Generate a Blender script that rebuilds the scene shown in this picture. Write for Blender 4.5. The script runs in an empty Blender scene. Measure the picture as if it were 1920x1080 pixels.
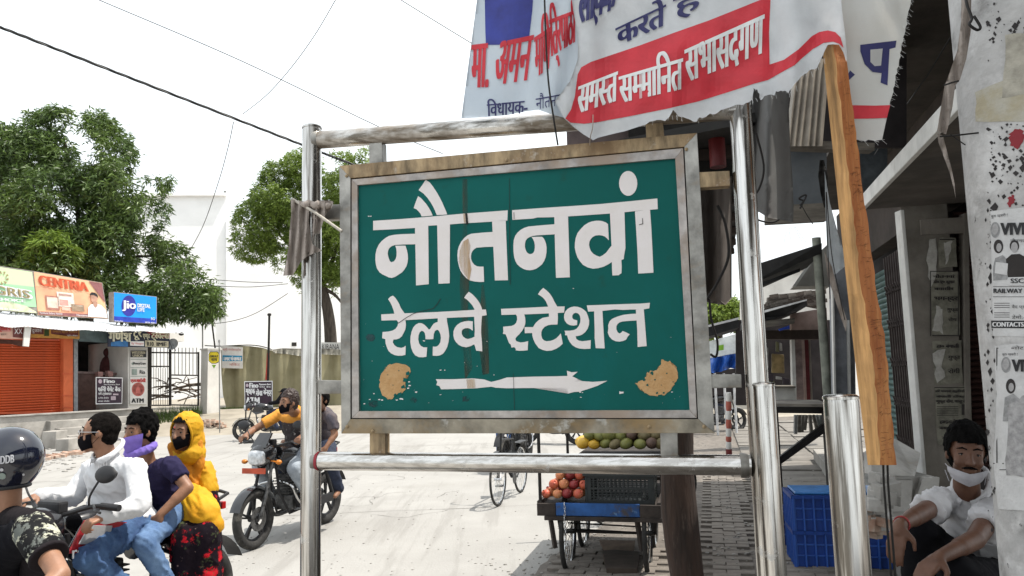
import bpy, bmesh, math, random
import numpy as np
from mathutils import Vector, Matrix, noise
random.seed(7)
R = math.radians
SC = bpy.context.scene
COL = SC.collection
# ---------------------------------------------------------------- camera
FPX, PITCH, ROLL, CAMZ = 1400.0, R(6.3), R(1.5), 1.72
_F = Vector((0, math.cos(PITCH), math.sin(PITCH)))
_R0 = Vector((1, 0, 0)); _U0 = Vector((0, -math.sin(PITCH), math.cos(PITCH)))
_R = _R0*math.cos(ROLL) - _U0*math.sin(ROLL)
_U = _U0*math.cos(ROLL) + _R0*math.sin(ROLL)
CAM = Vector((0, 0, CAMZ))
cd = bpy.data.cameras.new('camera'); cam = bpy.data.objects.new('camera', cd); COL.objects.link(cam)
cd.sensor_width = 36; cd.lens = 36*FPX/1920; cd.clip_start = 0.05; cd.clip_end = 2000
cam.matrix_world = Matrix(((_R.x, _U.x, -_F.x, 0), (_R.y, _U.y, -_F.y, 0), (_R.z, _U.z, -_F.z, CAMZ), (0, 0, 0, 1)))
SC.camera = cam
# ---------------------------------------------------------------- light
SUN_EL, SUN_AZ = R(66), R(96)          # azimuth from behind the camera, positive = from the right
SUNV = Vector((math.sin(SUN_AZ)*math.cos(SUN_EL), -math.cos(SUN_AZ)*math.cos(SUN_EL), math.sin(SUN_EL)))
world = bpy.data.worlds.new('World'); SC.world = world; world.use_nodes = True
nt = world.node_tree; nt.nodes.clear()
wo = nt.nodes.new('ShaderNodeOutputWorld'); bg = nt.nodes.new('ShaderNodeBackground')
sky = nt.nodes.new('ShaderNodeTexSky'); sky.sky_type = 'NISHITA'; sky.sun_disc = False
sky.sun_elevation = SUN_EL; sky.sun_rotation = math.atan2(SUNV.x, SUNV.y)
sky.dust_density = 6.0; sky.air_density = 1.0; sky.ozone_density = 1.0; sky.altitude = 100
# thin white cloud sheet over the whole sky
tc = nt.nodes.new('ShaderNodeTexCoord'); nz = nt.nodes.new('ShaderNodeTexNoise')
nz.inputs['Scale'].default_value = 1.6; nz.inputs['Detail'].default_value = 5; nz.inputs['Roughness'].default_value = .5
cr = nt.nodes.new('ShaderNodeMapRange'); cr.inputs[1].default_value = .3; cr.inputs[2].default_value = .7
cr.inputs[3].default_value = .62; cr.inputs[4].default_value = .92
mx = nt.nodes.new('ShaderNodeMix'); mx.data_type = 'RGBA'
mx.inputs[7].default_value = (9.6, 10.1, 10.3, 1)
nt.links.new(tc.outputs['Generated'], nz.inputs['Vector']); nt.links.new(nz.outputs['Fac'], cr.inputs[0])
nt.links.new(cr.outputs[0], mx.inputs[0]); nt.links.new(sky.outputs['Color'], mx.inputs[6])
nt.links.new(mx.outputs[2], bg.inputs['Color']); bg.inputs['Strength'].default_value = 0.1
nt.links.new(bg.outputs[0], wo.inputs[0])
sd = bpy.data.lights.new('sun', 'SUN'); sd.energy = 3.6; sd.angle = R(.6); sd.color = (1, .95, .87)
so = bpy.data.objects.new('sun', sd); COL.objects.link(so); so.rotation_euler = (-SUNV).to_track_quat('-Z', 'Y').to_euler()
SC.view_settings.view_transform = 'Standard'; SC.view_settings.look = 'None'; SC.view_settings.exposure = 0.72
SC.view_settings.gamma = 1; SC.view_settings.use_curve_mapping = False
SC.render.film_transparent = False
try:
    SC.cycles.use_denoising = True; SC.cycles.max_bounces = 6; SC.cycles.transparent_max_bounces = 6
except Exception: pass

# ---------------------------------------------------------------- pixel <-> world
def ray(px, py):
    return (_F + _R*((px-960)/FPX) - _U*((py-540)/FPX))     # unit depth along the view axis
def P(px, py, d): return CAM + ray(px, py)*d
def G(px, py, z=0.0):
    r = ray(px, py); return CAM + r*((z-CAMZ)/r.z)
class Pl:
    """vertical (or tilted) plane: origin O, horizontal axis h, up axis u, normal n towards the camera"""
    def __init__(s, O, h, u=Vector((0, 0, 1))):
        s.O = Vector(O); s.h = Vector(h).normalized(); s.u = Vector(u).normalized()
        s.n = s.h.cross(s.u).normalized()
        if s.n.dot(CAM-s.O) < 0: s.n = -s.n
    def at(s, px, py, off=0.0):
        r = ray(px, py); o = s.O + s.n*off
        return CAM + r*((o-CAM).dot(s.n)/r.dot(s.n))
    def uv(s, px, py, off=0.0):
        q = s.at(px, py, off)-s.O; return q.dot(s.h), q.dot(s.u)
    def pt(s, a, b, off=0.0): return s.O + s.h*a + s.u*b + s.n*off

# ---------------------------------------------------------------- mesh helpers
WORLD = {}
def tag(o, label=None, cat=None, group=None, kind=None):
    if label: o['label'] = label
    if cat: o['category'] = cat
    if group: o['group'] = group
    if kind: o['kind'] = kind
    return o
def thing(name, loc, label, cat, group=None):
    o = bpy.data.objects.new(name, None); COL.objects.link(o); o.location = loc; o.empty_display_size = .1
    WORLD[o] = Vector(loc); return tag(o, label, cat, group)
def link_mesh(name, me, m, parent=None, org=None, smooth=False):
    """me in world coordinates; origin moved to its centre"""
    if org is None:
        n = len(me.vertices); co = np.empty(n*3, np.float32); me.vertices.foreach_get('co', co); co = co.reshape(-1, 3)
        lo, hi = co.min(0), co.max(0); org = Vector(((lo[0]+hi[0])/2, (lo[1]+hi[1])/2, lo[2]))
        co -= np.array(org, np.float32); me.vertices.foreach_set('co', co.ravel()); me.update()
    else:
        me.transform(Matrix.Translation(-Vector(org)))
    o = bpy.data.objects.new(name, me); COL.objects.link(o)
    if m is not None:
        for mm in (m if isinstance(m, (list, tuple)) else [m]): me.materials.append(mm)
    if smooth: me.polygons.foreach_set('use_smooth', [True]*len(me.polygons))
    WORLD[o] = Vector(org)
    o.location = org
    if parent is not None:
        o.parent = parent; o.location = Vector(org)-WORLD[parent]
    return o
def rawmesh(name, V, Fc):
    me = bpy.data.meshes.new(name); me.from_pydata([tuple(v) for v in V], [], [tuple(f) for f in Fc]); me.update(); return me
def recalc(me):
    b = bmesh.new(); b.from_mesh(me); bmesh.ops.recalc_face_normals(b, faces=b.faces[:]); b.to_mesh(me); b.free()

def frame_of(d):
    d = d.normalized(); a = Vector((0, 0, 1)) if abs(d.z) < .95 else Vector((1, 0, 0))
    x = d.cross(a).normalized(); return x, d.cross(x).normalized()
class MB:
    def __init__(s): s.v = []; s.f = []; s.mi = []; s.cur = 0
    def add(s, V, Fc):
        n = len(s.v); s.v += [Vector(q) for q in V]
        for f in Fc: s.f.append([n+i for i in f]); s.mi.append(s.cur)
        return s
    def hexa(s, a):      # 8 points: bottom ring 0-3, top ring 4-7
        return s.add(a, [(0,3,2,1),(4,5,6,7),(0,1,5,4),(1,2,6,5),(2,3,7,6),(3,0,4,7)])
    def box(s, x0, x1, y0, y1, z0, z1):
        return s.hexa([(x0,y0,z0),(x1,y0,z0),(x1,y1,z0),(x0,y1,z0),(x0,y0,z1),(x1,y0,z1),(x1,y1,z1),(x0,y1,z1)])
    def obox(s, c, X, Y, Z):   # centre and three half vectors
        c, X, Y, Z = map(Vector, (c, X, Y, Z))
        return s.hexa([c-X-Y-Z, c+X-Y-Z, c+X+Y-Z, c-X+Y-Z, c-X-Y+Z, c+X-Y+Z, c+X+Y+Z, c-X+Y+Z])
    def beam(s, a, b, w, h, up=Vector((0,0,1))):
        a, b = Vector(a), Vector(b); d = (b-a); x = d.cross(Vector(up))
        if x.length < 1e-6: x = d.cross(Vector((1,0,0)))
        x.normalize(); y = x.cross(d).normalized()
        return s.obox((a+b)/2, d/2, x*w/2, y*h/2)
    def prism(s, pts, vec):
        n = len(pts); pts = [Vector(p) for p in pts]; vec = Vector(vec)
        s.add(pts+[p+vec for p in pts], [tuple(range(n))[::-1], tuple(range(n, 2*n))]+[(i, (i+1) % n, n+(i+1) % n, n+i) for i in range(n)])
        return s
    def tube(s, pts, r, seg=10, cap=True, sy=1.0, closed=False):
        pts = [Vector(p) for p in pts]; n = len(pts)
        rr = r if isinstance(r, (list, tuple)) else [r]*n
        x = None; V = []
        for i, p in enumerate(pts):
            if closed: d = pts[(i+1) % n]-pts[i-1]
            else: d = pts[min(i+1, n-1)]-pts[max(i-1, 0)]
            if d.length < 1e-9: d = Vector((0,0,1))
            d.normalize()
            if x is None: x, y = frame_of(d)
            else:
                x = (x-d*x.dot(d)); x = x.normalized() if x.length > 1e-6 else frame_of(d)[0]
            y = d.cross(x)
            for k in range(seg):
                t = 2*math.pi*k/seg; V.append(p+(x*math.cos(t)+y*math.sin(t)*sy)*rr[i])
        Fc = []
        for i in range(n if closed else n-1):
            j = (i+1) % n
            for k in range(seg):
                k2 = (k+1) % seg; Fc.append((i*seg+k, i*seg+k2, j*seg+k2, j*seg+k))
        if cap and not closed:
            Fc.append(tuple(range(seg))[::-1]); Fc.append(tuple((n-1)*seg+k for k in range(seg)))
        return s.add(V, Fc)
    def ball(s, c, r, seg=14, rings=9, M=None):
        c = Vector(c); r = Vector(r) if hasattr(r, '__len__') else Vector((r, r, r)); V = []; Fc = []
        for i in range(rings+1):
            ph = math.pi*i/rings
            for k in range(seg):
                t = 2*math.pi*k/seg
                q = Vector((r.x*math.sin(ph)*math.cos(t), r.y*math.sin(ph)*math.sin(t), r.z*math.cos(ph)))
                if M is not None: q = M @ q
                V.append(c+q)
        for i in range(rings):
            for k in range(seg):
                k2 = (k+1) % seg; Fc.append((i*seg+k, (i+1)*seg+k, (i+1)*seg+k2, i*seg+k2))
        return s.add(V, Fc)
    def lathe(s, c, ax, prof, seg=24, sx=None):    # prof: (radius, along)
        c, ax = Vector(c), Vector(ax).normalized(); x, y = frame_of(ax)
        V = []; Fc = []; n = len(prof)
        for r, h in prof:
            for k in range(seg):
                t = 2*math.pi*k/seg; V.append(c+ax*h+(x*math.cos(t)+y*math.sin(t))*r)
        for i in range(n-1):
            for k in range(seg):
                k2 = (k+1) % seg; Fc.append((i*seg+k, i*seg+k2, (i+1)*seg+k2, (i+1)*seg+k))
        return s.add(V, Fc)
    def build(s, name, m, parent=None, smooth=False, bevel=0, label=None, cat=None, group=None, kind=None, fix=True, auto=False):
        me = rawmesh(name, s.v, s.f)
        if any(s.mi): me.polygons.foreach_set('material_index', s.mi)
        b = bmesh.new(); b.from_mesh(me)
        bmesh.ops.remove_doubles(b, verts=b.verts[:], dist=1e-5)
        if fix: bmesh.ops.recalc_face_normals(b, faces=b.faces[:])
        if bevel:
            es = [e for e in b.edges if len(e.link_faces) == 2 and e.calc_face_angle(0) > .6]
            try: bmesh.ops.bevel(b, geom=es, offset=bevel, segments=2, affect='EDGES', profile=.6)
            except Exception: pass
        b.to_mesh(me); b.free()
        o = link_mesh(name, me, m, parent)
        if smooth or auto:
            me.polygons.foreach_set('use_smooth', [True]*len(me.polygons))
            try: me.set_sharp_from_angle(angle=R(38))
            except Exception: pass
        return tag(o, label, cat, group, kind)

def copy_tree(o, loc=None, rotz=None, label=None, keep=None):
    c = o.copy(); COL.objects.link(c)
    if loc is not None: c.location = loc
    if rotz is not None: c.rotation_euler = (0, 0, rotz)
    if label: c['label'] = label
    WORLD[c] = Vector(c.location)
    for ch in [k for k in o.children]:
        d = ch.copy(); COL.objects.link(d); d.parent = c
        for g in ch.children:
            e = g.copy(); COL.objects.link(e); e.parent = d
    return c

# ---------------------------------------------------------------- materials
def srgb(h):
    if isinstance(h, str):
        h = h.lstrip('#'); h = tuple(int(h[i:i+2], 16)/255 for i in (0, 2, 4))
        return tuple(x/12.92 if x <= .04045 else ((x+.055)/1.055)**2.4 for x in h)
    return tuple(h)
_M = {}
def mat(name, col, rough=.6, metal=0., var=.18, scale=6., bump=.15, bscale=None, col2=None, stretch=(1,1,1), spec=.4, coat=0, thr=None, detail=6, trans=0, island=0, alpha=None, vary_rough=.1):
    """procedural material: base colour mottled towards col2 by noise, a second fine bump noise"""
    if name in _M: return _M[name]
    m = bpy.data.materials.new(name); _M[name] = m; m.use_nodes = True; n = m.node_tree; L = n.links
    b = n.nodes['Principled BSDF']; col = srgb(col)
    c2 = srgb(col2) if col2 is not None else tuple(max(0, x*(1-var*2.2)) for x in col)
    c1 = tuple(min(1, x*(1+var*.35)) for x in col) if col2 is None else col
    tcn = n.nodes.new('ShaderNodeTexCoord'); mp = n.nodes.new('ShaderNodeMapping'); mp.inputs['Scale'].default_value = stretch
    L.new(tcn.outputs['Object'], mp.inputs['Vector'])
    nz = n.nodes.new('ShaderNodeTexNoise'); nz.inputs['Scale'].default_value = scale; nz.inputs['Detail'].default_value = detail; nz.inputs['Roughness'].default_value = .62
    L.new(mp.outputs[0], nz.inputs['Vector'])
    rp = n.nodes.new('ShaderNodeMapRange'); lo, hi = thr if thr else (.36, .68)
    rp.inputs[1].default_value = lo; rp.inputs[2].default_value = hi; L.new(nz.outputs['Fac'], rp.inputs[0])
    mx = n.nodes.new('ShaderNodeMix'); mx.data_type = 'RGBA'; L.new(rp.outputs[0], mx.inputs[0])
    mx.inputs[6].default_value = (*c1, 1); mx.inputs[7].default_value = (*c2, 1)
    out = mx.outputs[2]
    if island:
        ge = n.nodes.new('ShaderNodeNewGeometry'); hs = n.nodes.new('ShaderNodeHueSaturation')
        m1 = n.nodes.new('ShaderNodeMapRange'); m1.inputs[3].default_value = 1-island; m1.inputs[4].default_value = 1+island
        L.new(ge.outputs['Random Per Island'], m1.inputs[0]); L.new(m1.outputs[0], hs.inputs['Value'])
        L.new(out, hs.inputs['Color']); out = hs.outputs['Color']
    L.new(out, b.inputs['Base Color'])
    b.inputs['Metallic'].default_value = metal; b.inputs['Specular IOR Level'].default_value = spec
    rr = n.nodes.new('ShaderNodeMapRange'); rr.inputs[3].default_value = max(.03, rough-vary_rough); rr.inputs[4].default_value = min(1, rough+vary_rough)
    L.new(nz.outputs['Fac'], rr.inputs[0]); L.new(rr.outputs[0], b.inputs['Roughness'])
    if coat: b.inputs['Coat Weight'].default_value = coat; b.inputs['Coat Roughness'].default_value = .06
    if bump:
        n2 = n.nodes.new('ShaderNodeTexNoise'); n2.inputs['Scale'].default_value = bscale or scale*6; n2.inputs['Detail'].default_value = 4
        L.new(mp.outputs[0], n2.inputs['Vector'])
        bp = n.nodes.new('ShaderNodeBump'); bp.inputs['Strength'].default_value = bump; bp.inputs['Distance'].default_value = .01
        L.new(n2.outputs['Fac'], bp.inputs['Height']); L.new(bp.outputs[0], b.inputs['Normal'])
    if trans:
        tr = n.nodes.new('ShaderNodeBsdfTranslucent'); ms = n.nodes.new('ShaderNodeMixShader'); ms.inputs[0].default_value = trans
        L.new(out, tr.inputs['Color']); L.new(b.outputs[0], ms.inputs[1]); L.new(tr.outputs[0], ms.inputs[2])
        L.new(ms.outputs[0], n.nodes['Material Output'].inputs[0])
    return m
def fade(m, lo, hi, scale=9, stretch=(1, 1, 1), lo_t=.35, hi_t=.65):
    """a thin film: opacity varies with noise between lo and hi"""
    n = m.node_tree; L = n.links; t = n.nodes.new('ShaderNodeTexCoord'); mp = n.nodes.new('ShaderNodeMapping'); mp.inputs['Scale'].default_value = stretch
    z = n.nodes.new('ShaderNodeTexNoise'); z.inputs['Scale'].default_value = scale; z.inputs['Detail'].default_value = 6; r = n.nodes.new('ShaderNodeMapRange')
    r.inputs[1].default_value = lo_t; r.inputs[2].default_value = hi_t; r.inputs[3].default_value = lo; r.inputs[4].default_value = hi
    L.new(t.outputs['Object'], mp.inputs[0]); L.new(mp.outputs[0], z.inputs['Vector']); L.new(z.outputs['Fac'], r.inputs[0]); L.new(r.outputs[0], n.nodes['Principled BSDF'].inputs['Alpha']); return m
def over(m, col, scale, lo, hi, stretch=(1,1,1), rough=None, metal=None, amt=1.0, off=(0,0,0)):
    """lay a second noise-masked colour (rust, dirt, paint loss) over a material"""
    n = m.node_tree; L = n.links; b = n.nodes['Principled BSDF']
    src = b.inputs['Base Color'].links[0].from_socket
    tcn = n.nodes.new('ShaderNodeTexCoord'); mp = n.nodes.new('ShaderNodeMapping'); mp.inputs['Scale'].default_value = stretch; mp.inputs['Location'].default_value = off
    L.new(tcn.outputs['Object'], mp.inputs[0])
    nz = n.nodes.new('ShaderNodeTexNoise'); nz.inputs['Scale'].default_value = scale; nz.inputs['Detail'].default_value = 7; nz.inputs['Roughness'].default_value = .66
    L.new(mp.outputs[0], nz.inputs['Vector'])
    rp = n.nodes.new('ShaderNodeMapRange'); rp.inputs[1].default_value = lo; rp.inputs[2].default_value = hi; rp.inputs[4].default_value = amt
    L.new(nz.outputs['Fac'], rp.inputs[0])
    mx = n.nodes.new('ShaderNodeMix'); mx.data_type = 'RGBA'; L.new(rp.outputs[0], mx.inputs[0]); L.new(src, mx.inputs[6])
    mx.inputs[7].default_value = (*srgb(col), 1); L.new(mx.outputs[2], b.inputs['Base Color'])
    for key, val in (('Roughness', rough), ('Metallic', metal)):
        if val is not None:
            i = b.inputs[key]; mm = n.nodes.new('ShaderNodeMix'); mm.data_type = 'FLOAT'; L.new(rp.outputs[0], mm.inputs[0])
            if i.links: L.new(i.links[0].from_socket, mm.inputs[2])
            else: mm.inputs[2].default_value = i.default_value
            mm.inputs[3].default_value = val; L.new(mm.outputs[0], i)
    return m

# ---------------------------------------------------------------- text and flat print
_T = {}
def glyphs(s, dice=0):
    """text as flat triangles in its own bounding box: list of (u,v) in 0..1, triangles, island index per vertex"""
    key = (s, dice)
    if key in _T: return _T[key]
    b = bmesh.new(); pen = 0.
    for piece in s.split('|'):          # a piece ending in ~ is a half letter: its right-hand stem is cut off
        half = piece.endswith('~'); c = bpy.data.curves.new('t', 'FONT'); c.body = piece.rstrip('~'); c.size = 1; c.resolution_u = 3
        o = bpy.data.objects.new('t', c); COL.objects.link(o)
        dg = bpy.context.evaluated_depsgraph_get(); me = bpy.data.meshes.new_from_object(o.evaluated_get(dg))
        COL.objects.unlink(o); bpy.data.objects.remove(o); bpy.data.curves.remove(c)
        xs = [v.co.x for v in me.vertices]; x0, x1 = min(xs), max(xs); me.transform(Matrix.Translation((-x0+pen, 0, 0))); w_ = x1-x0
        if half:
            h_ = bmesh.new(); h_.from_mesh(me); bmesh.ops.bisect_plane(h_, geom=h_.verts[:]+h_.edges[:]+h_.faces[:], plane_co=(pen+w_*.74, 0, 0), plane_no=(1, 0, 0), clear_outer=True); h_.to_mesh(me); h_.free(); w_ *= .74
        b.from_mesh(me); bpy.data.meshes.remove(me); pen += w_-.005
    xs = [v.co.x for v in b.verts]; ys = [v.co.y for v in b.verts]
    x0, x1, y0, y1 = min(xs), max(xs), min(ys), max(ys)
    for v in b.verts: v.co.x = (v.co.x-x0)/(x1-x0); v.co.y = (v.co.y-y0)/(y1-y0); v.co.z = 0
    if dice:
        nx, ny = dice
        for i in range(1, nx):
            bmesh.ops.bisect_plane(b, geom=b.verts[:]+b.edges[:]+b.faces[:], plane_co=(i/nx, 0, 0), plane_no=(1, 0, 0))
        for i in range(1, ny):
            bmesh.ops.bisect_plane(b, geom=b.verts[:]+b.edges[:]+b.faces[:], plane_co=(0, i/ny, 0), plane_no=(0, 1, 0))
    bmesh.ops.triangulate(b, faces=b.faces[:])
    b.verts.ensure_lookup_table(); isl = [-1]*len(b.verts); k = 0
    for v in b.verts:
        if isl[v.index] >= 0: continue
        st = [v]; isl[v.index] = k
        while st:
            w = st.pop()
            for e in w.link_edges:
                q = e.other_vert(w)
                if isl[q.index] < 0: isl[q.index] = k; st.append(q)
        k += 1
    r = ([(v.co.x, v.co.y) for v in b.verts], [tuple(v.index for v in f.verts) for f in b.faces], isl)
    b.free(); _T[key] = r; return r
class Print:
    """flat print (lettering, patches) laid on a surface fn(px,py,off)->point, one mesh, thin layers"""
    def __init__(s, surf, layer=.0003, base=.0015): s.surf = surf; s.V = []; s.F = []; s.layer = layer; s.base = base; s.k = 0
    def text(s, t, quad, bold=0., dice=0, copies=None, wob=0):
        """quad: TL, TR, BR, BL in picture pixels"""
        V, Fc, isl = glyphs(t, dice); (ax, ay), (bx, by), (cx, cy), (dx, dy) = quad
        sh = [0.] if not bold else ([-bold/2, bold/2] if not copies else [bold*(i/(copies-1)-.5) for i in range(copies)])
        for ci, du in enumerate(sh):
            n = len(s.V)
            for (u, v), q in zip(V, isl):
                u2 = u+du; w = 1-v
                x = (ax*(1-u2)+bx*u2)*(1-w)+(dx*(1-u2)+cx*u2)*w; y = (ay*(1-u2)+by*u2)*(1-w)+(dy*(1-u2)+cy*u2)*w
                s.V.append(s.surf(x, y, s.base+s.layer*(ci*3+q % 3)))
            s.F += [tuple(n+i for i in f) for f in Fc]
        return s
    def poly(s, pts, dice=None, lay=0):
        b = bmesh.new(); vs = [b.verts.new((x, y, 0)) for x, y in pts]; b.faces.new(vs)
        bmesh.ops.triangulate(b, faces=b.faces[:])
        if dice:
            xs = [p[0] for p in pts]; ys = [p[1] for p in pts]
            g = math.ceil(min(xs)/dice)*dice
            while g < max(xs):
                bmesh.ops.bisect_plane(b, geom=b.verts[:]+b.edges[:]+b.faces[:], plane_co=(g, 0, 0), plane_no=(1, 0, 0)); g += dice
            g = math.ceil(min(ys)/dice)*dice
            while g < max(ys):
                bmesh.ops.bisect_plane(b, geom=b.verts[:]+b.edges[:]+b.faces[:], plane_co=(0, g, 0), plane_no=(0, 1, 0)); g += dice
            bmesh.ops.triangulate(b, faces=b.faces[:])
        n = len(s.V); b.verts.ensure_lookup_table()
        s.k += 1; off = s.base+s.layer*((s.k % 5)+lay)
        for v in b.verts: s.V.append(s.surf(v.co.x, v.co.y, off))
        s.F += [tuple(n+v.index for v in f.verts) for f in b.faces]; b.free(); return s
    def rect(s, x0, y0, x1, y1, **k): return s.poly([(x0, y0), (x1, y0), (x1, y1), (x0, y1)], **k)
    def ell(s, cx, cy, rx, ry, n=28, **k): return s.poly([(cx+rx*math.cos(2*math.pi*i/n), cy+ry*math.sin(2*math.pi*i/n)) for i in range(n)], **k)
    def build(s, name, m, parent=None, **kw):
        me = rawmesh(name, s.V, s.F)
        # faces towards the camera
        o = link_mesh(name, me, m, parent); return tag(o, **kw)
def bil(quad):
    (ax, ay), (bx, by), (cx, cy), (dx, dy) = quad
    def f(u, v): return ((ax*(1-u)+bx*u)*(1-v)+(dx*(1-u)+cx*u)*v, (ay*(1-u)+by*u)*(1-v)+(dy*(1-u)+cy*u)*v)
    return f
def subq(quad, u0, v0, u1, v1):
    f = bil(quad); return [f(u0, v0), f(u1, v0), f(u1, v1), f(u0, v1)]
def sheet(outline, surf, step, name, m, parent=None, thick=.0, smooth=True, **kw):
    """a cloth or board cut to a picture outline, diced every step px, laid on surf, given thickness"""
    b = bmesh.new(); b.faces.new([b.verts.new((x, y, 0)) for x, y in outline]); bmesh.ops.triangulate(b, faces=b.faces[:])
    for ax in (0, 1):
        c = [p[ax] for p in outline]; g = math.ceil(min(c)/step)*step
        while g < max(c):
            co = (g, 0, 0) if ax == 0 else (0, g, 0); no = (1, 0, 0) if ax == 0 else (0, 1, 0)
            bmesh.ops.bisect_plane(b, geom=b.verts[:]+b.edges[:]+b.faces[:], plane_co=co, plane_no=no); g += step
    bmesh.ops.remove_doubles(b, verts=b.verts[:], dist=.02)
    bmesh.ops.recalc_face_normals(b, faces=b.faces[:])
    b.verts.ensure_lookup_table(); b.verts.index_update()
    V = [surf(v.co.x, v.co.y, 0.0) for v in b.verts]; n = len(V); Fc = [tuple(v.index for v in f.verts) for f in b.faces]
    if thick:
        V += [surf(v.co.x, v.co.y, -thick) for v in b.verts]
        Fc += [tuple(n+i for i in f[::-1]) for f in Fc]
        for ed in b.edges:
            if len(ed.link_faces) == 1: p, q = ed.verts[0].index, ed.verts[1].index; Fc.append((p, q, n+q, n+p))
    b.free(); me = rawmesh(name, V, Fc)
    return tag(link_mesh(name, me, m, parent, smooth=smooth), **kw)
def smooth_path(pts, n=8):
    out = []; pts = [Vector(p) for p in pts]
    for i in range(len(pts)-1):
        p0, p1, p2, p3 = pts[max(i-1, 0)], pts[i], pts[i+1], pts[min(i+2, len(pts)-1)]
        for k in range(n):
            t = k/n
            out.append(.5*((2*p1)+(p2-p0)*t+(2*p0-5*p1+4*p2-p3)*t*t+(3*p1-p0-3*p2+p3)*t*t*t))
    out.append(pts[-1]); return out
# ================================================================ ground
def proj(q):
    d = (Vector(q)-CAM); z = d.dot(_F); return 960+FPX*d.dot(_R)/z, 540-FPX*d.dot(_U)/z, z
M_road = mat('dusty_road', (.275, .266, .25), .9, var=.1, scale=.9, bump=.5, bscale=38, col2=(.325, .316, .298))
over(M_road, (.22, .21, .19), .35, .56, .72, amt=.7); over(M_road, (.24, .22, .2), 9, .62, .74, amt=.5)
over(M_road, (.21, .20, .185), 1.2, .52, .62, stretch=(3.2, .22, 1), amt=.5)
M_pave = mat('paver', (.215, .19, .165), .92, var=.2, scale=5, bump=.5, bscale=60, island=.16); over(M_pave, (.33, .305, .27), 3, .55, .75, amt=.6)
M_conc = mat('concrete', (.34, .325, .30), .9, var=.16, scale=2.2, bump=.5, bscale=45); over(M_conc, (.2, .18, .16), 1.2, .55, .78, amt=.7)
M_sand = mat('bedding', (.17, .15, .13), .95, var=.2, scale=10, bump=.6, bscale=60)
m = MB(); nx = 60
m.add([(-220, -6, 0), (220, -6, 0), (220, 400, 0), (-220, 400, 0)], [(0, 1, 2, 3)])
m.build('road', M_road, kind='structure', fix=False)
rr0 = random.Random(17); ckm = MB()
def ground_strip(mb, pts, w, z=.004):
    pts = [Vector((x, y, 0)) for x, y in pts]
    for i in range(len(pts)-1):
        a, b = pts[i], pts[i+1]; d = (b-a); n_ = Vector((-d.y, d.x, 0)).normalized(); w0 = w*rr0.uniform(.4, 1.3); mb.add([a-n_*w0+Vector((0, 0, z)), a+n_*w0+Vector((0, 0, z)), b+n_*w0+Vector((0, 0, z)), b-n_*w0+Vector((0, 0, z))], [(0, 1, 2, 3)])
for k in range(26):
    x, y = rr0.uniform(-7, 1), rr0.uniform(5, 20); a = rr0.uniform(0, 6.28); P_ = [(x, y)]
    for i in range(rr0.randint(6, 22)): a += rr0.gauss(0, .5); x += .12*math.cos(a); y += .12*math.sin(a); P_.append((x, y))
    ground_strip(ckm, P_, .004)
for k in range(3): ground_strip(ckm, [(-9+i*.35, 9+k*4.2+.02*math.sin(i)+i*.03) for i in range(40)], .006)
ckm.build('road_crack', mat('dark_crack', (.12, .11, .10), .95), kind='stuff', fix=False)
# pavement on the right, its edge runs off to the right-hand street
edge = [(-.35, 4.6), (.22, 6.35), (.62, 7.2), (1.35, 8.9), (2.3, 11.2), (3.1, 14.2), (5.0, 22), (9, 38)]
edge = [(x*1.075, y*1.075) for x, y in edge]; ed2 = []
for i in range(len(edge)-1):
    for k in range(10):
        t = k/10; x = edge[i][0]*(1-t)+edge[i+1][0]*t; y = edge[i][1]*(1-t)+edge[i+1][1]*t
        ed2.append((x+.09*noise.noise(Vector((x*5, y*5, 0))), y+.09*noise.noise(Vector((x*5, y*5, 9)))))
ed2.append(edge[-1])
M = MB(); pts = [(x, y, .045) for x, y in ed2]+[(16, 38, .045), (16, -3, .045), (-1.2, -3, .045)]
M.prism(pts, (0, 0, -.05)); pav = M.build('pavement', M_sand, kind='structure')
# loose grit and broken edge stones along the pavement
g = MB(); rr = random.Random(3)
for i in range(620):
    t = rr.random(); j = min(len(ed2)-2, int(t**1.5*55)); x, y = ed2[j]
    x += rr.gauss(.1, .3); y += rr.gauss(0, .2); s = rr.uniform(.006, .022)
    g.ball((x, y, .048 if x > ed2[j][0] else .004), (s, s*rr.uniform(.6, 1.2), s*.5), 5, 3)
for i in range(260):
    q = G(rr.uniform(1320, 1560), rr.uniform(860, 1075)); s = rr.uniform(.005, .02); g.ball((q.x, q.y, .07), (s*1.3, s, s*.5), 5, 3)
for i in range(420):
    q = G(rr.uniform(200, 1250), rr.uniform(850, 1080)); s = rr.uniform(.004, .012); g.ball((q.x, q.y, .003), (s*1.3, s, s*.4), 5, 3)
g.build('grit', M_conc, kind='stuff')
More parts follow.
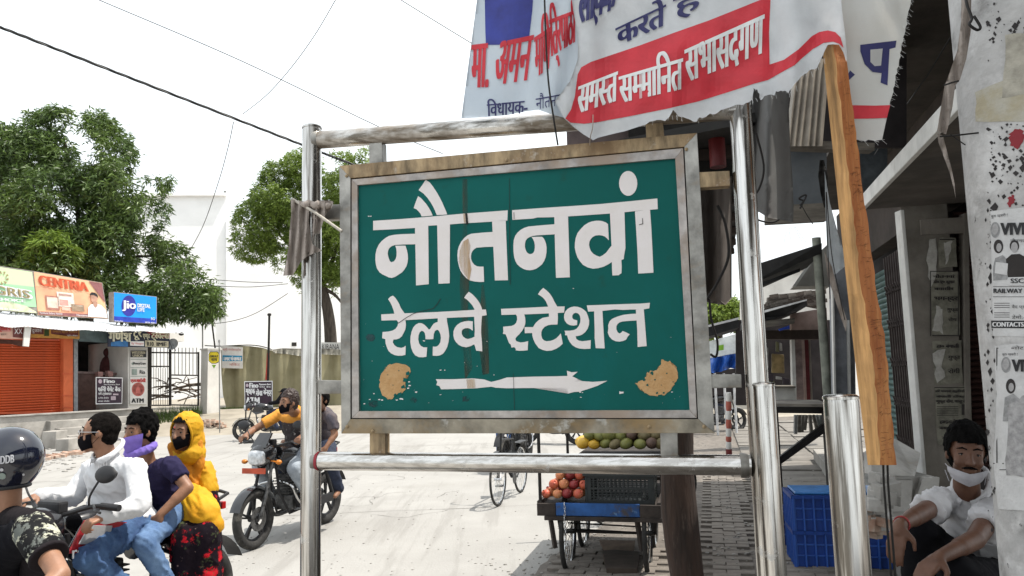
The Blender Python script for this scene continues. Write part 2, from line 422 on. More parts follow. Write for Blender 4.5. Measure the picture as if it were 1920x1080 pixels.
# brick pavers, each its own piece
def inpoly_right(x, y):
    for i in range(len(ed2)-1):
        if ed2[i][1] <= y <= ed2[i+1][1]:
            t = (y-ed2[i][1])/(ed2[i+1][1]-ed2[i][1]+1e-9); return x > ed2[i][0]*(1-t)+ed2[i+1][0]*t+.1
    return y < 4.9
b0 = MB(); b0.box(-.108, .108, -.052, .052, 0, .03)
br0 = b0.build('brick', M_pave, pav, bevel=.004); brme = br0.data; first = True; nb = 0
ca, sa = math.cos(R(14.5)), math.sin(R(14.5)); small = MB()
for j in range(-10, 90):
    for i in range(-20, 40):
        u = i*.224+(.112 if j % 2 else 0); v = 4.4+j*.112
        x = u*ca+v*sa-1.1; y = -u*sa+v*ca
        if not (5.0 < y < 12.5) or not inpoly_right(x, y): continue
        px, py, d = proj((x, y, .06))
        vis = (1322 < px < 1405 and py > 870) or (975 < px < 1250 and py > 1030) or (1462 < px < 1560 and py > 900)
        if not vis: continue
        rz = -R(14.5)+rr.gauss(0, .015); z = .040+rr.uniform(-.012, .003)
        if nb < 290 and d < 9.6:
            o = br0 if first else br0.copy()
            if not first: COL.objects.link(o); o.parent = pav
            first = False; nb += 1
            o.location = Vector((x, y, z+.0))-WORLD[pav]; o.rotation_euler = (rr.gauss(0, .01), rr.gauss(0, .01), rz)
        else:
            X = Vector((math.cos(rz), math.sin(rz), 0)); Y = Vector((-math.sin(rz), math.cos(rz), 0))
            small.obox((x, y, z+.015), X*.107, Y*.051, Vector((0, 0, .015)))
# big worn slabs further along
if small.v: small.build('paver_field', M_pave, pav, kind='stuff')
M_slab = mat('worn_slab', (.20, .185, .165), .92, var=.18, scale=1.5, bump=.6, bscale=40, island=.1)
for k in range(22):
    for l in range(4):
        v = 9.9+k*.62; u = 1.9+l*1.25
        w, h = .61, .3
        c = Vector((u*ca+v*sa-1.1+.3, -u*sa+v*ca, .055+rr.uniform(-.02, .012)))
        if not inpoly_right(c.x-.5, c.y): continue
        s = MB(); s.obox(c, Vector((ca*w, -sa*w, 0)), Vector((sa*h, ca*h, 0)), Vector((rr.gauss(0, .001), 0, .025)))
        s.build('slab', M_slab, pav)
if 1:
    # plain concrete apron by the bollards
    s = MB(); s.prism([G(1455, 1085)+Vector((0, 0, .062)), G(1700, 1085)+Vector((.3, 0, .062)), G(1700, 880)+Vector((.5, 0, .062)), G(1500, 880)+Vector((0, 0, .062))], (0, 0, -.03))
    s.build('apron', M_slab, pav)

# ================================================================ station sign
S = Pl(P(640, 812, 2.8), (math.cos(R(13.2)), -math.sin(R(13.2)), 0))
def steel(name, dirt=.58, lon=(30, 30, 1.2), base=(.66, .64, .61), dcol=(.16, .115, .07), col2=(.17, .155, .135)):
    m = mat(name, base, .2, 1.0, var=.25, scale=1.6, stretch=lon, bump=.05, bscale=3, vary_rough=.1, col2=col2, thr=(.42, .6))  # dark lengthwise streaks painted into the colour, imitating mirrored surroundings
    over(m, dcol, 2.4, dirt, dirt+.16, rough=.7, metal=.3, amt=.8); over(m, (.5, .48, .45), 14, .62, .7, rough=.8, metal=.1, amt=.6)
    return m
M_post = steel('polished_steel'); M_rail = steel('rail_steel', .66, (.5, 40, 40), col2=(.45, .43, .40)); M_railr = steel('rusty_steel_rail', .44, (1.2, 20, 20))
M_frame = mat('worn_frame_metal', (.36, .345, .315), .42, .8, var=.3, scale=7, bump=.12, bscale=60, vary_rough=.16)
over(M_frame, (.25, .19, .13), 3.2, .54, .68, stretch=(1, 1, 2.2), rough=.75, metal=.2, amt=.85); over(M_frame, (.6, .59, .56), 9, .66, .74, rough=.7, metal=.2, amt=.7)
M_frame2 = mat('rusty_frame_metal', (.40, .29, .165), .55, .15, var=.3, scale=9, stretch=(3, 3, .8), bump=.15, bscale=60)
over(M_frame2, (.22, .14, .075), 4, .5, .64, rough=.8, metal=.1, amt=.85); over(M_frame2, (.5, .45, .38), 16, .6, .7, rough=.7, metal=.1, amt=.7)
M_frame3 = mat('stained_bottom_board', (.31, .275, .215), .45, .6, var=.3, scale=7, bump=.1, bscale=60)
over(M_frame3, (.30, .2, .09), 1.6, .50, .60, rough=.75, metal=.2, amt=.8); over(M_frame3, (.55, .54, .5), 9, .6, .68, rough=.7, metal=.2, amt=.7)
M_inner = mat('aluminium_trim', (.42, .385, .36), .4, .7, var=.25, scale=10, bump=.1, bscale=70); over(M_inner, (.33, .25, .19), 4, .48, .62, rough=.7, metal=.2, amt=.8)
M_dark = mat('dark_gap', (.02, .018, .016), .8)
M_green = mat('green_sign_face', (.0, .105, .092), .5, var=.15, scale=1.6, bump=.05, bscale=30, col2=(.0, .080, .069), vary_rough=.12, spec=.15)
over(M_green, (.0, .11, .105), 5, .55, .7, stretch=(1, 1, .35), amt=.6); over(M_green, (.01, .06, .045), 16, .6, .72, amt=.5)
M_white = mat('white_vinyl', (.74, .69, .68), .5, var=.05, scale=14, bump=.1, bscale=90, col2=(.70, .65, .62)); over(M_white, (.50, .43, .36), 5, .6, .78, amt=.5)
M_rust = mat('brown_runoff_stain', (.055, .06, .035), .6, var=.3, scale=8, stretch=(6, 6, .6))
fade(M_rust, .12, .75, 14, (2, 2, .35))
M_ochre = mat('ochre_glue_patch', (.52, .32, .15), .9, var=.35, scale=16, bump=.35, bscale=110, col2=(.42, .23, .09)); over(M_ochre, (.55, .38, .22), 40, .58, .66, amt=.7)
sign = thing('station_sign', S.at(1010, 864), 'green railway station direction board with white lettering in a steel pipe frame', 'sign')
def board(name, pts, off, th, m, parent, bevel=.0012, **k):
    b = MB(); b.prism([S.at(x, y, off) for x, y in pts], -S.n*th); return b.build(name, m, parent, bevel=bevel, **k)
def vpost(pl, px, py, off, r, z0=0.0, top=None, d=None):
    q = pl.at(px, py, off) if d is None else P(px, py, d)
    return Vector((q.x, q.y, z0)), Vector((q.x, q.y, q.z))
def pipe_post(name, a, b, r, m, parent, **k):
    mb = MB(); mb.tube([a, a*.5+b*.5, b-Vector((0, 0, .012)), b-Vector((0, 0, .003))], [r, r, r, r*.97], 28, cap=False)
    mb.lathe(b-Vector((0, 0, .003)), (0, 0, 1), [(r*.97, 0), (r*1.04, 0), (r*1.04, .006), (r*.9, .011), (0, .014)], 28)
    return mb.build(name, m, parent, auto=True, **k)
lp = vpost(S, 585, 240, 0, 0); rp = vpost(S, 1387, 190, 0, 0)
pipe_post('post', lp[0], lp[1], .0375, M_post, sign); pipe_post('post', rp[0], rp[1], .0375, M_post, sign, label='right hand steel post')
def rail(name, a, b, r, m, parent, off=0., label=None):
    A, B = S.at(*a, off), S.at(*b, off); mb = MB(); n = 24
    mb.tube([A+(B-A)*i/n for i in range(n+1)], r, 28); return mb.build(name, m, parent, auto=True, label=label)
rail('rail', (593, 263), (1388, 205), .0345, M_railr, sign, label='rust stained top rail'); rail('rail', (590, 864), (1408, 872.5), .034, M_rail, sign, label='bright bottom rail')
# weld collars and red tape
for a, b in (((590, 864), (597, 864.1)), ((1388, 872.3), (1404, 872.5)), ((592, 263), (600, 262.5))):
    A, B = S.at(*a), S.at(*b); w = MB()
    w.tube([A, A+(B-A)*.5, B], [.041, .039, .035], 20); w.build('weld', M_frame, sign, smooth=True)
A, B = S.at(593, 864), S.at(601, 864.1); t = MB(); t.tube([A, B], .0362, 28, cap=False); t.build('red_tape', mat('red_tape', (.32, .02, .035), .4), sign, smooth=True)
# outer frame
OT = [(636, 311), (1307, 249), (1340, 812), (640, 813)]; OI = [(657, 334), (1283, 275), (1309, 786), (657, 786)]
def ring(names, A_, B_, off, th, mats):
    for i in range(4):
        j = (i+1) % 4; board(names, [A_[i], A_[j], B_[j], B_[i]], off, th, mats[i], sign)
ring('frame_board', OT, OI, .03, .055, [M_frame2, M_frame, M_frame3, M_frame])
II = [(659, 336.5), (1281, 277.5), (1307, 784), (659.5, 784)]; IP = [(670, 347), (1266, 297), (1293, 769), (673, 771)]
ring('inner_frame_strip', II, IP, .026, .02, [M_inner]*4)
board('backing_board', [(655, 332), (1285, 273), (1311, 788), (655, 788)], .008, .01, M_dark, sign, bevel=0)
panel = board('green_panel', [(664, 341), (1272, 290), (1299, 775), (667, 776)], .0145, .004, M_green, sign, bevel=0)
# mounting tabs
TB = [[(692, 268), (716, 266), (717, 309), (692, 311)], [(1210, 222), (1242, 219), (1246, 262), (1212, 264)], [(693, 806), (722, 806), (722, 850), (693, 850)], [(1238, 806), (1270, 806), (1271, 854), (1239, 854)],
      [(600, 384), (641, 383), (641, 410), (600, 412)], [(592, 713), (641, 714), (641, 738), (592, 739)], [(1308, 323), (1368, 320), (1369, 348), (1310, 352)], [(1330, 702), (1390, 702), (1391, 727), (1332, 728)]]
for k, q in enumerate(TB): board('mounting_tab', q, .012, .045, M_frame2 if k in (1, 2, 6) else M_frame, sign, bevel=.002)
for x, y in ((699, 808), (1217, 800), (1287, 280), (650, 330), (1320, 800), (950, 300), (651, 800)):
    q = S.at(x, y, .031); sc = MB(); sc.lathe(q, S.n, [(.006, 0), (.006, .003), (.003, .005), (0, .005)], 10); sc.build('bolt', M_frame2, sign, smooth=True)
def z1(u, v): return 640+u/3.856, 280+v/3.856
def z2(u, v): return 940+u/3.856, 280+v/3.856
def z3(u, v): return 640+u/3.856, 520+v/3.856
def z4(u, v): return 920+u/3.857, 520+v/3.857
def cr_outline(pts, sm=True):
    return pts
LET = []   # (letter name, list of polygons in px)
def L_(tr, *polys): return [[tr(*p) for p in q] for q in polys]
def arcpts(cx, cy, rx, ry, n=22): return [(cx+rx*math.cos(2*math.pi*i/n), cy+ry*math.sin(2*math.pi*i/n)) for i in range(n)]
LET.append(L_(z1, [(230,517),(430,504),(620,489),(880,465),(1040,453),(1203,441),(1200,515),(1190,515),(1100,522),(880,535),(780,543),(620,553),(532,568),(390,577),(230,585)]))
LET.append(L_(z1, [(532,558),(628,545),(630,760),(632,975),(540,984),(537,780)],
  [(537,610),(440,613),(380,618),(345,626),(320,640),(292,663),(270,690),(255,722),(247,760),(246,800),(250,835),(258,862),(275,888),(295,903),(320,915),(343,926),(365,930),(390,921),(415,905),(438,890),(455,870),(470,846),(478,820),(482,790),(480,760),(474,730),(465,700),(462,696),(390,697),(397,718),(400,745),(399,770),(393,792),(380,810),(362,816),(350,808),(340,780),(335,755),(337,735),(343,720),(352,709),(364,700),(385,692),(440,688),(537,686)]))
LET.append(L_(z1, [(693,548),(785,540),(784,760),(783,968),(702,972),(697,760)],
  [(610,220),(640,240),(662,268),(690,310),(712,350),(730,385),(745,420),(757,448),(765,470),(735,473),(690,475),(678,446),(664,415),(645,382),(622,350),(592,318),(558,295),(585,258)],
  [(555,338),(575,352),(592,370),(613,394),(632,422),(648,450),(660,478),(620,483),(580,485),(572,465),(560,450),(543,433),(523,425),(538,380)]))
LET.append(L_(z1, [(1090,520),(1188,512),(1196,730),(1205,946),(1110,948),(1100,730)],
  [(1097,597),(1010,603),(940,610),(912,622),(890,640),(866,668),(850,700),(842,730),(839,765),(842,805),(850,845),(862,878),(880,905),(903,930),(930,948),(965,956),(1000,959),(1032,958),(1030,900),(1028,848),(1000,848),(980,845),(960,833),(945,813),(938,792),(937,770),(940,752),(948,736),(960,722),(977,711),(1040,706),(1100,704)]))
LET.append(L_(z2, [(78,440),(240,428),(380,418),(480,412),(720,395),(930,375),(1128,355),(1131,432),(1078,437),(1022,441),(960,447),(890,455),(785,464),(640,474),(480,485),(385,490),(300,492),(262,492),(230,500),(80,510)]))
LET.append(L_(z2, [(383,486),(482,480),(489,700),(495,925),(395,929),(388,700)],
  [(388,541),(290,549),(195,558),(165,568),(140,582),(117,602),(100,626),(90,656),(87,695),(88,740),(93,780),(102,808),(115,832),(135,850),(160,865),(182,872),(205,874),(228,871),(250,864),(272,850),(295,830),(310,806),(320,780),(326,745),(327,710),(323,682),(315,660),(306,643),(295,632),(255,632),(218,634),(230,650),(238,670),(242,692),(242,714),(239,733),(232,747),(221,755),(208,758),(195,753),(184,744),(175,725),(170,703),(171,680),(176,660),(186,646),(200,636),(225,627),(255,622),(320,618),(390,614)]))
LET.append(L_(z2, [(785,456),(890,448),(894,580),(897,715),(891,745),(887,770),(885,793),(868,800),(870,850),(868,896),(856,903),(850,910),(803,912),(800,860),(797,700)],
  [(771,540),(755,528),(730,519),(710,516),(685,516),(655,521),(630,530),(600,549),(575,575),(551,605),(538,640),(532,675),(531,710),(538,745),(550,780),(567,808),(590,835),(623,853),(662,863),(700,859),(740,848),(772,832),(803,812),(803,690),(780,717),(758,747),(735,765),(712,777),(687,768),(665,755),(648,736),(638,712),(634,690),(637,667),(646,649),(660,634),(680,623),(705,620),(728,623),(748,630),(763,643),(777,657)]))
LET.append(L_(z2, [(966,449),(1075,435),(1084,560),(1092,720),(1100,892),(990,898),(985,760),(976,600)]))
LET.append([[z2(*p) for p in arcpts(917, 246, 66, 90)]])
# second line
LET.append(L_(z3, [(288,268),(400,262),(520,258),(700,250),(830,243),(960,235),(1045,232),(1051,273),(1015,280),(960,285),(830,290),(700,296),(580,303),(465,309),(290,312)]))
LET.append(L_(z3, [(338,158),(352,142),(372,132),(388,145),(402,165),(417,190),(428,218),(443,240),(458,262),(460,275),(385,270),(378,240),(366,207),(353,180)],
  [(385,300),(462,298),(467,345),(462,378),(450,402),(438,425),(422,440),(400,448),(376,450),(372,470),(383,490),(402,504),(432,510),(450,505),(465,495),(464,530),(463,560),(440,566),(412,567),(385,562),(360,550),(341,532),(330,508),(320,478),(318,447),(295,440),(298,395),(340,392),(370,385),(392,372),(406,353),(412,325),(400,310)]))
LET.append(L_(z3, [(697,290),(762,288),(764,320),(770,350),(776,385),(780,425),(775,468),(765,505),(750,533),(734,553),(713,564),(690,568),(660,566),(661,535),(662,500),(678,502),(692,499),(706,487),(716,468),(720,440),(717,415),(710,395),(700,381),(688,380),(676,388),(668,410),(665,446),(635,448),(608,447),(608,425),(603,402),(593,390),(580,386),(566,398),(558,420),(556,450),(562,478),(575,496),(595,506),(620,506),(618,540),(615,574),(590,578),(560,577),(535,565),(518,543),(505,510),(499,470),(500,430),(508,392),(520,362),(538,342),(560,330),(582,332),(602,344),(618,360),(632,377),(642,374),(655,352),(668,335),(685,326),(697,322)]))
LET.append(L_(z3, [(950,318),(920,315),(888,319),(860,328),(838,343),(820,365),(811,390),(810,420),(816,447),(830,470),(848,488),(872,500),(902,506),(930,499),(962,484),(962,430),(940,440),(915,446),(897,441),(880,428),(871,410),(870,390),(878,376),(895,368),(915,367),(932,372),(944,382),(950,385)],
  [(960,280),(1017,275),(1012,330),(1010,400),(1016,470),(1019,535),(975,530),(968,505),(960,480),(965,380)],
  [(888,148),(903,125),(921,104),(942,118),(962,137),(982,160),(1000,187),(1012,213),(1020,240),(968,245),(958,222),(945,200),(925,177),(907,160)]))
LET.append(L_(z4, [(75,228),(240,221),(415,212),(535,210),(531,255),(480,258),(370,263),(240,268),(78,272)]))
LET.append(L_(z4, [(180,264),(240,262),(248,285),(251,312),(250,335),(243,358),(228,385),(208,410),(187,430),(178,445),(186,462),(215,471),(245,468),(271,461),(269,495),(268,527),(240,530),(205,531),(180,528),(183,518),(170,505),(150,508),(146,488),(133,475),(125,455),(116,430),(108,412),(88,408),(92,392),(90,357),(125,354),(152,351),(172,342),(185,328),(192,305),(190,283)],
  [(245,360),(310,360),(308,402),(247,404)]))
LET.append(L_(z4, [(420,253),(485,251),(486,298),(483,341),(440,342),(415,346),(390,358),(374,376),(366,398),(366,420),(372,442),(385,456),(405,462),(430,460),(455,452),(475,440),(492,424),(507,405),(514,440),(521,480),(500,500),(475,516),(440,529),(405,532),(375,525),(347,511),(325,482),(309,450),(301,420),(300,385),(309,355),(327,328),(350,308),(375,293),(422,284)],
  [(342,122),(358,98),(380,76),(405,95),(427,117),(446,145),(461,176),(475,200),(484,216),(420,226),(411,200),(400,175),(388,158),(375,144)]))
LET.append(L_(z4, [(625,345),(598,349),(570,345),(550,333),(536,312),(530,290),(532,268),(541,246),(557,228),(577,217),(602,211),(628,213),(652,220),(673,233),(691,250),(704,280),(712,312),(711,342),(702,370),(684,396),(661,414),(640,422),(614,426),(620,446),(637,457),(662,462),(692,459),(724,454),(723,485),(722,516),(680,518),(642,515),(614,506),(590,490),(572,468),(560,445),(553,420),(537,418),(540,403),(534,386),(570,386),(602,381),(622,371),(637,352),(648,325),(650,300),(644,275),(632,261),(615,256),(600,261),(590,276),(590,293),(598,303),(612,308),(626,311)]))
LET.append(L_(z4, [(748,243),(808,240),(815,370),(824,506),(824,514),(760,512),(752,440),(752,380)]))
LET.append(L_(z4, [(695,203),(860,197),(1000,192),(1080,190),(1152,184),(1147,224),(1105,232),(1010,233),(960,236),(900,232),(815,242),(705,248)]))
LET.append(L_(z4, [(1060,262),(1010,265),(960,271),(915,284),(880,299),(860,318),(850,345),(851,372),(847,400),(858,428),(877,449),(903,462),(932,465),(958,460),(980,450),(990,430),(1006,412),(980,398),(955,388),(942,402),(930,406),(917,395),(909,375),(909,355),(917,338),(932,326),(952,319),(1000,315),(1057,312)],
  [(1050,234),(1107,230),(1118,360),(1128,497),(1095,500),(1063,504),(1060,380)]))
arrow = [(817,711),(850,711),(887,709.5),(908,711.5),(921,716),(936,712.5),(950,707.8),(1000,706.2),(1040,705.6),(1063.9,704.8),(1063,695),(1072,698),(1083.3,697),(1073,705.6),(1084,711),(1078,716),(1092,714.6),(1112,716),(1139,714),(1120,723.5),(1104,729),(1086,734.5),(1076,735),(1065,738),(1063,727),(1000,727.5),(950,728),(930,727),(921,725),(893,728),(850,729.5),(827,730),(824,724),(818,722),(820,716)]
for i, polys in enumerate(LET):
    b = MB()
    for k, q in enumerate(polys):
        # drop near duplicate points, keep outline
        f = .0162+.00022*k+.00004*(i % 3)
        top = [S.at(x, y, f) for x, y in q]
        n = len(top); bb = bmesh.new(); vs = [bb.verts.new(p) for p in top]; fc = bb.faces.new(vs)
        r = bmesh.ops.extrude_face_region(bb, geom=[fc]); ex = [v for v in r['geom'] if isinstance(v, bmesh.types.BMVert)]
        bmesh.ops.translate(bb, verts=ex, vec=-S.n*.0012); bmesh.ops.triangulate(bb, faces=bb.faces[:])
        bb.verts.ensure_lookup_table(); bb.verts.index_update()
        b.add([v.co.copy() for v in bb.verts], [tuple(v.index for v in f_.verts) for f_ in bb.faces]); bb.free()
    b.build('letter', M_white, sign)
pr = Print(lambda x, y, o: S.at(x, y, o), .00015, .0158); pr.poly(arrow); pr.build('arrow', M_white, sign)
pr = Print(lambda x, y, o: S.at(x, y, o), .00015, .0156)
def ragged(pts, amp, n, seed):
    rg = random.Random(seed); out = []
    for i in range(len(pts)):
        a, b = pts[i], pts[(i+1) % len(pts)]
        for k in range(n):
            t = k/n; out.append((a[0]*(1-t)+b[0]*t+rg.uniform(-amp, amp), a[1]*(1-t)+b[1]*t+rg.uniform(-amp, amp)))
    return out
pr.poly(ragged([z3(*p) for p in [(310,660),(340,632),(370,625),(430,622),(490,645),(500,680),(465,710),(460,760),(465,810),(430,840),(390,845),(370,880),(340,880),(300,850),(275,790),(278,730)]], 1.1, 4, 2)); pr.build('glue_patch', M_ochre, sign); pr = Print(lambda x, y, o: S.at(x, y, o), .00015, .0156)
pr.poly(ragged([z4(*p) for p in [(1240,600),(1300,610),(1335,650),(1345,670),(1348,740),(1310,810),(1260,850),(1190,860),(1130,840),(1090,810),(1060,790),(1050,765),(1120,730),(1140,690),(1190,670),(1220,640)]], 2.4, 5, 4))
pr.build('glue_patch', M_ochre, sign)
gp_ = Print(lambda x, y, o: S.at(x, y, o), .00012, .0166); rg = random.Random(6)
for x, y, s in [(764,700,4),(760,712,5),(757,726,4.5),(750,738,4),(741,741,3),(722,690,1.5),(727,703,1),(737,722,1.2),(748,695,1.5),(1208,712,3),(1222,700,3.5),(1231,690,3),(1214,722,2.5),(1228,712,1.5),(1240,722,1.2),(1250,700,1.4),(1245,736,2.5),(1262,716,1.2),(1232,737,2.4)]:
    gp_.poly(ragged([(x+s*rg.uniform(.6, 1.3)*math.cos(a), y+s*rg.uniform(.5, 1.2)*math.sin(a)) for a in (0, .9, 1.9, 2.8, 3.8, 5)], s*.25, 2, int(x*y)))
gp_.build('paint_island', M_green, sign, kind='stuff')
fl = Print(lambda x, y, o: S.at(x, y, o), .0001, .0154); rg = random.Random(5)
for x, y, s in [(691.5,405.5,1.6),(695,405.5,1.4),(683,757,1.5),(693,749,1.6),(711,749,2.2),(716,750,2),(701,738,1.4),(826,694,1.6),(834,694,1.2),(826,740,1.4),(780,735,2.2),(795,639,1.8),(913,640,1),(926,703,1.2),(1075,541,1.2),(1165,736,4),(1260,735,1.6),(1088,735,2),(1089,745,1.4),(1092,736,1.2),(768,723,2),(767,716,1.8),(765,728,2),(752,748,3.2),(744,750,2)]:
    fl.poly(ragged([(x-s, y-s*.4), (x+s, y-s*.5), (x+s*1.1, y+s*.4), (x-s*.8, y+s*.5)], s*.25, 2, int(x+y)))
for i in range(26):
    x, y = rg.uniform(680, 1285), rg.uniform(600, 765); s = rg.uniform(.3, .8); fl.poly(ragged([(x-s, y-s*.4), (x+s, y-s*.5), (x+s, y+s*.5), (x-s, y+s*.5)], s*.2, 1, i))
fl.build('paint_fleck', M_white, sign, kind='stuff')
def scratch(pts, w):
    out = [];
    for i, (x, y) in enumerate(pts):
        a = pts[max(0, i-1)]; b = pts[min(len(pts)-1, i+1)]; dx, dy = b[0]-a[0], b[1]-a[1]; l = math.hypot(dx, dy) or 1
        out.append((x-dy/l*w, y+dx/l*w, x+dy/l*w, y-dx/l*w))
    return [(o[0], o[1]) for o in out]+[(o[2], o[3]) for o in out[::-1]]
ds = Print(lambda x, y, o: S.at(x, y, o), .0001, .0153)
ds.poly([(867,336),(876,335.5),(877,400),(874,470),(880,520),(877,600),(886,690),(872,712),(868,640),(862,540),(868,430)])
ds.poly([(903,534),(907,534),(915,600),(917,700),(905,703),(897,640)])
ds.build('runoff_stain', M_rust, sign)
ds = Print(lambda x, y, o: S.at(x, y, o), .0001, .0185)
ds.poly(scratch([(746,606.5),(762,595.5),(775,588),(790,584),(812,578.5),(820,570),(826,560)], .55))
ds.poly([(872,400),(876,400),(878,420),(874,421)])
for q in ([(954.5,334),(955.3,334),(957,534),(956,534)], [(962,700),(962.7,700),(965,768),(964.2,768)], [(1204,409),(1205,409),(1206,420),(1198,422),(1198,421),(1204.5,419)],
          [(963,398),(964,398),(964.3,411),(963.3,411)]): ds.poly(q)
ds.build('crack', M_dark, sign)
M_stn = mat('brown_stain_on_vinyl', (.42, .26, .12), .6, var=.4, scale=12, stretch=(5, 5, .8), col2=(.6, .5, .4))
ds = Print(lambda x, y, o: S.at(x, y, o), .0001, .0172)
ds.poly([(868,401),(876,400),(878,417),(870,418)]); ds.poly([(862,470),(868,453),(878,447),(882,460),(880,480),(884,505),(880,526),(872,516),(864,505),(860,490)])
ds.poly([(874,711),(890,711),(891,727),(876,728)]); ds.build('runoff_mark', fade(M_stn, .25, .95, 16, (3, 3, .4)), sign)
b = Print(lambda x, y, o: S.at(x, y, o), .0001, .0152)
for x, y, s in [(874,748,8),(700,757,9),(776,750,7),(695,633,9)]: b.poly(ragged(arcpts(x, y, s, s*.8, 9), 1.5, 2, int(x)))
b.build('dark_smudge', fade(mat('dark_green_smudge', (.005, .05, .055), .5), 0, .9, 40), sign, kind='stuff')

# ---------------------------------------------------------------- bollards (short steel posts)
q = P(1432, 722, 2.42); pipe_post('steel_bollard', Vector((q.x, q.y, 0)), q, .0345, M_post, None, label='steel tube bollard touching the right post of the green sign', cat='bollard', group='steel tube bollards')
q = P(1576, 746, 1.98); pipe_post('steel_bollard', Vector((q.x, q.y, 0)), q, .044, steel('bright_steel', .66), None, label='thicker steel tube bollard standing in front of the blue crates', cat='bollard', group='steel tube bollards')

# ================================================================ banners
M_bw = mat('banner_cloth', (.78, .79, .80), .55, var=.06, scale=5, bump=.12, bscale=200, col2=(.62, .63, .64), trans=.42)
M_br = mat('banner_red_print', (.56, .025, .04), .5, var=.12, scale=6, bump=.1, bscale=200)
M_bn = mat('banner_navy_print', (.025, .025, .115), .5, var=.1)
M_bk = mat('banner_blue_print', (.03, .045, .30), .5, var=.3, scale=4, col2=(.02, .02, .12))
M_bwl = mat('banner_white_print', (.70, .71, .70), .55, var=.05)
def gauss(x, c, w): return math.exp(-((x-c)/w)**2)
def foldB(x, y):
    f = .10
    f += .02*math.sin(x*.03+y*.012)*gauss(y, 260, 200)
    f += .045*gauss(x+.25*y, 1598+0, 30)+.02*gauss(x, 1490, 18)*min(1, max(0, y/120)) - .02*gauss(x, 1455, 22)
    f += .012*math.sin(x*.12+.6*math.sin(y*.03))*min(1, max(0, (1180-x)/120))
    f += .007*math.sin((x*.9+y*1.7)*.02)+.010*gauss(x+.1*y, 1268+14, 10)*min(1, max(0, (y-60)/90))
    f += .004*math.sin(x*.07-y*.05)+.003*noise.noise(Vector((x*.03, y*.03, 0)))*2
    if x < 1110: f -= .035*((1110-x)/60)**1.2*min(1, max(0, y/200))
    return f
surfB = lambda x, y, o: S.at(x, y, foldB(x, y)+o)
bann = thing('banner', S.at(1280, 150, .1), 'white cloth banner with red band and ragged hem, tied over the green sign', 'banner')
rgB = random.Random(8)
botB = [(1040,190),(1057,221),(1075,238),(1094,252),(1112,263),(1122,258),(1150,251),(1172,246),(1190,240),(1206,235),(1218,228),(1232,225),(1247,227),(1255,219),(1262,206),(1268,212),(1275,219),(1287,222),(1297,226),(1306,228),(1312,220),(1324,219),(1331,213),(1341,214),(1352,206),(1362,203),(1376,198),(1392,197),(1399,193),(1410,187),(1412,176),(1413,165),(1420,168),(1424,176),(1426,188),(1433,180),(1440,178),(1452,179),(1455,171),(1464,170),(1472,170),(1478,175),(1486,164),(1492,155),(1503,143),(1513,137),(1522,130),(1532,127),(1539,112),(1546,96),(1552,84),(1562,83),(1573,84),(1581,98),(1587,116),(1590,110)]
bb2 = []
for i in range(len(botB)-1):
    a, b_ = botB[i], botB[i+1]; bb2.append(a)
    if 8 < i < 48: bb2.append(((a[0]+b_[0])/2+rgB.uniform(-1, 1), (a[1]+b_[1])/2+rgB.uniform(-2, 2)))
outB = bb2+[(1588,95),(1584,60),(1579,20),(1574,-50),(1066,-50),(1072,0),(1080,50),(1084,90),(1083,112),(1070,150),(1052,175)]
sheet(outB, surfB, 9, 'cloth', M_bw, bann, thick=.0012)
pr = Print(surfB, .0003, .0016)
pr.poly([(1060,222),(1071,205),(1078,180),(1083,140),(1090,126),(1108,116),(1200,85),(1262,62),(1330,38),(1400,10),(1445,-8),(1442,60),(1440,120),(1443,121),(1470,112),(1498,92),(1522,68),(1536,60),(1552,57),(1566,60),(1576,70),(1582,90),(1573,82),(1562,78),(1545,80),(1524,92),(1505,108),(1490,122),(1468,134),(1440,150),(1413,157),(1380,168),(1310,190),(1250,204),(1180,218),(1120,229),(1095,232),(1070,230)], dice=9)
pr.build('red_band', M_br, bann)
pr = Print(surfB, .0003, .0032)
def T(p, t, q, bold=.0, dice=(6, 3), copies=None): p.text(t, q, bold=bold, dice=dice, copies=copies)
T(pr, 'सम|स~|त', [(1086,162),(1157,134),(1156,190),(1082,214)], .05, (10, 4), 3)
T(pr, 'स|म~|मािनत', [(1161,122),(1279,84),(1279,168),(1163,194)], .03, (12, 4), 3)
T(pr, 'सभासदगण', [(1285,92),(1432,26),(1430,106),(1287,160)], .025, (14, 4), 3)
pr.build('lettering', M_bwl, bann)
pr = Print(surfB, .0003, .0032)
T(pr, 'करते', [(1154,38),(1247,-8),(1246,48),(1160,86)], .05, (8, 4), 3); T(pr, 'हैं', [(1262,-18),(1316,-36),(1314,20),(1268,42)], .08, (5, 4), 3)
T(pr, 'लायक', [(1086,-22),(1160,-52),(1152,18),(1086,46)], .06, (8, 4), 3)
pr.poly([(1112,0),(1119,-2),(1121,40),(1117,49),(1113,30)]).poly([(1128,-4),(1138,-6),(1136,10),(1130,14)])
pr.build('lettering', M_bn, bann)
# ripped threads below the hem
th = MB()
for i in range(60):
    k = rgB.randrange(9, len(botB)-3); x, y = botB[k]; x += rgB.uniform(-8, 8); a = surfB(x, y-3, .001); b_ = surfB(x+rgB.uniform(-4, 4), y+rgB.uniform(2, 9), .004); th.tube([a, b_], .0004, 3)
th.build('loose_thread', M_bwl, bann, kind='stuff')
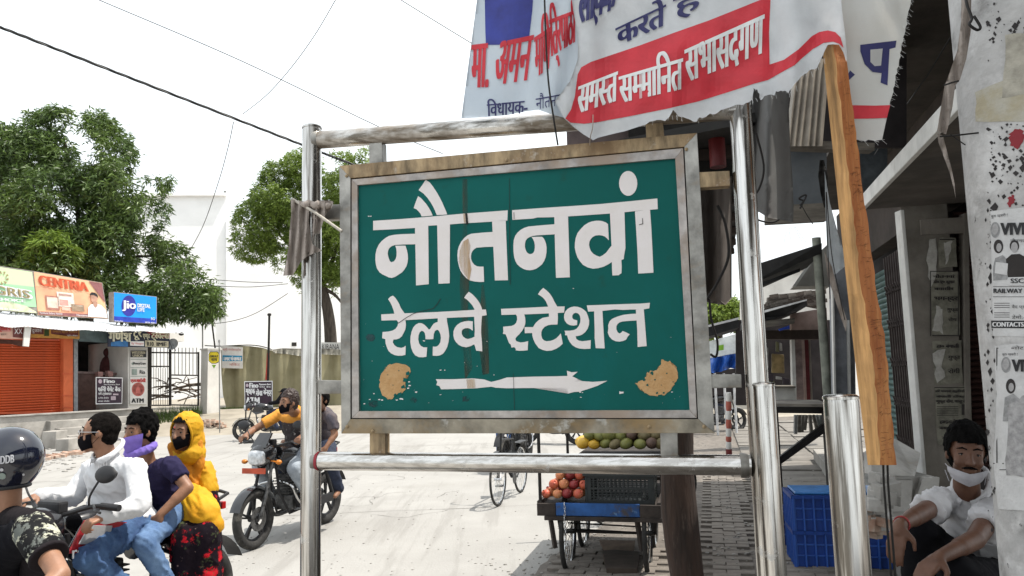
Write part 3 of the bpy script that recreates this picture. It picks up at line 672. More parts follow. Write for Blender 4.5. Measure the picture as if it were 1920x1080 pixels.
# left, pale banner behind with the blue portrait
def foldA(x, y):
    return .045+.006*math.sin(x*.06+y*.015)+.010*math.sin(x*.16+y*.03)*gauss(x, 1055, 45)+.004*noise.noise(Vector((x*.04, y*.02, 3)))
surfA = lambda x, y, o: S.at(x, y, foldA(x, y)+o)
bA = thing('banner', S.at(970, 110, .05), 'pale blue banner with red lettering and blue figure, left of the timber and red band', 'banner')
M_bpale = mat('pale_banner_cloth', (.62, .68, .74), .5, var=.08, scale=3, bump=.1, bscale=200, col2=(.70, .74, .77), trans=.4)
sheet([(901,-50),(865,222),(905,220),(950,216),(985,209),(1010,206),(1030,213),(1062,222),(1095,200),(1100,-50)], surfA, 9, 'cloth', M_bpale, bA, thick=.001)
pr = Print(surfA, .0003, .0016)
pr.poly([(908,-50),(910,60),(911,84),(935,84),(965,78),(992,72),(998,20),(1003,-50)], dice=9); pr.build('blue_print', M_bk, bA)
pr = Print(surfA, .0003, .003)
T(pr, 'मा.', [(886,84),(918,80),(914,164),(884,166)], .12, (4, 4), 3)
T(pr, 'अमन', [(936,78),(1000,64),(990,150),(925,160)], .05, (8, 4), 3)
T(pr, 'मिण', [(1002,36),(1036,14),(1030,128),(1004,146)], .08, (6, 4), 3)
T(pr, 'ित्रपाठी', [(1030,6),(1080,-8),(1078,104),(1034,136)], .05, (8, 4), 3)
pr.build('red_lettering', M_br, bA)
pr = Print(surfA, .0003, .003)
T(pr, 'िवधायक-', [(913,186),(990,178),(988,212),(914,218)], .018, (8, 2), 2); pr.build('navy_lettering', M_bn, bA)
pr = Print(surfA, .0003, .003); T(pr, 'नौतनवां', [(1004,176),(1062,166),(1058,196),(1005,206)], .0, (8, 2)); pr.build('navy_lettering', M_bn, bA)
# narrow end right of the timber with one letter
def foldC(x, y): return .03+.012*math.sin(x*.035+y*.02)+.03*max(0, (1600-x)/40)*max(0, 1-y/260)+.014*gauss(x-.45*y, 1660, 14)+.003*noise.noise(Vector((x*.04, y*.03, 5)))
surfC = lambda x, y, o: S.at(x, y, foldC(x, y)+o)
bC = thing('banner', S.at(1640, 120, .05), 'frayed white banner end with a large navy letter, right of the hanging timber', 'banner')
M_bcream = mat('cream_banner_cloth', (.68, .665, .63), .6, var=.08, scale=4, bump=.12, bscale=200, col2=(.72, .72, .7), trans=.4)
edgeC = [(1716,-50)]
y = -50
while y < 200:
    t = (y+50)/250; edgeC.append((1716-48*t**1.1+rgB.uniform(-1.5, 1.5), y)); y += 6
edgeC += [(1662,225),(1654,262),(1640,264),(1628,262),(1622,265),(1610,262),(1601,262)]
sheet(edgeC+[(1560,262),(1556,120),(1560,60),(1550,-50)], surfC, 9, 'cloth', M_bcream, bC, thick=.001)
pr = Print(surfC, .0003, .0016); pr.poly([(1590,197),(1640,198),(1669,197),(1663,221),(1640,222),(1592,223)], dice=9).build('red_stripe', M_br, bC)
pr = Print(surfC, .0003, .0016)
pr.poly([(1614,85),(1648,80),(1681,76),(1679,89),(1672,91),(1665,160),(1652,154),(1653,140),(1640,138),(1628,134),(1620,122),(1619,95),(1615,96)][:0] or [(1613,84),(1681,76),(1679,89),(1668,92),(1664,160),(1651,155),(1653,137),(1636,135),(1621,120),(1618,95),(1613,96)], dice=9)
pr.poly([(1594,132),(1603,140),(1592,150),(1586,146)])
pr.build('navy_letter', M_bn, bC)
pr = Print(surfC, .0003, .0030); pr.poly([(1632,93),(1655,91),(1652,123),(1640,124),(1632,116)]).build('letter_counter', M_bcream, bC)
th = MB()
for i in range(70):
    x, y = rgB.choice(edgeC[3:]); a = surfC(x-1, y, .001); b_ = surfC(x+rgB.uniform(2, 9), y+rgB.uniform(-2, 9), .003); th.tube([a, b_], .0004, 3)
th.build('loose_thread', M_bwl, bC, kind='stuff')
# hanging timber
M_wood = mat('orange_timber', (.42, .15, .042), .65, var=.4, scale=2.2, stretch=(14, 14, 1.1), bump=.5, bscale=9, col2=(.27, .075, .016)); over(M_wood, (.58, .26, .08), 3, .5, .62, stretch=(6, 6, .8), amt=.7)
M_wood2 = mat('pale_timber_edge', (.62, .34, .13), .7, var=.3, scale=2.2, stretch=(14, 14, 1.2), bump=.5, bscale=9)
tim = thing('timber_post', S.at(1610, 480, .1), 'rough sawn orange timber hanging aslant from the banner, left edge paler', 'timber')
NT = 44; L0 = [(1541,83),(1586,520),(1606,700),(1627,870)]; L1 = [(1563,80),(1613,520),(1640,700),(1652,874)]; L2 = [(1583,84),(1640,520),(1660,640),(1680,874)]
def pw(Ls, y):
    for i in range(len(Ls)-1):
        if y <= Ls[i+1][1] or i == len(Ls)-2:
            t = (y-Ls[i][1])/(Ls[i+1][1]-Ls[i][1]); return Ls[i][0]*(1-t)+Ls[i+1][0]*t
rgT = random.Random(4)
V = []; Fc = []; mi = []
sect = []
for i in range(NT+1):
    y = 40+i*(872-40)/NT; yy = max(y, 60); j = rgT.uniform(-.0012, .0012)
    tw = .02*(i/NT)
    a = S.at(pw(L0, yy), y, .075+j); b_ = S.at(pw(L1, yy)+rgT.uniform(-2, 2), y, .105+j); c = S.at(pw(L2, yy)+rgT.uniform(-1.6, 1.6), y, .085+rgT.uniform(-.001, .001)); d_ = S.at(pw(L2, yy)-8, y, .02)
    sect.append((a, b_, c, d_))
tb = MB()
for s_ in sect: tb.v += list(s_)
for i in range(NT):
    for k in range(4):
        tb.f.append((i*4+k, i*4+(k+1) % 4, (i+1)*4+(k+1) % 4, (i+1)*4+k)); tb.mi.append(1 if k == 0 else 0)
tb.f += [(3, 2, 1, 0), tuple(NT*4+k for k in range(4))]; tb.mi += [0, 0]
tb.build('timber', [M_wood, M_wood2], tim)
# saw ridges
rd = MB()
for i in range(230):
    y = 100+760*rgT.random()**.9; x0 = pw(L1, y)+1; x1 = pw(L2, y)-1.5; u0 = rgT.uniform(0, .75); u1 = min(1, u0+abs(rgT.gauss(0, .3))+.05)
    s0, s1 = x0+(x1-x0)*u0, x0+(x1-x0)*u1; o0, o1 = .105-.02*u0+.0012, .105-.02*u1+.0012
    rd.tube([S.at(s0, y, o0), S.at(s1, y-rgT.uniform(-2, 5), o1)], rgT.uniform(.0002, .0006), 4)
rd.build('saw_ridge', mat('dark_saw_mark', (.13, .045, .015), .8), tim, kind='stuff')
nl = MB()
for x in (1656, 1664): nl.tube([S.at(x, 868, .06), S.at(x+1, 905, .06), Vector(S.at(x+1, 905, .06))*1-Vector((0, 0, .9))], .0035, 8)
nl.build('iron_rod', mat('black_iron', (.02, .018, .016), .6, .4), tim, smooth=True)
# cords over the banners
M_cord = mat('black_cord', (.015, .013, .012), .7)
def cord(name, pts, r, m, label, cat='cord', group=None, n=8, seg=6):
    mb = MB(); mb.tube(smooth_path(pts, n), r, seg); return mb.build(name, m, None, smooth=True, label=label, cat=cat, group=group)
cord('cord', [S.at(1020,-40,.13), S.at(1023,60,.135), S.at(1028,150,.13), S.at(1037,215,.1), S.at(1046,272,.05)], .0035, M_cord, 'black cord hanging over the left fold of the banners')
cord('cord', [S.at(1112,215,.14), S.at(1111,240,.14), S.at(1107,256,.12), S.at(1106,272,.05)], .0018, mat('dirty_string', (.4, .33, .28), .8), 'short knotted string at the lowest corner of the red banded banner')
cord('cord', [S.at(1556,560,.05), S.at(1574,620,.05), S.at(1586,625,.05)][:1]+[S.at(1546,300,.03), S.at(1549,360,.03), S.at(1560,480,.03), S.at(1584,600,.03)][1:], .0015, M_cord, 'thin dark string beside the left edge of the orange timber')
# the rag and stick on the left post
M_rag = mat('grey_rag', (.36, .31, .275), .85, var=.2, scale=8, bump=.3, bscale=150, col2=(.27, .23, .2))
rag = thing('rag', S.at(575, 440, .05), 'torn grey beige rag tied round the left post of the sign', 'rag')
def foldR(x, y): return .055+.016*math.sin((x-545)*.42+(y-380)*.035)+.006*math.sin(x*.9)
sR = lambda x, y, o: S.at(x, y, foldR(x, y)+o)
sheet([(545,374),(560,376),(576,379),(580,392),(579,415),(582,440),(586,458),(604,470) ,(588,475),(574,482),(563,492),(556,505),(549,516),(531,517),(536,492),(541,462),(543,430),(546,400)], sR, 3, 'cloth', M_rag, rag, thick=.0015)
sheet([(586,382),(600,376),(615,375),(626,378),(622,390),(610,404),(603,425),(600,438),(588,440),(586,455),(588,436),(594,415),(592,400)], sR, 3, 'torn_strip', M_rag, rag, thick=.0015)
kn = MB(); kn.tube([S.at(567+6*i, 382+2*math.sin(i*2)+i*.5, .06+.006*math.sin(i*1.7)) for i in range(10)], [.008, .014, .016, .012, .015, .017, .013, .014, .012, .006], 10); kn.build('knot', M_rag, rag, smooth=True)
st = MB(); st.tube([S.at(549,374,.05), S.at(590,398,.075), S.at(641,434,.11)], [.006, .0055, .0055], 10)
st.build('stick', mat('pale_stick', (.48, .44, .38), .7, stretch=(8, 8, 8)), None, smooth=True, label='pale broken stick poking out of the rag on the left post', cat='stick')

# ---------------------------------------------------------------- overhead wires
M_wire = mat('black_wire', (.02, .02, .02), .6)
def wire(pts, r, label, group='overhead wires'):
    cord('overhead_wire', pts, r, M_wire, label, 'wire', group, n=10)
a = [P(-60,30,9), P(0,51,9.2), P(280,160,10), P(565,271,11.2), P(640,300,11.6), P(760,345,12)]
tw = smooth_path(a, 40); mb = MB()
for ph in (0, 2.1, 4.2):
    mb.tube([q+Vector((0, math.cos(i*.42+ph)*.011, math.sin(i*.42+ph)*.011)) for i, q in enumerate(tw)], .011, 5)
mb.build('overhead_wire', M_wire, None, smooth=True, label='thick twisted black cable running down behind the left post of the sign', cat='wire', group='overhead wires')
wire([P(170,-8,14), P(186,0,14), P(450,113,14), P(709,237,14.5), P(830,288,15)], .008, 'thin straight wire ending above the left part of the sign')
wire([P(640,-20,12), P(629,0,12), P(590,66,12.3), P(545,128,12.8), P(500,178,13.3), P(455,214,14)], .006, 'thin sagging wire curving down from the top edge to the thick cable')
wire([P(438,228,14), P(428,275,14.5), P(410,340,15), P(380,425,16), P(345,488,17)], .007, 'thin wire dropping from the thick cable to the large tree')
wire([P(730,-14,16), P(752,0,16), P(820,42,16), P(884,81,16)], .009, 'short wire left of the banners at the top edge')
wire([P(395,524,27), P(470,529,27), P(530,530,27.4)], .012, 'upper of two level wires before the white building')
wire([P(400,536,27), P(470,538,27), P(540,532,27.4)], .012, 'lower of two level wires before the white building')
wire([P(380,608,27), P(430,603,27), P(480,587,27), P(540,550,27.4)], .012, 'sagging wire rising towards the middle tree')
# ================================================================ left side of the street
DIRL = Vector((math.sin(R(35)), math.cos(R(35)), 0))
FL = Pl(P(0, 775, 21), DIRL)
zpl = FL.at(60, 777).z
lay = lambda pl, base=0.: (lambda x, y, o: pl.at(x, y, base+o))
def slab(mb, pl, pts, off, th): mb.prism([pl.at(x, y, off) for x, y in pts], -pl.n*th); return mb
def rec(x0, y0, x1, y1, s0=0., s1=None):   # rectangle with sloped edges: s = rise of y per px
    return [(x0, y0), (x1, y0+(x1-x0)*s0), (x1, y1+(x1-x0)*(s0 if s1 is None else s1)), (x0, y1)]
def words(pl, base, m, parent, items, name='lettering', layer=.002, split=True):
    for it in items:
        t, q = it[0], it[1]; bold = it[2] if len(it) > 2 else 0
        if len(q) == 4 and not hasattr(q[0], '__len__'): q = rec(q[0], q[1], q[2], q[3], it[3] if len(it) > 3 else 0)
        p = Print(lay(pl, base), layer, layer); p.text(t, q, bold=bold, copies=3 if bold else None); p.build(name, m, parent)
M_org = mat('orange_shutter', (.50, .085, .025), .5, var=.14, scale=1.2, bump=.1, bscale=20); over(M_org, (.36, .07, .03), 3, .55, .75, stretch=(1, 1, 3))
M_orgw = mat('orange_pillar', (.55, .12, .04), .7, var=.1, scale=2)
M_wallw = mat('whitewash', (.66, .64, .60), .9, var=.1, scale=1.3, bump=.3, bscale=12); over(M_wallw, (.42, .39, .34), 1.2, .56, .78, amt=.6)
M_plinth = mat('old_plaster', (.36, .34, .31), .92, var=.2, scale=1.6, bump=.5, bscale=14); over(M_plinth, (.2, .185, .165), 2.4, .52, .72, amt=.7)
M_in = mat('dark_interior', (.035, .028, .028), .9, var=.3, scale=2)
M_tin = mat('white_tin', (.74, .75, .76), .5, metal=.1, var=.04, scale=2, bump=.05); over(M_tin, (.5, .44, .38), 1.5, .66, .8, amt=.5)
M_blk = mat('black_iron', (.02, .018, .016), .6, .4)
M_prw = mat('white_print', (.75, .75, .75), .5, var=.03)
M_prk = mat('black_print', (.02, .02, .022), .5, var=.03)
M_prr = mat('red_print', (.50, .03, .03), .5, var=.05)
# plinth
s = thing('shop_plinth', FL.at(150, 800), 'long cracked concrete plinth with steps under the orange shutter shop', 'plinth')
A, B = FL.at(-160, 776.5, .9), FL.at(268, 766, .9); nrm = FL.n
z = zpl; pA = Vector((A.x, A.y, 0)); pB = Vector((B.x, B.y, 0))
mb = MB(); mb.prism([(pA.x, pA.y, z), (pB.x, pB.y, z), tuple(pB-nrm*5+Vector((0, 0, z))), tuple(pA-nrm*5+Vector((0, 0, z)))], (0, 0, -z-.05)); mb.build('wall', M_plinth, s, bevel=.02)
for k in range(4):
    h = z*(1-.25*(k+1))+.03; o = .3*(k+1)
    a = pA+(pB-pA)*(.52+.02*k); b = pA+(pB-pA)*(.93-.01*k)
    mb = MB(); mb.prism([a+nrm*(o-.3)+Vector((0, 0, h)), b+nrm*(o-.3)+Vector((0, 0, h)), b+nrm*o+Vector((0, 0, h)), a+nrm*o+Vector((0, 0, h))], (0, 0, -h)); mb.build('step', M_plinth, s, bevel=.015)
mb = MB(); mb.prism([pA+nrm*.06+Vector((0, 0, z+.0)), pB+nrm*.06+Vector((0, 0, z)), pB-nrm*.2+Vector((0, 0, z)), pA-nrm*.2+Vector((0, 0, z))], (0, 0, .045)); mb.build('edge_slab', M_conc, s, bevel=.01)
# block and pipe, brick rubble at the foot
rr = random.Random(11)
for x0, x1, y0, y1 in ((78, 104, 810, 842), (104, 128, 824, 846)):
    q = G((x0+x1)/2, y1); w = (x1-x0)*q.y/1400; h = (y1-y0)*q.y/1400
    mb = MB(); mb.box(q.x-w/2, q.x+w/2, q.y, q.y+.5, 0, h); mb.build('concrete_block', M_plinth, None, bevel=.015, label='squat concrete block at the foot of the plinth, '+('taller one' if x0 == 78 else 'lower one beside the taller'), cat='block')
M_brk = mat('brick_rubble', (.32, .17, .11), .9, var=.3, scale=6, bump=.5, col2=(.42, .36, .3), island=.25)
tr_ = thing('brick_row', G(120, 858), 'row of loose broken bricks lying at the road edge before the plinth', 'bricks')
for i in range(26):
    x = 76+i*3.2+rr.uniform(-1, 1); y = 862-i*.55+rr.uniform(-2, 3); q = G(x, y); mb = MB(); a = rr.uniform(0, 3)
    X = Vector((math.cos(a), math.sin(a), rr.uniform(-.2, .2)))*.1; Y = Vector((-math.sin(a), math.cos(a), 0))*.05; mb.obox(q+Vector((0, 0, .035)), X, Y, Vector((0, 0, .035))); mb.build('brick', M_brk, tr_)
mb = MB()
for i in range(90):
    q = G(rr.uniform(0, 190), rr.uniform(842, 885)); sz = rr.uniform(.02, .05); mb.ball(q+Vector((0, 0, sz*.2)), (sz*1.5, sz, sz*.5), 5, 3)
mb.build('rubble', M_conc, kind='stuff')
sf = thing('brick_heap', G(405, 800), 'low heap of stacked old bricks right of the yellow scarf woman', 'bricks')
for j in range(5):
    for i in range(14-j*2):
        x = 376+i*4.6+j*2+rr.uniform(-.8, .8); q = G(x+rr.uniform(-1, 1), 808+rr.uniform(-2, 2)); mb = MB(); a = rr.uniform(-.3, .3)
        mb.obox(q+Vector((0, 0, .035+j*.072)), Vector((math.cos(a), math.sin(a), 0))*.06, Vector((-math.sin(a), math.cos(a), 0))*.11, Vector((0, 0, .034))); mb.build('brick', M_brk, sf)

# orange shutter shop
sh = thing('shutter_shop', FL.at(20, 776), 'small shop closed by a wide orange roller shutter', 'shop')
mb = MB(); slab(mb, FL, [(-160, 590), (140, 612), (139, 776), (-160, 777)], -.25, 3.2); mb.build('wall', M_orgw, sh)
mb = MB(); slab(mb, FL, [(119, 632), (137, 633), (137, 775), (119, 775.5)], .12, .36); mb.build('pillar', M_orgw, sh, bevel=.015)
a0, b0 = FL.uv(-150, 777, -.1), FL.uv(117.5, 775, -.1); zt = FL.uv(117, 636, -.1)[1]
n = 30
st_ = FL.uv(118, 776, -.1)
for k in range(n):
    mbk = MB(); z0 = st_[1]+(zt-st_[1])*k/n; z1_ = st_[1]+(zt-st_[1])*(k+1)/n; zm = (z0+z1_)/2
    prof = [(-.12, z0), (-.085, z0+.2*(zm-z0)), (-.06, zm), (-.085, z1_-.2*(z1_-zm)), (-.12, z1_-.004), (-.14, z1_-.004), (-.14, z0)]
    n_ = len(prof); A = [FL.pt(a0[0], b, o) for o, b in prof]; B = [FL.pt(b0[0], b, o) for o, b in prof]
    mbk.add(A+B, [(i, (i+1) % n_, n_+(i+1) % n_, n_+i) for i in range(n_)]); mbk.build('shutter_slat', M_org, sh)
mb = MB(); slab(mb, FL, [(-150, 773), (118, 772), (118, 776), (-150, 777)], 0, .1); mb.build('bottom_rail', M_org, sh)
mb = MB()
for y in (700, 741, 763): slab(mb, FL, [(117, y), (137.4, y), (137.4, y+1.6), (117, y+1.6)], .14, .02)
mb.build('lock_bar', M_org, sh, kind='stuff')
bd = thing('shop_signboard', FL.at(104, 632, .3), 'narrow yellow orange signboard over the orange shutter', 'signboard')
M_yo = mat('yellow_board', (.52, .26, .05), .5); M_mar = mat('maroon_board', (.14, .03, .025), .5)
mb = MB(); slab(mb, FL, [(58, 612), (149, 616), (149, 635.5), (58, 633)], .3, .05); mb.build('board', M_yo, bd)
p = Print(lay(FL, .3), .002, .002); p.poly([(96, 615), (147, 617), (147, 631), (124, 630), (124, 627), (96, 626)]); p.poly([(58, 614), (82, 615), (82, 627), (58, 626)]); p.build('panel', M_mar, bd)
words(FL, .305, M_yo, bd, [('जनरल स्टोर सामान', (98, 618, 145, 625), 0, .03)]); words(FL, .305, M_prw, bd, [('प्रो० मोबा०', (126, 627, 146, 631), 0, .03), ('दुकान', (60, 617, 78, 625), 0, .03)])
p = Print(lay(FL, .3), .002, .002); p.rect(83, 617, 92, 630); p.build('panel', mat('dark_green_print', (.03, .06, .01), .6), bd)
hb = thing('hanging_signboard', FL.at(20, 635, 1.15), 'red and cream shop board hanging under the tin awning at the left edge', 'signboard')
mb = MB(); slab(mb, FL, [(-40, 606), (46, 612), (45, 636), (-40, 633)], 1.1, .04); mb.build('board', mat('cream_board', (.55, .33, .25), .5, var=.1), hb)
p = Print(lay(FL, 1.1), .002, .002); p.poly([(-40, 606), (20, 611), (20, 622), (-40, 620)]); p.build('panel', mat('pale_red_print', (.55, .22, .2), .5), hb)
p = Print(lay(FL, 1.1), .002, .002); p.poly([(24, 613), (45, 614), (44, 634), (24, 632)]); p.build('panel', M_mar, hb)
words(FL, 1.105, M_prr, hb, [('भण्डार', (-22, 609, 21, 622), .04, .02)]); words(FL, 1.105, M_prw, hb, [('XX', (27, 616, 42, 626))]); words(FL, 1.105, M_prk, hb, [('सेवा सदन', (-10, 624, 12, 629))])
mb = MB(); slab(mb, FL, [(47, 612), (59, 613), (54.5, 650), (43.5, 649)], 1.25, .06); mb.build('white_board_strip', M_wallw, None, bevel=.004, label='narrow white board hanging below the tin awning edge', cat='board')
mb = MB(); slab(mb, FL, [(-40, 634), (43, 638), (43, 650), (20, 645), (-40, 642)], .7, .03); mb.build('awning_flap', mat('dark_brown_cloth', (.09, .035, .025), .8), None, label='dark brown cloth flap under the tin awning above the orange shutter', cat='cloth')

# travel shop
ts = thing('travel_shop', FL.at(200, 765), 'open travel and money shop with a dark interior and white pillar', 'shop')
mb = MB(); slab(mb, FL, [(140, 612), (345, 622), (345, 640), (140, 637)], -.2, .3); mb.build('lintel', M_wallw, ts)
mb = MB()
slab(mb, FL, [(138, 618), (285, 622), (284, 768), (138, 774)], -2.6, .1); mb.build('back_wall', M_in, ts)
mb = MB(); slab(mb, FL, [(138.5, 614), (146, 614), (146, 773), (138.5, 774)], -.15, 2.4); mb.build('side_wall', mat('pale_side_wall', (.3, .33, .35), .8), ts)
mb = MB(); slab(mb, FL, [(240, 640), (277, 640), (277, 768.5), (240, 770)], .05, 2.6); mb.build('pillar', M_wallw, ts, bevel=.01)
mb = MB(); slab(mb, FL, [(138, 612), (284, 618), (284, 624), (138, 620)], .1, 2.8); mb.build('ceiling', M_in, ts)
mb = MB(); slab(mb, FL, [(148, 618), (204, 621), (204, 643), (148, 640)], .12, .02); mb.build('header_panel', mat('grey_teal_panel', (.12, .17, .18), .6, var=.3, scale=2), ts)
mb = MB(); slab(mb, FL, [(146, 700), (180, 700), (180, 772), (146, 773)], -.7, .4); mb.build('counter', mat('brown_counter', (.10, .05, .04), .6), ts)
mb = MB(); slab(mb, FL, [(146, 696), (240, 700), (240, 704), (146, 700)], -.65, .6); mb.build('counter_top', mat('counter_top', (.2, .13, .12), .5), ts)
q = FL.at(200, 692, -1.3); mb = MB(); mb.ball(q, (.22, .2, .45)); mb.ball(q+Vector((0, 0, .55)), (.12, .12, .15)); 
mb.build('cloth_bundle', mat('maroon_cloth', (.10, .03, .03), .9), None, smooth=True, label='dark maroon bundle standing inside the travel shop', cat='bundle')
for x in (184, 203):
    mb = MB(); slab(mb, FL, [(x, 697-(x-184)*.1), (x+9, 697), (x+9, 706), (x, 706)], -.5, .2); mb.build('carton', mat('pinkish_carton', (.4, .22, .2), .7), None, label='small pinkish carton on the shop counter, '+('left' if x == 184 else 'right')+' one', cat='box')
# boards on the travel shop
gb = thing('shop_signboard', FL.at(260, 636, .5), 'dark blue board with yellow-white lettering above the travel shop', 'signboard')
mb = MB(); slab(mb, FL, [(203, 619), (318, 621), (318, 652), (203, 650)], .55, .05); mb.build('board', mat('dark_blue_board', (.012, .018, .045), .5, var=.3, scale=3), gb)
p = Print(lay(FL, .55), .002, .002); p.poly([(272, 621), (318, 622), (318, 634), (290, 633)]); p.build('red_panel', mat('wine_print', (.25, .02, .04), .5), gb)
p = Print(lay(FL, .55), .002, .002); p.poly([(272, 638), (316, 640), (316, 651), (272, 650)]); p.build('cream_panel', mat('cream_print', (.6, .55, .4), .5), gb)
p = Print(lay(FL, .55), .002, .002); p.poly([(208, 642), (228, 638), (240, 640), (240, 650), (208, 649)]); p.build('blue_panel', mat('blue_print2', (.03, .16, .4), .5), gb)
p = Print(lay(FL, .55), .002, .002); p.poly([(244, 640), (270, 640), (270, 649), (244, 648)]); p.build('label_panel', M_prw, gb)
words(FL, .557, mat('cream_lettering', (.8, .78, .6), .5), gb, [('गणेश', (204, 616, 246, 640), .05, .02), ('टूर', (250, 617, 266, 638), .08, .02), ('एण्ड', (268, 626, 281, 637), .05, .02), ('ट्रेव|ल~|स', (284, 620, 317, 639), .05, .02)])
words(FL, .557, M_prr, gb, [('W', (246, 642, 252, 647)), ('Moneygram', (254, 642, 269, 647))]); words(FL, .557, M_prk, gb, [('R10', (276, 641, 288, 649), .05), ('IME', (294, 642, 312, 649), .05)])
ap = thing('poster_column', FL.at(259, 765, .08), 'white column panel of money transfer posters ending in ATM', 'poster')
mb = MB(); slab(mb, FL, [(244, 655), (275, 657), (275, 758), (244, 758)], .09, .03); mb.build('panel', mat('poster_white', (.62, .6, .57), .6, var=.06), ap)
p = Print(lay(FL, .09), .002, .002); p.rect(244.5, 657, 274.5, 670); p.build('black_panel', M_prk, ap)
words(FL, .096, mat('cream_print', (.6, .55, .4), .5), ap, [('WESTERN', (247, 658.5, 272, 663.5), .03), ('UNION', (249, 664.5, 268, 669), .03)])
words(FL, .092, M_prk, ap, [('MoneyGram', (250, 679, 273, 685), .02), ('Ria', (262, 694, 272, 701), .06), ('ATM', (247, 747, 269, 755), .08)])
words(FL, .092, M_prr, ap, [('एलआईसी', (245, 709, 273, 718), .04)])
p = Print(lay(FL, .09), .002, .002); p.rect(245, 673, 274.5, 674.2).rect(245, 689, 274.5, 690).rect(245, 705, 274.5, 706).rect(247, 692, 257, 703).ell(249, 682, 2.4, 2.4); p.build('rule', mat('grey_print', (.25, .3, .27), .6), ap)
p = Print(lay(FL, .09), .002, .002); p.poly([(259+12*math.cos(t/20*6.2832), 730+13*math.sin(t/20*6.2832)) for t in range(21)]+[(259+10*math.cos(t/20*6.2832), 730+11*math.sin(t/20*6.2832)) for t in range(20, -1, -1)]).poly([(258, 722), (262, 728), (264, 738), (254, 738), (255, 730)]); p.build('round_crest', mat('faded_red_print', (.45, .12, .1), .6), ap)
fb = thing('notice_board', FL.at(205, 758, .2), 'black board with white lettering standing in the travel shop doorway', 'signboard')
mb = MB(); slab(mb, FL, [(180, 707), (230, 708), (229, 757), (180, 758)], .2, .03); mb.build('board', M_prw, fb)
p = Print(lay(FL, .2), .002, .002); p.poly([(181.2, 708.5), (228.8, 709.5), (228, 755.5), (181.2, 756.5)]); p.build('panel', mat('plum_black_print', (.035, .015, .03), .5), fb)
words(FL, .206, M_prw, fb, [('Fino', (195, 711, 215, 718), .07), ('Fino Payments Bank', (195, 719.5, 225, 723)), ('फिनो पेमेंट बैंक', (184, 724, 226, 734), .02), ('नये ट्रांसफर', (184, 735, 209, 742), .02), ('ATM लेनदेन', (184, 744, 204, 748)), ('आधार लेनदेन', (184, 750, 205, 754))])
p = Print(lay(FL, .204), .002, .002); p.ell(188, 715, 3.6, 4).rect(208, 743, 217, 750).rect(212, 738, 222, 741); p.build('pictogram', mat('pale_print', (.5, .4, .45), .5), fb)
words(FL, -2.45, mat('grey_print', (.25, .3, .27), .6), ts, [('ATM', (208, 672, 228, 690), .04)], name='wall_lettering')
# rooftop billboards
M_gr = mat('green_board_face', (.40, .66, .38), .5, var=.3, scale=.5, bump=.03, col2=(.22, .50, .30)); M_frm = mat('board_edge', (.3, .27, .24), .6)
gbd = thing('billboard', FL.at(0, 585, .3), 'green and cream billboard at the left edge above the tin awning', 'billboard')
mb = MB(); slab(mb, FL, [(-70, 488), (62, 508), (70, 588), (-62, 578)], .42, .06); mb.build('frame', M_frm, gbd)
p = Print(lay(FL, .42), .004, .002); p.poly([(-70, 490), (60, 510), (64, 540), (-64, 524)]); p.build('face', mat('pale_green_print', (.52, .70, .42), .5, col2=(.66, .74, .42), scale=.4), gbd)
p = Print(lay(FL, .42), .004, .003); p.poly([(-64, 524), (64, 538), (68.5, 576), (-62, 568)]); p.build('face', M_gr, gbd)
p = Print(lay(FL, .42), .004, .004); p.poly([(-62, 566), (20, 566), (50, 574), (68.5, 585), (68.8, 587), (-62, 576)]); p.build('face', mat('pale_yellow_print', (.66, .72, .48), .5), gbd)
words(FL, .436, M_prw, gbd, [('AGRIS', [(-38, 528), (56, 544), (58, 561), (-36, 549)], .09)], name='lettering'); words(FL, .45, mat('bronze_print', (.34, .27, .13), .5), gbd, [('AGRIS', [(-36, 530), (54, 545.5), (56, 559.5), (-34, 547.5)], .02)], name='lettering')
words(FL, .436, M_prw, gbd, [('FIRST CHOICE', [(-50, 554), (47, 562), (47, 567), (-50, 560)], .02), ('MOB 9839 KUMAR', [(-30, 574), (36, 580), (36, 583), (-30, 578)], .01)])
p = Print(lay(FL, .43), .004, .004)
for k in range(9):
    t = k*.7; p.poly([(4+12*math.cos(t), 521+12*math.sin(t)), (4+13*math.cos(t+.35), 521+13.5*math.sin(t+.35)), (4+6*math.cos(t+.5), 521+6*math.sin(t+.5))])
p.build('floral_emblem', mat('bronze_print', (.34, .27, .13), .5), gbd, kind='stuff')
cbd = thing('billboard', FL.at(135, 592, .3), 'pink and orange billboard showing a shirted man beside pictures of goods', 'billboard')
CQ = [(62, 508), (192, 530), (203, 598), (70, 592)]
mb = MB(); slab(mb, FL, CQ, .36, .06); mb.build('frame', M_frm, cbd)
p = Print(lay(FL, .36), .004, .002); p.poly(subq(CQ, .01, .015, .99, .985)); p.build('face', mat('peach_print', (.78, .42, .26), .5, var=.2, scale=.6, col2=(.80, .56, .30)), cbd)
p = Print(lay(FL, .366), .004, .002); p.poly(subq(CQ, .01, .33, .87, .9)); p.build('face', mat('salmon_print', (.72, .27, .17), .5, scale=.7, col2=(.82, .52, .30)), cbd)
words(FL, .38, mat('red_orange_print', (.68, .12, .05), .5), cbd, [('CENTRIA', subq(CQ, .08, .07, .77, .31), .045)])
p = Print(lay(FL, .374), .004, .002); p.poly(subq(CQ, .02, .9, .76, .975)); p.build('face', mat('brown_print', (.30, .12, .12), .5), cbd)
p = Print(lay(FL, .374), .004, .002); p.poly(subq(CQ, .80, .02, .99, .5)[:2]+[bil(CQ)(.99, .55), bil(CQ)(.9, .3)]); p.build('face', mat('brown_print', (.30, .12, .12), .5), cbd)
def inq(pr_, u0, v0, u1, v1): pr_.poly(subq(CQ, u0, v0, u1, v1)); return pr_
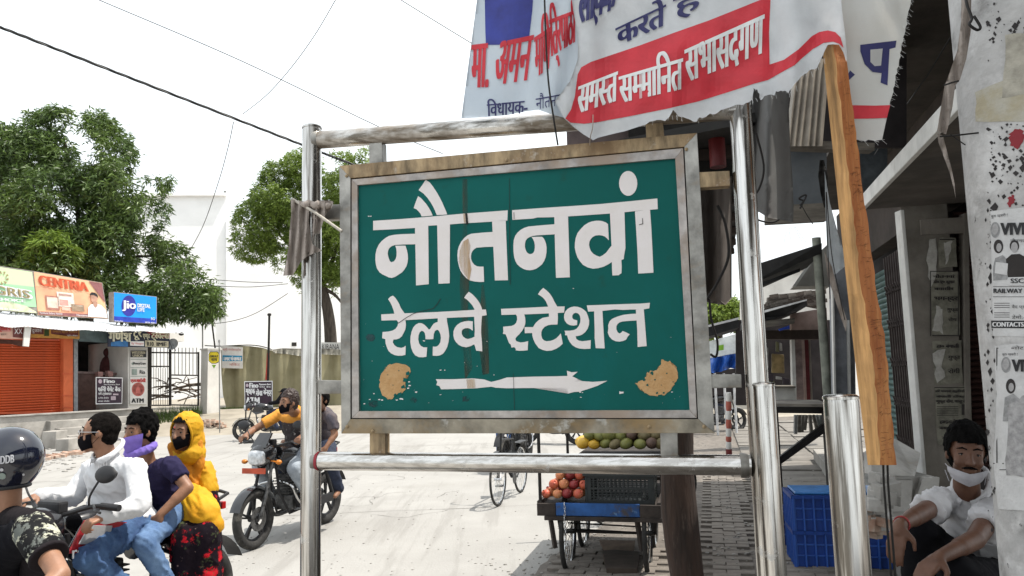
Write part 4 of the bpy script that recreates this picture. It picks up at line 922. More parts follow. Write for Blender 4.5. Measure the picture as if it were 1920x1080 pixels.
for u0, v0, u1, v1, c in ((.14, .52, .33, .85, (.45, .2, .15)), (.16, .55, .31, .8, (.8, .6, .5)), (.31, .4, .55, .75, (.85, .75, .65)), (.34, .44, .52, .49, (.5, .3, .25)), (.34, .58, .46, .72, (.7, .35, .3)), (.5, .67, .68, .84, (.35, .25, .17)), (.51, .68, .66, .72, (.8, .65, .5)), (.36, .76, .48, .84, (.75, .5, .4))):
    p = Print(lay(FL, .378+.004*(u0 > .15)+.004*(v0 > .43)), .003, .002); inq(p, u0, v0, u1, v1); p.build('printed_goods', mat('goods_%.2f_%.2f' % (u0, v0), c, .5), cbd)
f = bil(CQ)
p = Print(lay(FL, .388), .003, .002); p.poly([f(.72, .96), f(.74, .72), f(.78, .64), f(.86, .6), f(.93, .63), f(.985, .75), f(.99, .97)]); p.build('printed_shirt', M_prw, cbd)
p = Print(lay(FL, .392), .003, .002); p.ell(*f(.845, .455), 6.0, 9.4); p.poly([f(.82, .55), f(.88, .55), f(.875, .66), f(.845, .72), f(.82, .66)]); p.build('printed_face', mat('printed_skin', (.5, .28, .2), .5), cbd)
p = Print(lay(FL, .398), .003, .002); p.poly([f(.79, .45), f(.79, .36), f(.82, .31), f(.87, .31), f(.90, .36), f(.905, .47), f(.89, .41), f(.84, .37), f(.80, .39)]); p.build('printed_hair', M_prk, cbd)
words(FL, .39, M_prw, cbd, [('Furniture Gallery Almirah', subq(CQ, .04, .905, .36, .965)), ('Nautanwa', subq(CQ, .56, .91, .73, .965))])
jb = thing('billboard', FL.at(253, 605, .3), 'bright blue billboard with a round dark blue logo above the travel shop', 'billboard')
JQ = [(213, 547), (294, 556), (294, 607), (213, 603)]
mb = MB(); slab(mb, FL, JQ, .5, .3); mb.build('frame', M_frm, jb)
p = Print(lay(FL, .5), .004, .002); p.poly(subq(JQ, .012, .02, .99, .82)); p.build('face', mat('sky_blue_print', (.005, .26, .74), .4, var=.04), jb)
p = Print(lay(FL, .5), .004, .003); p.poly(subq(JQ, .012, .82, .99, .99)); p.build('face', mat('royal_blue_print', (.02, .05, .40), .4), jb)
p = Print(lay(FL, .508), .004, .002); p.ell(241.5, 573.5, 13.5, 19.5); p.build('logo_disc', mat('navy_disc', (.03, .03, .30), .4), jb)
words(FL, .518, M_prw, jb, [('Jio', (230, 563, 254, 583), .09, .05), ('DIGITAL', (258, 569, 282, 576), .04, .08), ('LIFE', (258, 577, 271, 583.5), .05, .08), ('Nautanwa Bazar', (215, 600, 231, 602.5), 0, .05), ('9838 4501', (272, 603, 291, 605.5), 0, .05), ('5G', (283, 595, 290, 600), 0, .05)])
# tin awning
aw = thing('tin_awning', FL.at(150, 610, 1), 'long white corrugated tin awning over the two shops', 'awning')
def awning(x0, x1, yb, yf, ob, of, pitch, parent, name='corrugated_sheet', amp=.016, m=None):
    nx = int((x1-x0)/pitch*8); V = []; nt_ = 4
    for i in range(nx+1):
        x = x0+(x1-x0)*i/nx; a = FL.at(x, yb(x), ob); b = FL.at(x, yf(x), of); h = amp*math.sin(i/8*2*math.pi)+.012*math.sin(i*.013*pitch)
        for k in range(nt_+1): V.append(a+(b-a)*k/nt_+Vector((0, 0, h)))
    n = len(V); w = nt_+1
    Fc = [(i*w+k, i*w+k+1, (i+1)*w+k+1, (i+1)*w+k) for i in range(nx) for k in range(nt_)]
    V2 = [v-Vector((0, 0, .006)) for v in V]
    Fb = [tuple(n+j for j in f[::-1]) for f in Fc]
    Fe = [(i*w+nt_, n+i*w+nt_, n+(i+1)*w+nt_, (i+1)*w+nt_) for i in range(nx)]
    me = rawmesh(name, V+V2, Fc+Fb+Fe); return link_mesh(name, me, m or M_tin, parent, smooth=True)
awning(-90, 176, lambda x: 585+x*.108, lambda x: 610+x*.062+1.4*math.sin(x*.07), .25, 1.35, 2.6, aw)
awning(176.5, 262, lambda x: 603+(x-176)*.12, lambda x: 620.5+(x-176)*.01+1.0*math.sin(x*.1), .25, 1.3, 2.6, aw)
awning(255, 346, lambda x: 608+(x-255)*.16, lambda x: 620+(x-255)*.06, .2, 1.28, 2.6, aw)
for x in (60, 200, 330):
    mb = MB(); mb.tube([FL.at(x, 605+x*.05, .2), FL.at(x, 611+x*.04, 1.2)], .02, 6); mb.build('bracket', M_blk, aw)
ds_ = thing('satellite_dish', FL.at(324, 655, .4), 'grey satellite dish at the right end of the tin awning', 'dish')
c = FL.at(324, 646, .5); ax = (Vector((0, -1, .3))).normalized(); mb = MB(); mb.lathe(c, ax, [(0, -.05), (.07, -.04), (.14, 0), (.19, .045), (.195, .05), (.14, .005), (.07, -.03), (0, -.04)], 20); mb.build('dish', mat('dish_grey', (.35, .37, .38), .5), ds_, smooth=True)
mb = MB(); mb.tube([c+ax*-.04, c+Vector((0, .2, -.2))], .02, 6); mb.tube([c+Vector((0, 0, -.18)), c+ax*.25], .008, 5); mb.build('arm', M_blk, ds_)
mb = MB(); q = FL.at(340, 626, 1.1); mb.ball(q, (.09, .07, .06), 10, 6); mb.tube([q, q+Vector((-.15, 0, .05))], .015, 6); mb.build('spotlight', M_blk, None, smooth=True, label='small black lamp fixed to the right tip of the tin awning', cat='lamp')

# raised verge behind
verge = MB(); nx, ny = 44, 26
def vz(x, y):
    t = min(1, max(0, (y-22.6-.25*math.sin(x*.8))/6.2)); return -.015+.56*(t*t*(3-2*t))+.02*noise.noise(Vector((x*.9, y*.9, 0)))
for j in range(ny+1):
    for i in range(nx+1):
        x = -22+32*i/nx; y = 22+ (j/ny)**1.6*50; verge.v.append(Vector((x, y, vz(x, y))))
for j in range(ny):
    for i in range(nx): verge.f.append((j*(nx+1)+i, j*(nx+1)+i+1, (j+1)*(nx+1)+i+1, (j+1)*(nx+1)+i)); verge.mi.append(0)
vo = verge.build('verge', mat('dusty_earth', (.33, .295, .24), .95, var=.12, scale=1.2, bump=.5, bscale=20), kind='structure', smooth=True)
# gate
FG = Pl(FL.at(280, 760, -.6), Vector((math.sin(R(50)), math.cos(R(50)), 0)))
gt = thing('iron_gate', FG.at(328, 762), 'black iron double gate with spear bars between shop and white pillar', 'gate')
def gbar(x0, y0, x1, y1, r, name='frame_bar'): mb = MB(); mb.tube([FG.at(x0, y0), FG.at(x1, y1)], r, 6); mb.build(name, M_blk, gt)
for q in ((280, 661, 373, 662), (280, 687, 318, 687), (318, 703, 373, 704), (280, 760, 318, 760), (320, 759, 373, 760)): gbar(*q, .028)
for x in (281, 319, 372): gbar(x, 652 if x == 319 else 660, x, 761, .045 if x == 319 else .035)
for k in range(13): x = 287+k*6.8; gbar(x, 652, x, 704 if x > 318 else 690, .011, 'spear_bar')
for k in range(9): x = 284+k*4.3; gbar(x, 690, x, 760, .009, 'spear_bar') if x < 317 else None
M_gw = mat('dry_wood_heap', (.16, .12, .09), .9, var=.3)
hp = thing('wood_heap', FG.at(330, 758, -1.6), 'tangled heap of dark branches and planks behind the iron gate', 'wood')
for k in range(34):
    a = FG.at(rr.uniform(286, 372), rr.uniform(705, 755), -rr.uniform(.8, 2.4)); d_ = Vector((rr.uniform(-1, 1), rr.uniform(-.4, .4), rr.uniform(-.25, .45)))*rr.uniform(.3, .8); mb = MB(); mb.tube([a-d_, a+d_*.2+Vector((0, 0, .04)), a+d_], rr.uniform(.012, .035), 5); mb.build('branch', M_gw, hp)
gs = MB()
M_grs = mat('grass_blade', (.10, .16, .04), .8, var=.3, island=.3, trans=.3)
for k in range(1500):
    x = rr.uniform(282, 470); y = rr.uniform(757, 768) if x < 378 else rr.uniform(766, 771)
    b_ = FG.at(x, y, -rr.uniform(-.2, 2)) if x < 378 else P(x, y, 28.5); b_.z = max(vz(b_.x, b_.y)-.02, .1); h = rr.uniform(.08, .45) if x < 378 else rr.uniform(.03, .12); dx = rr.uniform(-.1, .1)
    gs.add([b_, b_+Vector((.02, 0, 0)), b_+Vector((dx+.01, rr.uniform(-.05, .05), h))], [(0, 1, 2)])
gs.build('grass', M_grs, kind='stuff', fix=False)
gp = thing('gate_pillar', P(395, 765, 27), 'white plastered gate pillar covered in small posters', 'pillar')
q0, q1, q2 = P(375, 766, 27.3), P(388, 767, 26.9), P(412, 766, 27.3); h = P(388, 655, 26.9).z
mb = MB(); mb.prism([Vector((v.x, v.y, .2)) for v in (q0, q1, q2, q1+Vector((.05, 1, 0)))], (0, 0, h-.2)); mb.build('shaft', M_wallw, gp, bevel=.01)
mb = MB(); mb.prism([Vector((v.x, v.y, h)) for v in (q0+Vector((-.05, 0, 0)), q1+Vector((0, -.06, 0)), q2+Vector((.05, 0, 0)), q1+Vector((.05, 1.1, 0)))], (0, 0, .05)); mb.build('cap', M_wallw, gp)
yh = thing('hexagonal_sign', P(401, 690, 26.7), 'yellow hexagonal sign with a small drop below it on the white pillar', 'sign')
PY = Pl(P(401, 668, 26.75), (1, 0.12, 0))
mb = MB(); slab(mb, PY, [(391, 664), (394, 659), (408, 659), (411.5, 664), (411, 679), (404, 682), (397, 682), (391, 677)], 0, .02); mb.build('frame', M_prk, yh)
p = Print(lay(PY), .002, .003); p.poly([(392, 664.5), (394.5, 660.5), (407.5, 660.5), (410.5, 664.5), (410, 678), (403.7, 681), (397.3, 681), (392, 676.5)]); p.build('face', mat('yellow_print', (.75, .58, .02), .5), yh)
words(PY, .008, M_prk, yh, [('GREAT', (393.5, 666, 409, 670), .04), ('नाम', (395, 672, 407, 677), .05)]); mb = MB(); slab(mb, PY, [(397, 684), (405, 684), (401, 691)], 0, .02); mb.build('pendant', mat('green_print', (.2, .4, .03), .5), yh)
def thinpole(x0, y0, x1, y1, d, r, label, m=None, zb=None):
    a = P(x0, y0, d); b = P(x1, y1, d)
    if zb is not None: b.z = zb
    mb = MB(); mb.tube([b, a], r, 8); mb.lathe(a, (0, 0, 1), [(r*1.6, -.04), (r*1.8, .02), (r, .05), (0, .05)], 8); mb.build('thin_pole', m or M_blk, None, smooth=True, label=label, cat='pole', group='thin poles by the gate')
M_pg = mat('grey_pole', (.25, .25, .24), .6, .3)
thinpole(380, 588, 380, 766, 27.6, .025, 'thin grey pole left of the white gate pillar', M_pg, .3)
thinpole(397, 603, 404, 658, 27.5, .03, 'short dark slanting rod standing on the white gate pillar')
thinpole(411, 640, 412, 812, 23, .018, 'slim grey pole in front of the pillar and the olive tarpaulin', M_pg, .05)
thinpole(505, 590, 502, 712, 26, .04, 'dark pole with a red lower end before the olive tarpaulin', None, .4)
mb = MB(); mb.tube([P(503.5, 662, 25.97), P(500, 712, 25.97)], .05, 8); mb.build('red_wrapping', mat('red_wrap', (.45, .06, .04), .7), None, label='faded red cloth wound round the dark pole before the tarpaulin', cat='cloth')
# tarpaulin wall
PT = Pl(P(412, 766, 28.8), (1, .12, 0))
def foldT(x, y): return .09*math.sin(x*.17+.4*math.sin(y*.04))+.05*math.sin(x*.41+1)+.03*noise.noise(Vector((x*.05, y*.03, 0)))
M_tarp = mat('olive_tarpaulin', (.19, .17, .095), .85, var=.2, scale=.8, bump=.2, bscale=10, col2=(.27, .25, .16))
tp = thing('tarpaulin_screen', PT.at(520, 765), 'olive tarpaulin hung as a long screen behind the parked motorcycle', 'tarpaulin')
sheet([(414,651),(440,648),(470,649),(492,652),(505,656),(530,662),(560,664),(600,660),(660,664),(720,668),(720,772),(600,770),(540,768),(470,768),(425,768),(418,740),(415,700)], lambda x, y, o: PT.at(x, y, foldT(x, y)+o), 5, 'cloth', M_tarp, tp, thick=.01)
mb = MB(); mb.tube(smooth_path([PT.at(x, y, .12) for x, y in ((384,648),(414,649),(470,647),(500,652),(520,661))], 6), .02, 5); mb.build('rope', M_blk, tp)
sheet([(508,656),(530,653),(570,654),(600,653),(640,656),(640,666),(600,664),(565,668),(540,664),(515,662)], lambda x, y, o: PT.at(x, y, .25+.1*math.sin(x*.6)+o), 4, 'folded_top', mat('dusty_canvas', (.42, .4, .34), .9, var=.3, scale=3), tp, thick=.01)
nb_ = thing('cloth_notice', PT.at(434, 690, .3), 'white notice banner with blue and red lettering hung on the tarpaulin', 'banner')
mb = MB(); slab(mb, PT, [(415, 648), (455, 651), (455, 691), (416, 690)], .35, .02); mb.build('panel', mat('poster_white', (.62, .6, .57), .6, var=.06), nb_)
p = Print(lay(PT, .35), .002, .003); p.poly([(417, 666), (454, 667), (454, 677), (417, 677)]); p.build('blue_band', mat('teal_print', (.02, .25, .45), .5), nb_)
words(PT, .36, M_prw, nb_, [('नगर पंचायत', (419, 668, 452, 676), .04)]); words(PT, .354, mat('faded_red_print', (.45, .12, .1), .6), nb_, [('श्री गणेश |स~|टोर', (418, 652, 452, 659), .0, .03), ('निकट', (430, 680, 450, 686))])
# standing notice board by the parked motorcycle
PN = Pl(P(485, 790, 21.5), (1, .1, 0))
nbd = thing('notice_board', PN.at(485, 760), 'black standing board with white Hindi lettering beside the parked motorcycle', 'signboard')
mb = MB(); slab(mb, PN, [(458, 715), (511, 714), (511, 763), (459, 764)], 0, .03); mb.build('board', mat('plum_black_print', (0, 0, 0)), nbd)
for x in (461, 508): a = PN.at(x, 764); mb = MB(); mb.tube([Vector((a.x, a.y, 0)), a], .02, 6); mb.build('leg', M_blk, nbd)
p = Print(lay(PN), .002, .003); p.poly([(458, 715), (511, 714), (511, 715.4), (458, 716.4)]).poly([(458, 716), (459.3, 716), (459.8, 763), (459, 763)]).poly([(509.8, 715), (511, 715), (511, 763), (509.8, 763)]); p.build('border', M_prw, nbd)
words(PN, .006, M_prw, nbd, [('Fino', (468, 718, 484, 727), .08), ('Payments Bank', (486, 719, 508, 723), .02), ('पेमेंट बैंक', (486, 723.5, 508, 727)), ('ग्राहक', (461, 729, 478, 742), .07), ('सेवा', (480, 729, 492, 742), .09), ('केन्द्र', (494, 728, 509, 743), .08), ('ATM', (461, 745, 486, 760), .07)])
p = Print(lay(PN), .002, .004); p.ell(463.5, 722.5, 2.6, 3.2); p.build('pictogram', mat('pale_print', (0, 0, 0)), nbd)
# white building behind
M_wb = mat('white_painted_wall', (.88, .88, .88), .9, var=.05, scale=.5, bump=.1, bscale=3); over(M_wb, (.82, .82, .81), .4, .55, .7, stretch=(1, 1, 6), amt=.5)
wb = thing('white_building', P(450, 700, 46), 'big plain white building behind the olive tarpaulin', 'building')
PB = Pl(P(430, 700, 45), (1, .5, 0))
mb = MB(); slab(mb, PB, [(250, 366), (424, 365), (424, 760), (250, 760)], 0, 9); mb.build('wall', M_wb, wb)
mb = MB(); slab(mb, PB, [(424.3, 413), (700, 405), (700, 760), (424.3, 760)], .2, 9); mb.build('wall', M_wb, wb)
mb = MB(); slab(mb, PB, [(248, 362), (427, 361), (427, 366), (248, 367)], .3, 9.6); mb.build('parapet', M_wb, wb)
mb = MB(); mb.tube([PB.at(421, 366, .2), PB.at(422, 358, .2)], .08, 6); mb.build('rooftop_pipe', M_pg, wb)
mb = MB(); slab(mb, PB, [(547, 642), (556, 642), (556, 649), (547, 649)], .22, .1); mb.build('vent_opening', M_dark, wb)
# small shop front seen between post and sign
sb = thing('far_shop', P(620, 760, 31), 'small pale shop front seen between the left post and the green sign', 'shop')
PS = Pl(P(620, 780, 30.5), (1, .05, 0))
mb = MB(); slab(mb, PS, [(596, 642), (680, 642), (680, 770), (596, 772)], 0, 2); mb.build('wall', M_wallw, sb)
mb = MB(); slab(mb, PS, [(600, 681), (624, 681), (624, 715), (600, 715)], .02, .05); mb.build('window', M_dark, sb)
mb = MB(); slab(mb, PS, [(602, 740), (640, 740), (640, 768), (602, 768)], .02, .05); mb.build('door', mat('dusty_door', (.16, .14, .13), .8), sb)
mb = MB(); slab(mb, PS, [(596, 660), (640, 660), (640, 663), (596, 663)], .06, .1); mb.build('cornice', mat('slate_grey', (.3, .3, .31), .8), sb)
words(PS, .09, M_prk, sb, [('KIRANA', (604, 645, 636, 655))]); mb = MB(); slab(mb, PS, [(613, 684), (628, 684), (628, 695), (613, 695)], .06, .02); mb.build('notice', M_prw, sb)

# ================================================================ trees
def leaf_mesh(name, blobs, n, ln, wd, mat_, parent, seed, per=7, droop=.5, inner=.25, thr=-.15, nscale=.9, squash=.9):
    """blobs: (centre, radius) world; n clusters; rosettes of long leaves. numpy throughout"""
    rg = np.random.default_rng(seed); C = np.array([b[0][:] for b in blobs]); Rr = np.array([b[1] for b in blobs])
    w = Rr**2/np.sum(Rr**2); idx = rg.choice(len(blobs), n, p=w)
    d = rg.normal(size=(n, 3)); d /= np.linalg.norm(d, axis=1)[:, None]
    rad = np.where(rg.random(n) < inner, rg.uniform(.3, .8, n), rg.uniform(.8, 1.06, n))
    pos = C[idx]+d*(Rr[idx]*rad)[:, None]*np.array([1, 1, squash])
    keep = np.array([noise.noise(Vector(p*nscale)) + .5*noise.noise(Vector(p*nscale*2.6)) > thr for p in pos]); pos = pos[keep]; d = d[keep]; n = len(pos)
    N = n*per; pp = np.repeat(pos, per, 0)+rg.normal(size=(N, 3))*ln*.25; dd = np.repeat(d, per, 0)
    dirv = rg.normal(size=(N, 3)); dirv = dirv+dd*.7; dirv[:, 2] = dirv[:, 2]*.6-droop; dirv /= np.linalg.norm(dirv, axis=1)[:, None]
    side = np.cross(dirv, rg.normal(size=(N, 3))); side /= np.linalg.norm(side, axis=1)[:, None]
    L = ln*rg.uniform(.6, 1.25, N)[:, None]; W = wd*rg.uniform(.7, 1.2, N)[:, None]
    v0 = pp; m1 = pp+dirv*L*.45+side*W*.5; m2 = pp+dirv*L*.45-side*W*.5; tip = pp+dirv*L+np.array([0, 0, -1])*L*.15
    V = np.stack([v0, m1, tip, m2], 1).reshape(-1, 3)
    me = bpy.data.meshes.new(name); me.vertices.add(len(V)); me.vertices.foreach_set('co', V.astype(np.float32).ravel())
    me.loops.add(N*4); me.loops.foreach_set('vertex_index', np.arange(N*4, dtype=np.int32)); me.polygons.add(N)
    me.polygons.foreach_set('loop_start', np.arange(0, N*4, 4, dtype=np.int32)); me.polygons.foreach_set('loop_total', np.full(N, 4, np.int32)); me.update()
    return link_mesh(name, me, mat_, parent)
M_lf = mat('mango_leaf', (.12, .18, .042), .42, var=.3, scale=.6, bump=0, island=.45, trans=.28, col2=(.045, .085, .022), spec=.5)
M_lfy = mat('young_leaf', (.16, .24, .035), .5, var=.2, scale=1, bump=0, island=.35, trans=.35)
M_nm = mat('neem_leaf', (.22, .30, .055), .5, var=.3, scale=.7, bump=0, island=.4, trans=.35, col2=(.11, .17, .03))
M_bark = mat('bark', (.075, .06, .048), .95, var=.3, scale=4, stretch=(3, 3, .6), bump=.8, bscale=20)
def blobs_px(L): return [(P(x, y, d), r*d/1400) for x, y, r, d in L]
t1 = thing('mango_tree', P(150, 780, 29), 'large dark green mango tree rising behind the shop billboards', 'tree')
bl = blobs_px([(60, 300, 85, 29), (170, 290, 75, 29), (-60, 330, 100, 29), (235, 360, 68, 28.5), (120, 400, 100, 28), (270, 400, 42, 28), (20, 440, 90, 27.5), (215, 470, 78, 28), (300, 500, 60, 28), (345, 545, 62, 27.5), (270, 560, 55, 27.5), (390, 570, 34, 27), (130, 520, 80, 27), (380, 530, 30, 28), (40, 520, 70, 27), (180, 235, 28, 29), (300, 340, 24, 28.5), (60, 240, 34, 29), (110, 225, 30, 29), (0, 250, 44, 29)])
leaf_mesh('crown', bl, 20500, .25, .06, M_lf, t1, 1, per=7, thr=-.10, nscale=.62, inner=.3)
leaf_mesh('young_foliage', blobs_px([(95, 465, 32, 26.2), (65, 490, 26, 26.2), (125, 480, 22, 26.2)]), 900, .26, .06, M_lfy, t1, 2, per=7, thr=-.4)
tb0 = P(160, 780, 29); tb0.z = 0
def limb(name, parent, pts, r0, r1, m=M_bark):
    pts = smooth_path(pts, 6); n = len(pts); mb = MB(); mb.tube(pts, [r0+(r1-r0)*i/(n-1) for i in range(n)], 9); return mb.build(name, m, parent, smooth=True)
limb('trunk', t1, [tb0, P(165, 640, 29), P(150, 540, 29), P(130, 430, 29)], .34, .18)
for e in ((60, 330), (180, 320), (240, 400), (330, 560), (20, 450), (290, 480), (120, 260), (220, 360)): limb('branch', t1, [P(150, 560, 29), P((150+e[0])/2+10, (500+e[1])/2, 28.8), P(e[0], e[1], 28.6)], .13, .03)
t2 = thing('neem_tree', P(625, 700, 32), 'light green fine-leaved tree behind the left post of the sign', 'tree')
bl = blobs_px([(535, 375, 62, 32), (500, 420, 58, 32), (570, 320, 42, 32), (640, 340, 60, 32), (600, 420, 66, 32), (690, 320, 44, 32), (560, 480, 48, 31.5), (475, 455, 40, 32), (595, 520, 42, 31.5), (640, 470, 60, 32), (720, 330, 30, 32), (520, 330, 30, 32), (585, 295, 22, 32), (565, 540, 22, 31.5), (640, 540, 36, 32)])
leaf_mesh('crown', bl, 14500, .17, .045, M_nm, t2, 3, per=8, thr=-.16, nscale=.7, inner=.25, droop=.35)
tb0 = P(622, 700, 32); tb0.z = .4
limb('trunk', t2, [tb0, P(620, 640, 32), P(614, 580, 32), P(602, 530, 32), P(600, 480, 32)], .3, .16)
for e in ((560, 340), (500, 420), (640, 350), (690, 330), (540, 460), (656, 590)): limb('branch', t2, [P(604, 540, 32), P((604+e[0])/2, (500+e[1])/2+10, 32), P(e[0], e[1], 32)], .1, .025)
t3 = thing('distant_tree', P(1350, 660, 36), 'small leafy tree seen between the green sign and its right post', 'tree')
leaf_mesh('crown', blobs_px([(1340, 590, 30, 36), (1365, 580, 24, 36), (1385, 600, 22, 36), (1320, 610, 26, 36)]), 1500, .25, .1, M_nm, t3, 5, per=7, thr=-.3)
limb('trunk', t3, [P(1352, 690, 36), P(1350, 640, 36), P(1352, 590, 36)], .2, .08)
# ================================================================ right side
DR = Vector((math.sin(R(14.7)), math.cos(R(14.7)), 0)); DRn = Vector((-DR.y, DR.x, 0))   # DRn points to the street (left)
FR = Pl((3.9, 6.7, 0), DR)
def blk(name, pts, d, th, m, parent=None, dirv=DR, bevel=0, **k):
    mb = MB(); dd = d if hasattr(d, '__len__') else [d]*len(pts)
    mb.prism([P(x, y, e) for (x, y), e in zip(pts, dd)], Vector(dirv)*th); return mb.build(name, m, parent, bevel=bevel, **k)
def rod(name, pts, r, m, parent=None, seg=8, **k):
    mb = MB(); mb.tube(pts, r, seg); return mb.build(name, m, parent, smooth=True, **k)
M_soff = mat('shade_darkened_concrete', (.085, .072, .060), .95, var=.25, scale=1.6, bump=.4, bscale=14); over(M_soff, (.045, .04, .035), 1.1, .5, .7); over(M_soff, (.13, .12, .10), 2.3, .6, .75, amt=.5)  # base tone lowered to paint in the shade under the slabs; mottling is random
M_fas = mat('whitewashed_edge', (.62, .61, .58), .9, var=.1, scale=4, bump=.3, bscale=30); over(M_fas, (.32, .3, .28), 5, .56, .72, stretch=(1, 1, .3), amt=.7)
M_plas = mat('grimy_plaster', (.19, .17, .145), .92, var=.2, scale=2.4, bump=.5, bscale=18); over(M_plas, (.085, .075, .06), 2, .5, .7, amt=.8)
M_mshut = mat('maroon_shutter', (.075, .035, .028), .6, var=.3, scale=3); M_teal = mat('teal_shutter', (.09, .17, .16), .6, var=.25, scale=3)
M_gri = mat('dark_grille_paint', (.09, .07, .065), .6, .3); M_fr = mat('brown_door_frame', (.09, .035, .028), .7, var=.3)
shop = thing('corner_shop', FR.at(1730, 640), 'shaded concrete corner shop with projecting slab, grille gate and closed shutters', 'shop')
aF, zb = FR.uv(1622, 393, .75); zt = FR.uv(1619.5, 375, .75)[1]
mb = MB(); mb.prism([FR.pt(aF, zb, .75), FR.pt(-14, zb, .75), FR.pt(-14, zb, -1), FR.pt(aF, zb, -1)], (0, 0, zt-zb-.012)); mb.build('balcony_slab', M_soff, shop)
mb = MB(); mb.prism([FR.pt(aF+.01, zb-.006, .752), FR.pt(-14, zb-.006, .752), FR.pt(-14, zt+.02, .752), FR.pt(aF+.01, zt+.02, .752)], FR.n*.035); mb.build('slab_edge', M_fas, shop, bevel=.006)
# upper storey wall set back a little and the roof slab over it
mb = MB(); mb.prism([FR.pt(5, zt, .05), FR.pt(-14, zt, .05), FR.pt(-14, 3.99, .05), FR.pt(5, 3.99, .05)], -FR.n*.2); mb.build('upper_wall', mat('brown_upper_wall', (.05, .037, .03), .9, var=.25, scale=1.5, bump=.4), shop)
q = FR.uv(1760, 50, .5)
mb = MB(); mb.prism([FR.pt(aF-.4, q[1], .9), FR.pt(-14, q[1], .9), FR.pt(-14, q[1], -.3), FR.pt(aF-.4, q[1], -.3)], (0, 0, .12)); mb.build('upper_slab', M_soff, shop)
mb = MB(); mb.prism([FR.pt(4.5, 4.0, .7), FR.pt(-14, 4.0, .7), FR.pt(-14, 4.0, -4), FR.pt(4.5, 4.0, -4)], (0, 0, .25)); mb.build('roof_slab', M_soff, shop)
blk('upper_beam', [(1696, 34), (1826, 34), (1826, 55), (1694, 55)], 5.2, .12, M_plas, shop, dirv=(0, 1, 0))
blk('upper_panel', [(1606, 276), (1664, 278), (1664, 345), (1640, 372), (1612, 380)], 7.0, .05, mat('blue_grey_panel', (.10, .115, .125), .5, var=.3, scale=5), shop, dirv=(0, 1, 0))
rod('upper_cable', [P(1788, 60, 4.4), P(1740, 140, 4.9), P(1690, 210, 5.6), P(1640, 290, 6.6)], .004, M_wire, shop)
# street-side wall under the slab
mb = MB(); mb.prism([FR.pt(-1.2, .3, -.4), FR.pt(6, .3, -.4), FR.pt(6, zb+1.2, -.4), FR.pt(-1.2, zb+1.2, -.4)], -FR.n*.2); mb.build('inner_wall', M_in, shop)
def slats(pl, x0, x1, y0, y1, off, n, m, parent, name='shutter_slat', dep=.03):
    a0_, zb_ = pl.uv((x0+x1)/2, y1, off); zt_ = pl.uv((x0+x1)/2, y0, off)[1]; A0 = pl.uv(x0, (y0+y1)/2, off)[0]; A1 = pl.uv(x1, (y0+y1)/2, off)[0]
    for k in range(n):
        z0 = zb_+(zt_-zb_)*k/n; z1_ = zb_+(zt_-zb_)*(k+1)/n; zm = (z0+z1_)/2
        prof = [(off-dep, z0), (off-dep*.3, z0+.25*(z1_-z0)), (off, zm), (off-dep*.3, z1_-.25*(z1_-z0)), (off-dep, z1_-.004), (off-dep*1.5, z1_-.004), (off-dep*1.5, z0)]
        nn = len(prof); A = [pl.pt(A0, b, o) for o, b in prof]; B = [pl.pt(A1, b, o) for o, b in prof]
        mb = MB(); mb.add(A+B, [(i, (i+1) % nn, nn+(i+1) % nn, nn+i) for i in range(nn)]+[tuple(range(nn)), tuple(range(nn, 2*nn))[::-1]]); mb.build(name, m, parent)
slats(FR, 1640, 1682, 500, 850, -.15, 34, M_teal, shop)
gate = thing('folding_grille', FR.at(1695, 850, 0), 'dark folding grille gate left of the poster pillar', 'gate')
for k in range(13):
    x = 1668+k*4.4; u0 = FR.uv(x, 640, 0)[0]; a = FR.pt(u0, .55, -.02); b = FR.pt(u0, zb-.04, -.02)
    mb = MB(); mb.beam(a, b, .018, .03, FR.n); mb.build('grille_bar', M_gri, gate)
for zz in (.75, 1.2, 1.65, 2.1, 2.5):
    mb = MB()
    U = [FR.uv(1668+k*4.4, 640, 0)[0] for k in range(13)]
    for k in range(12):
        mb.beam(FR.pt(U[k], zz, -.0), FR.pt(U[k+1], zz+.1, -.0), .006, .018, FR.n); mb.beam(FR.pt(U[k], zz+.1, .008), FR.pt(U[k+1], zz, .008), .006, .018, FR.n)
    mb.build('lattice', M_gri, gate, kind='stuff')
mb = MB(); u0 = FR.uv(1724, 640, 0)[0]; mb.beam(FR.pt(u0, .5, 0), FR.pt(u0, zb-.01, 0), .1, .08, FR.n); mb.build('frame', M_fr, gate)
# the poster pillar and right-hand shutter face the camera
FQ = Pl(P(1728, 890, 6.15), (math.cos(R(6)), math.sin(R(-6)), 0))
pil = thing('poster_pillar', FQ.at(1770, 890), 'square shop pillar plastered with torn black printed posters', 'pillar')
def qprism(name, pts, off, th, m, parent, bevel=0): mb = MB(); slab(mb, FQ, pts, off, th); return mb.build(name, m, parent, bevel=bevel)
zc = FQ.uv(1760, 418, 0)[1]
A = FQ.at(1730, 890); Bq = FQ.at(1822, 890); z0 = .3
mb = MB(); mb.prism([Vector((A.x, A.y, z0)), Vector((Bq.x, Bq.y, z0)), Vector((Bq.x, Bq.y, z0))+Vector((.25, .42, 0)), Vector((A.x, A.y, z0))+Vector((.25, .42, 0))], (0, 0, 2.75)); mb.build('shaft', M_plas, pil, bevel=.01)
cs = MB(); cs.prism([Vector((A.x-.0, A.y-.004, z0)), Vector((A.x+.03, A.y-.006, z0)), Vector((A.x+.06, A.y+.1, z0)), Vector((A.x+.0, A.y+.1, z0))], (0, 0, 2.7)); cs.build('white_corner', M_fas, pil, bevel=.008)
qprism('header_band', [(1726, 412), (1824, 406), (1824, 436), (1728, 440)], .02, .03, M_plas, pil)
lq = lay(FQ)
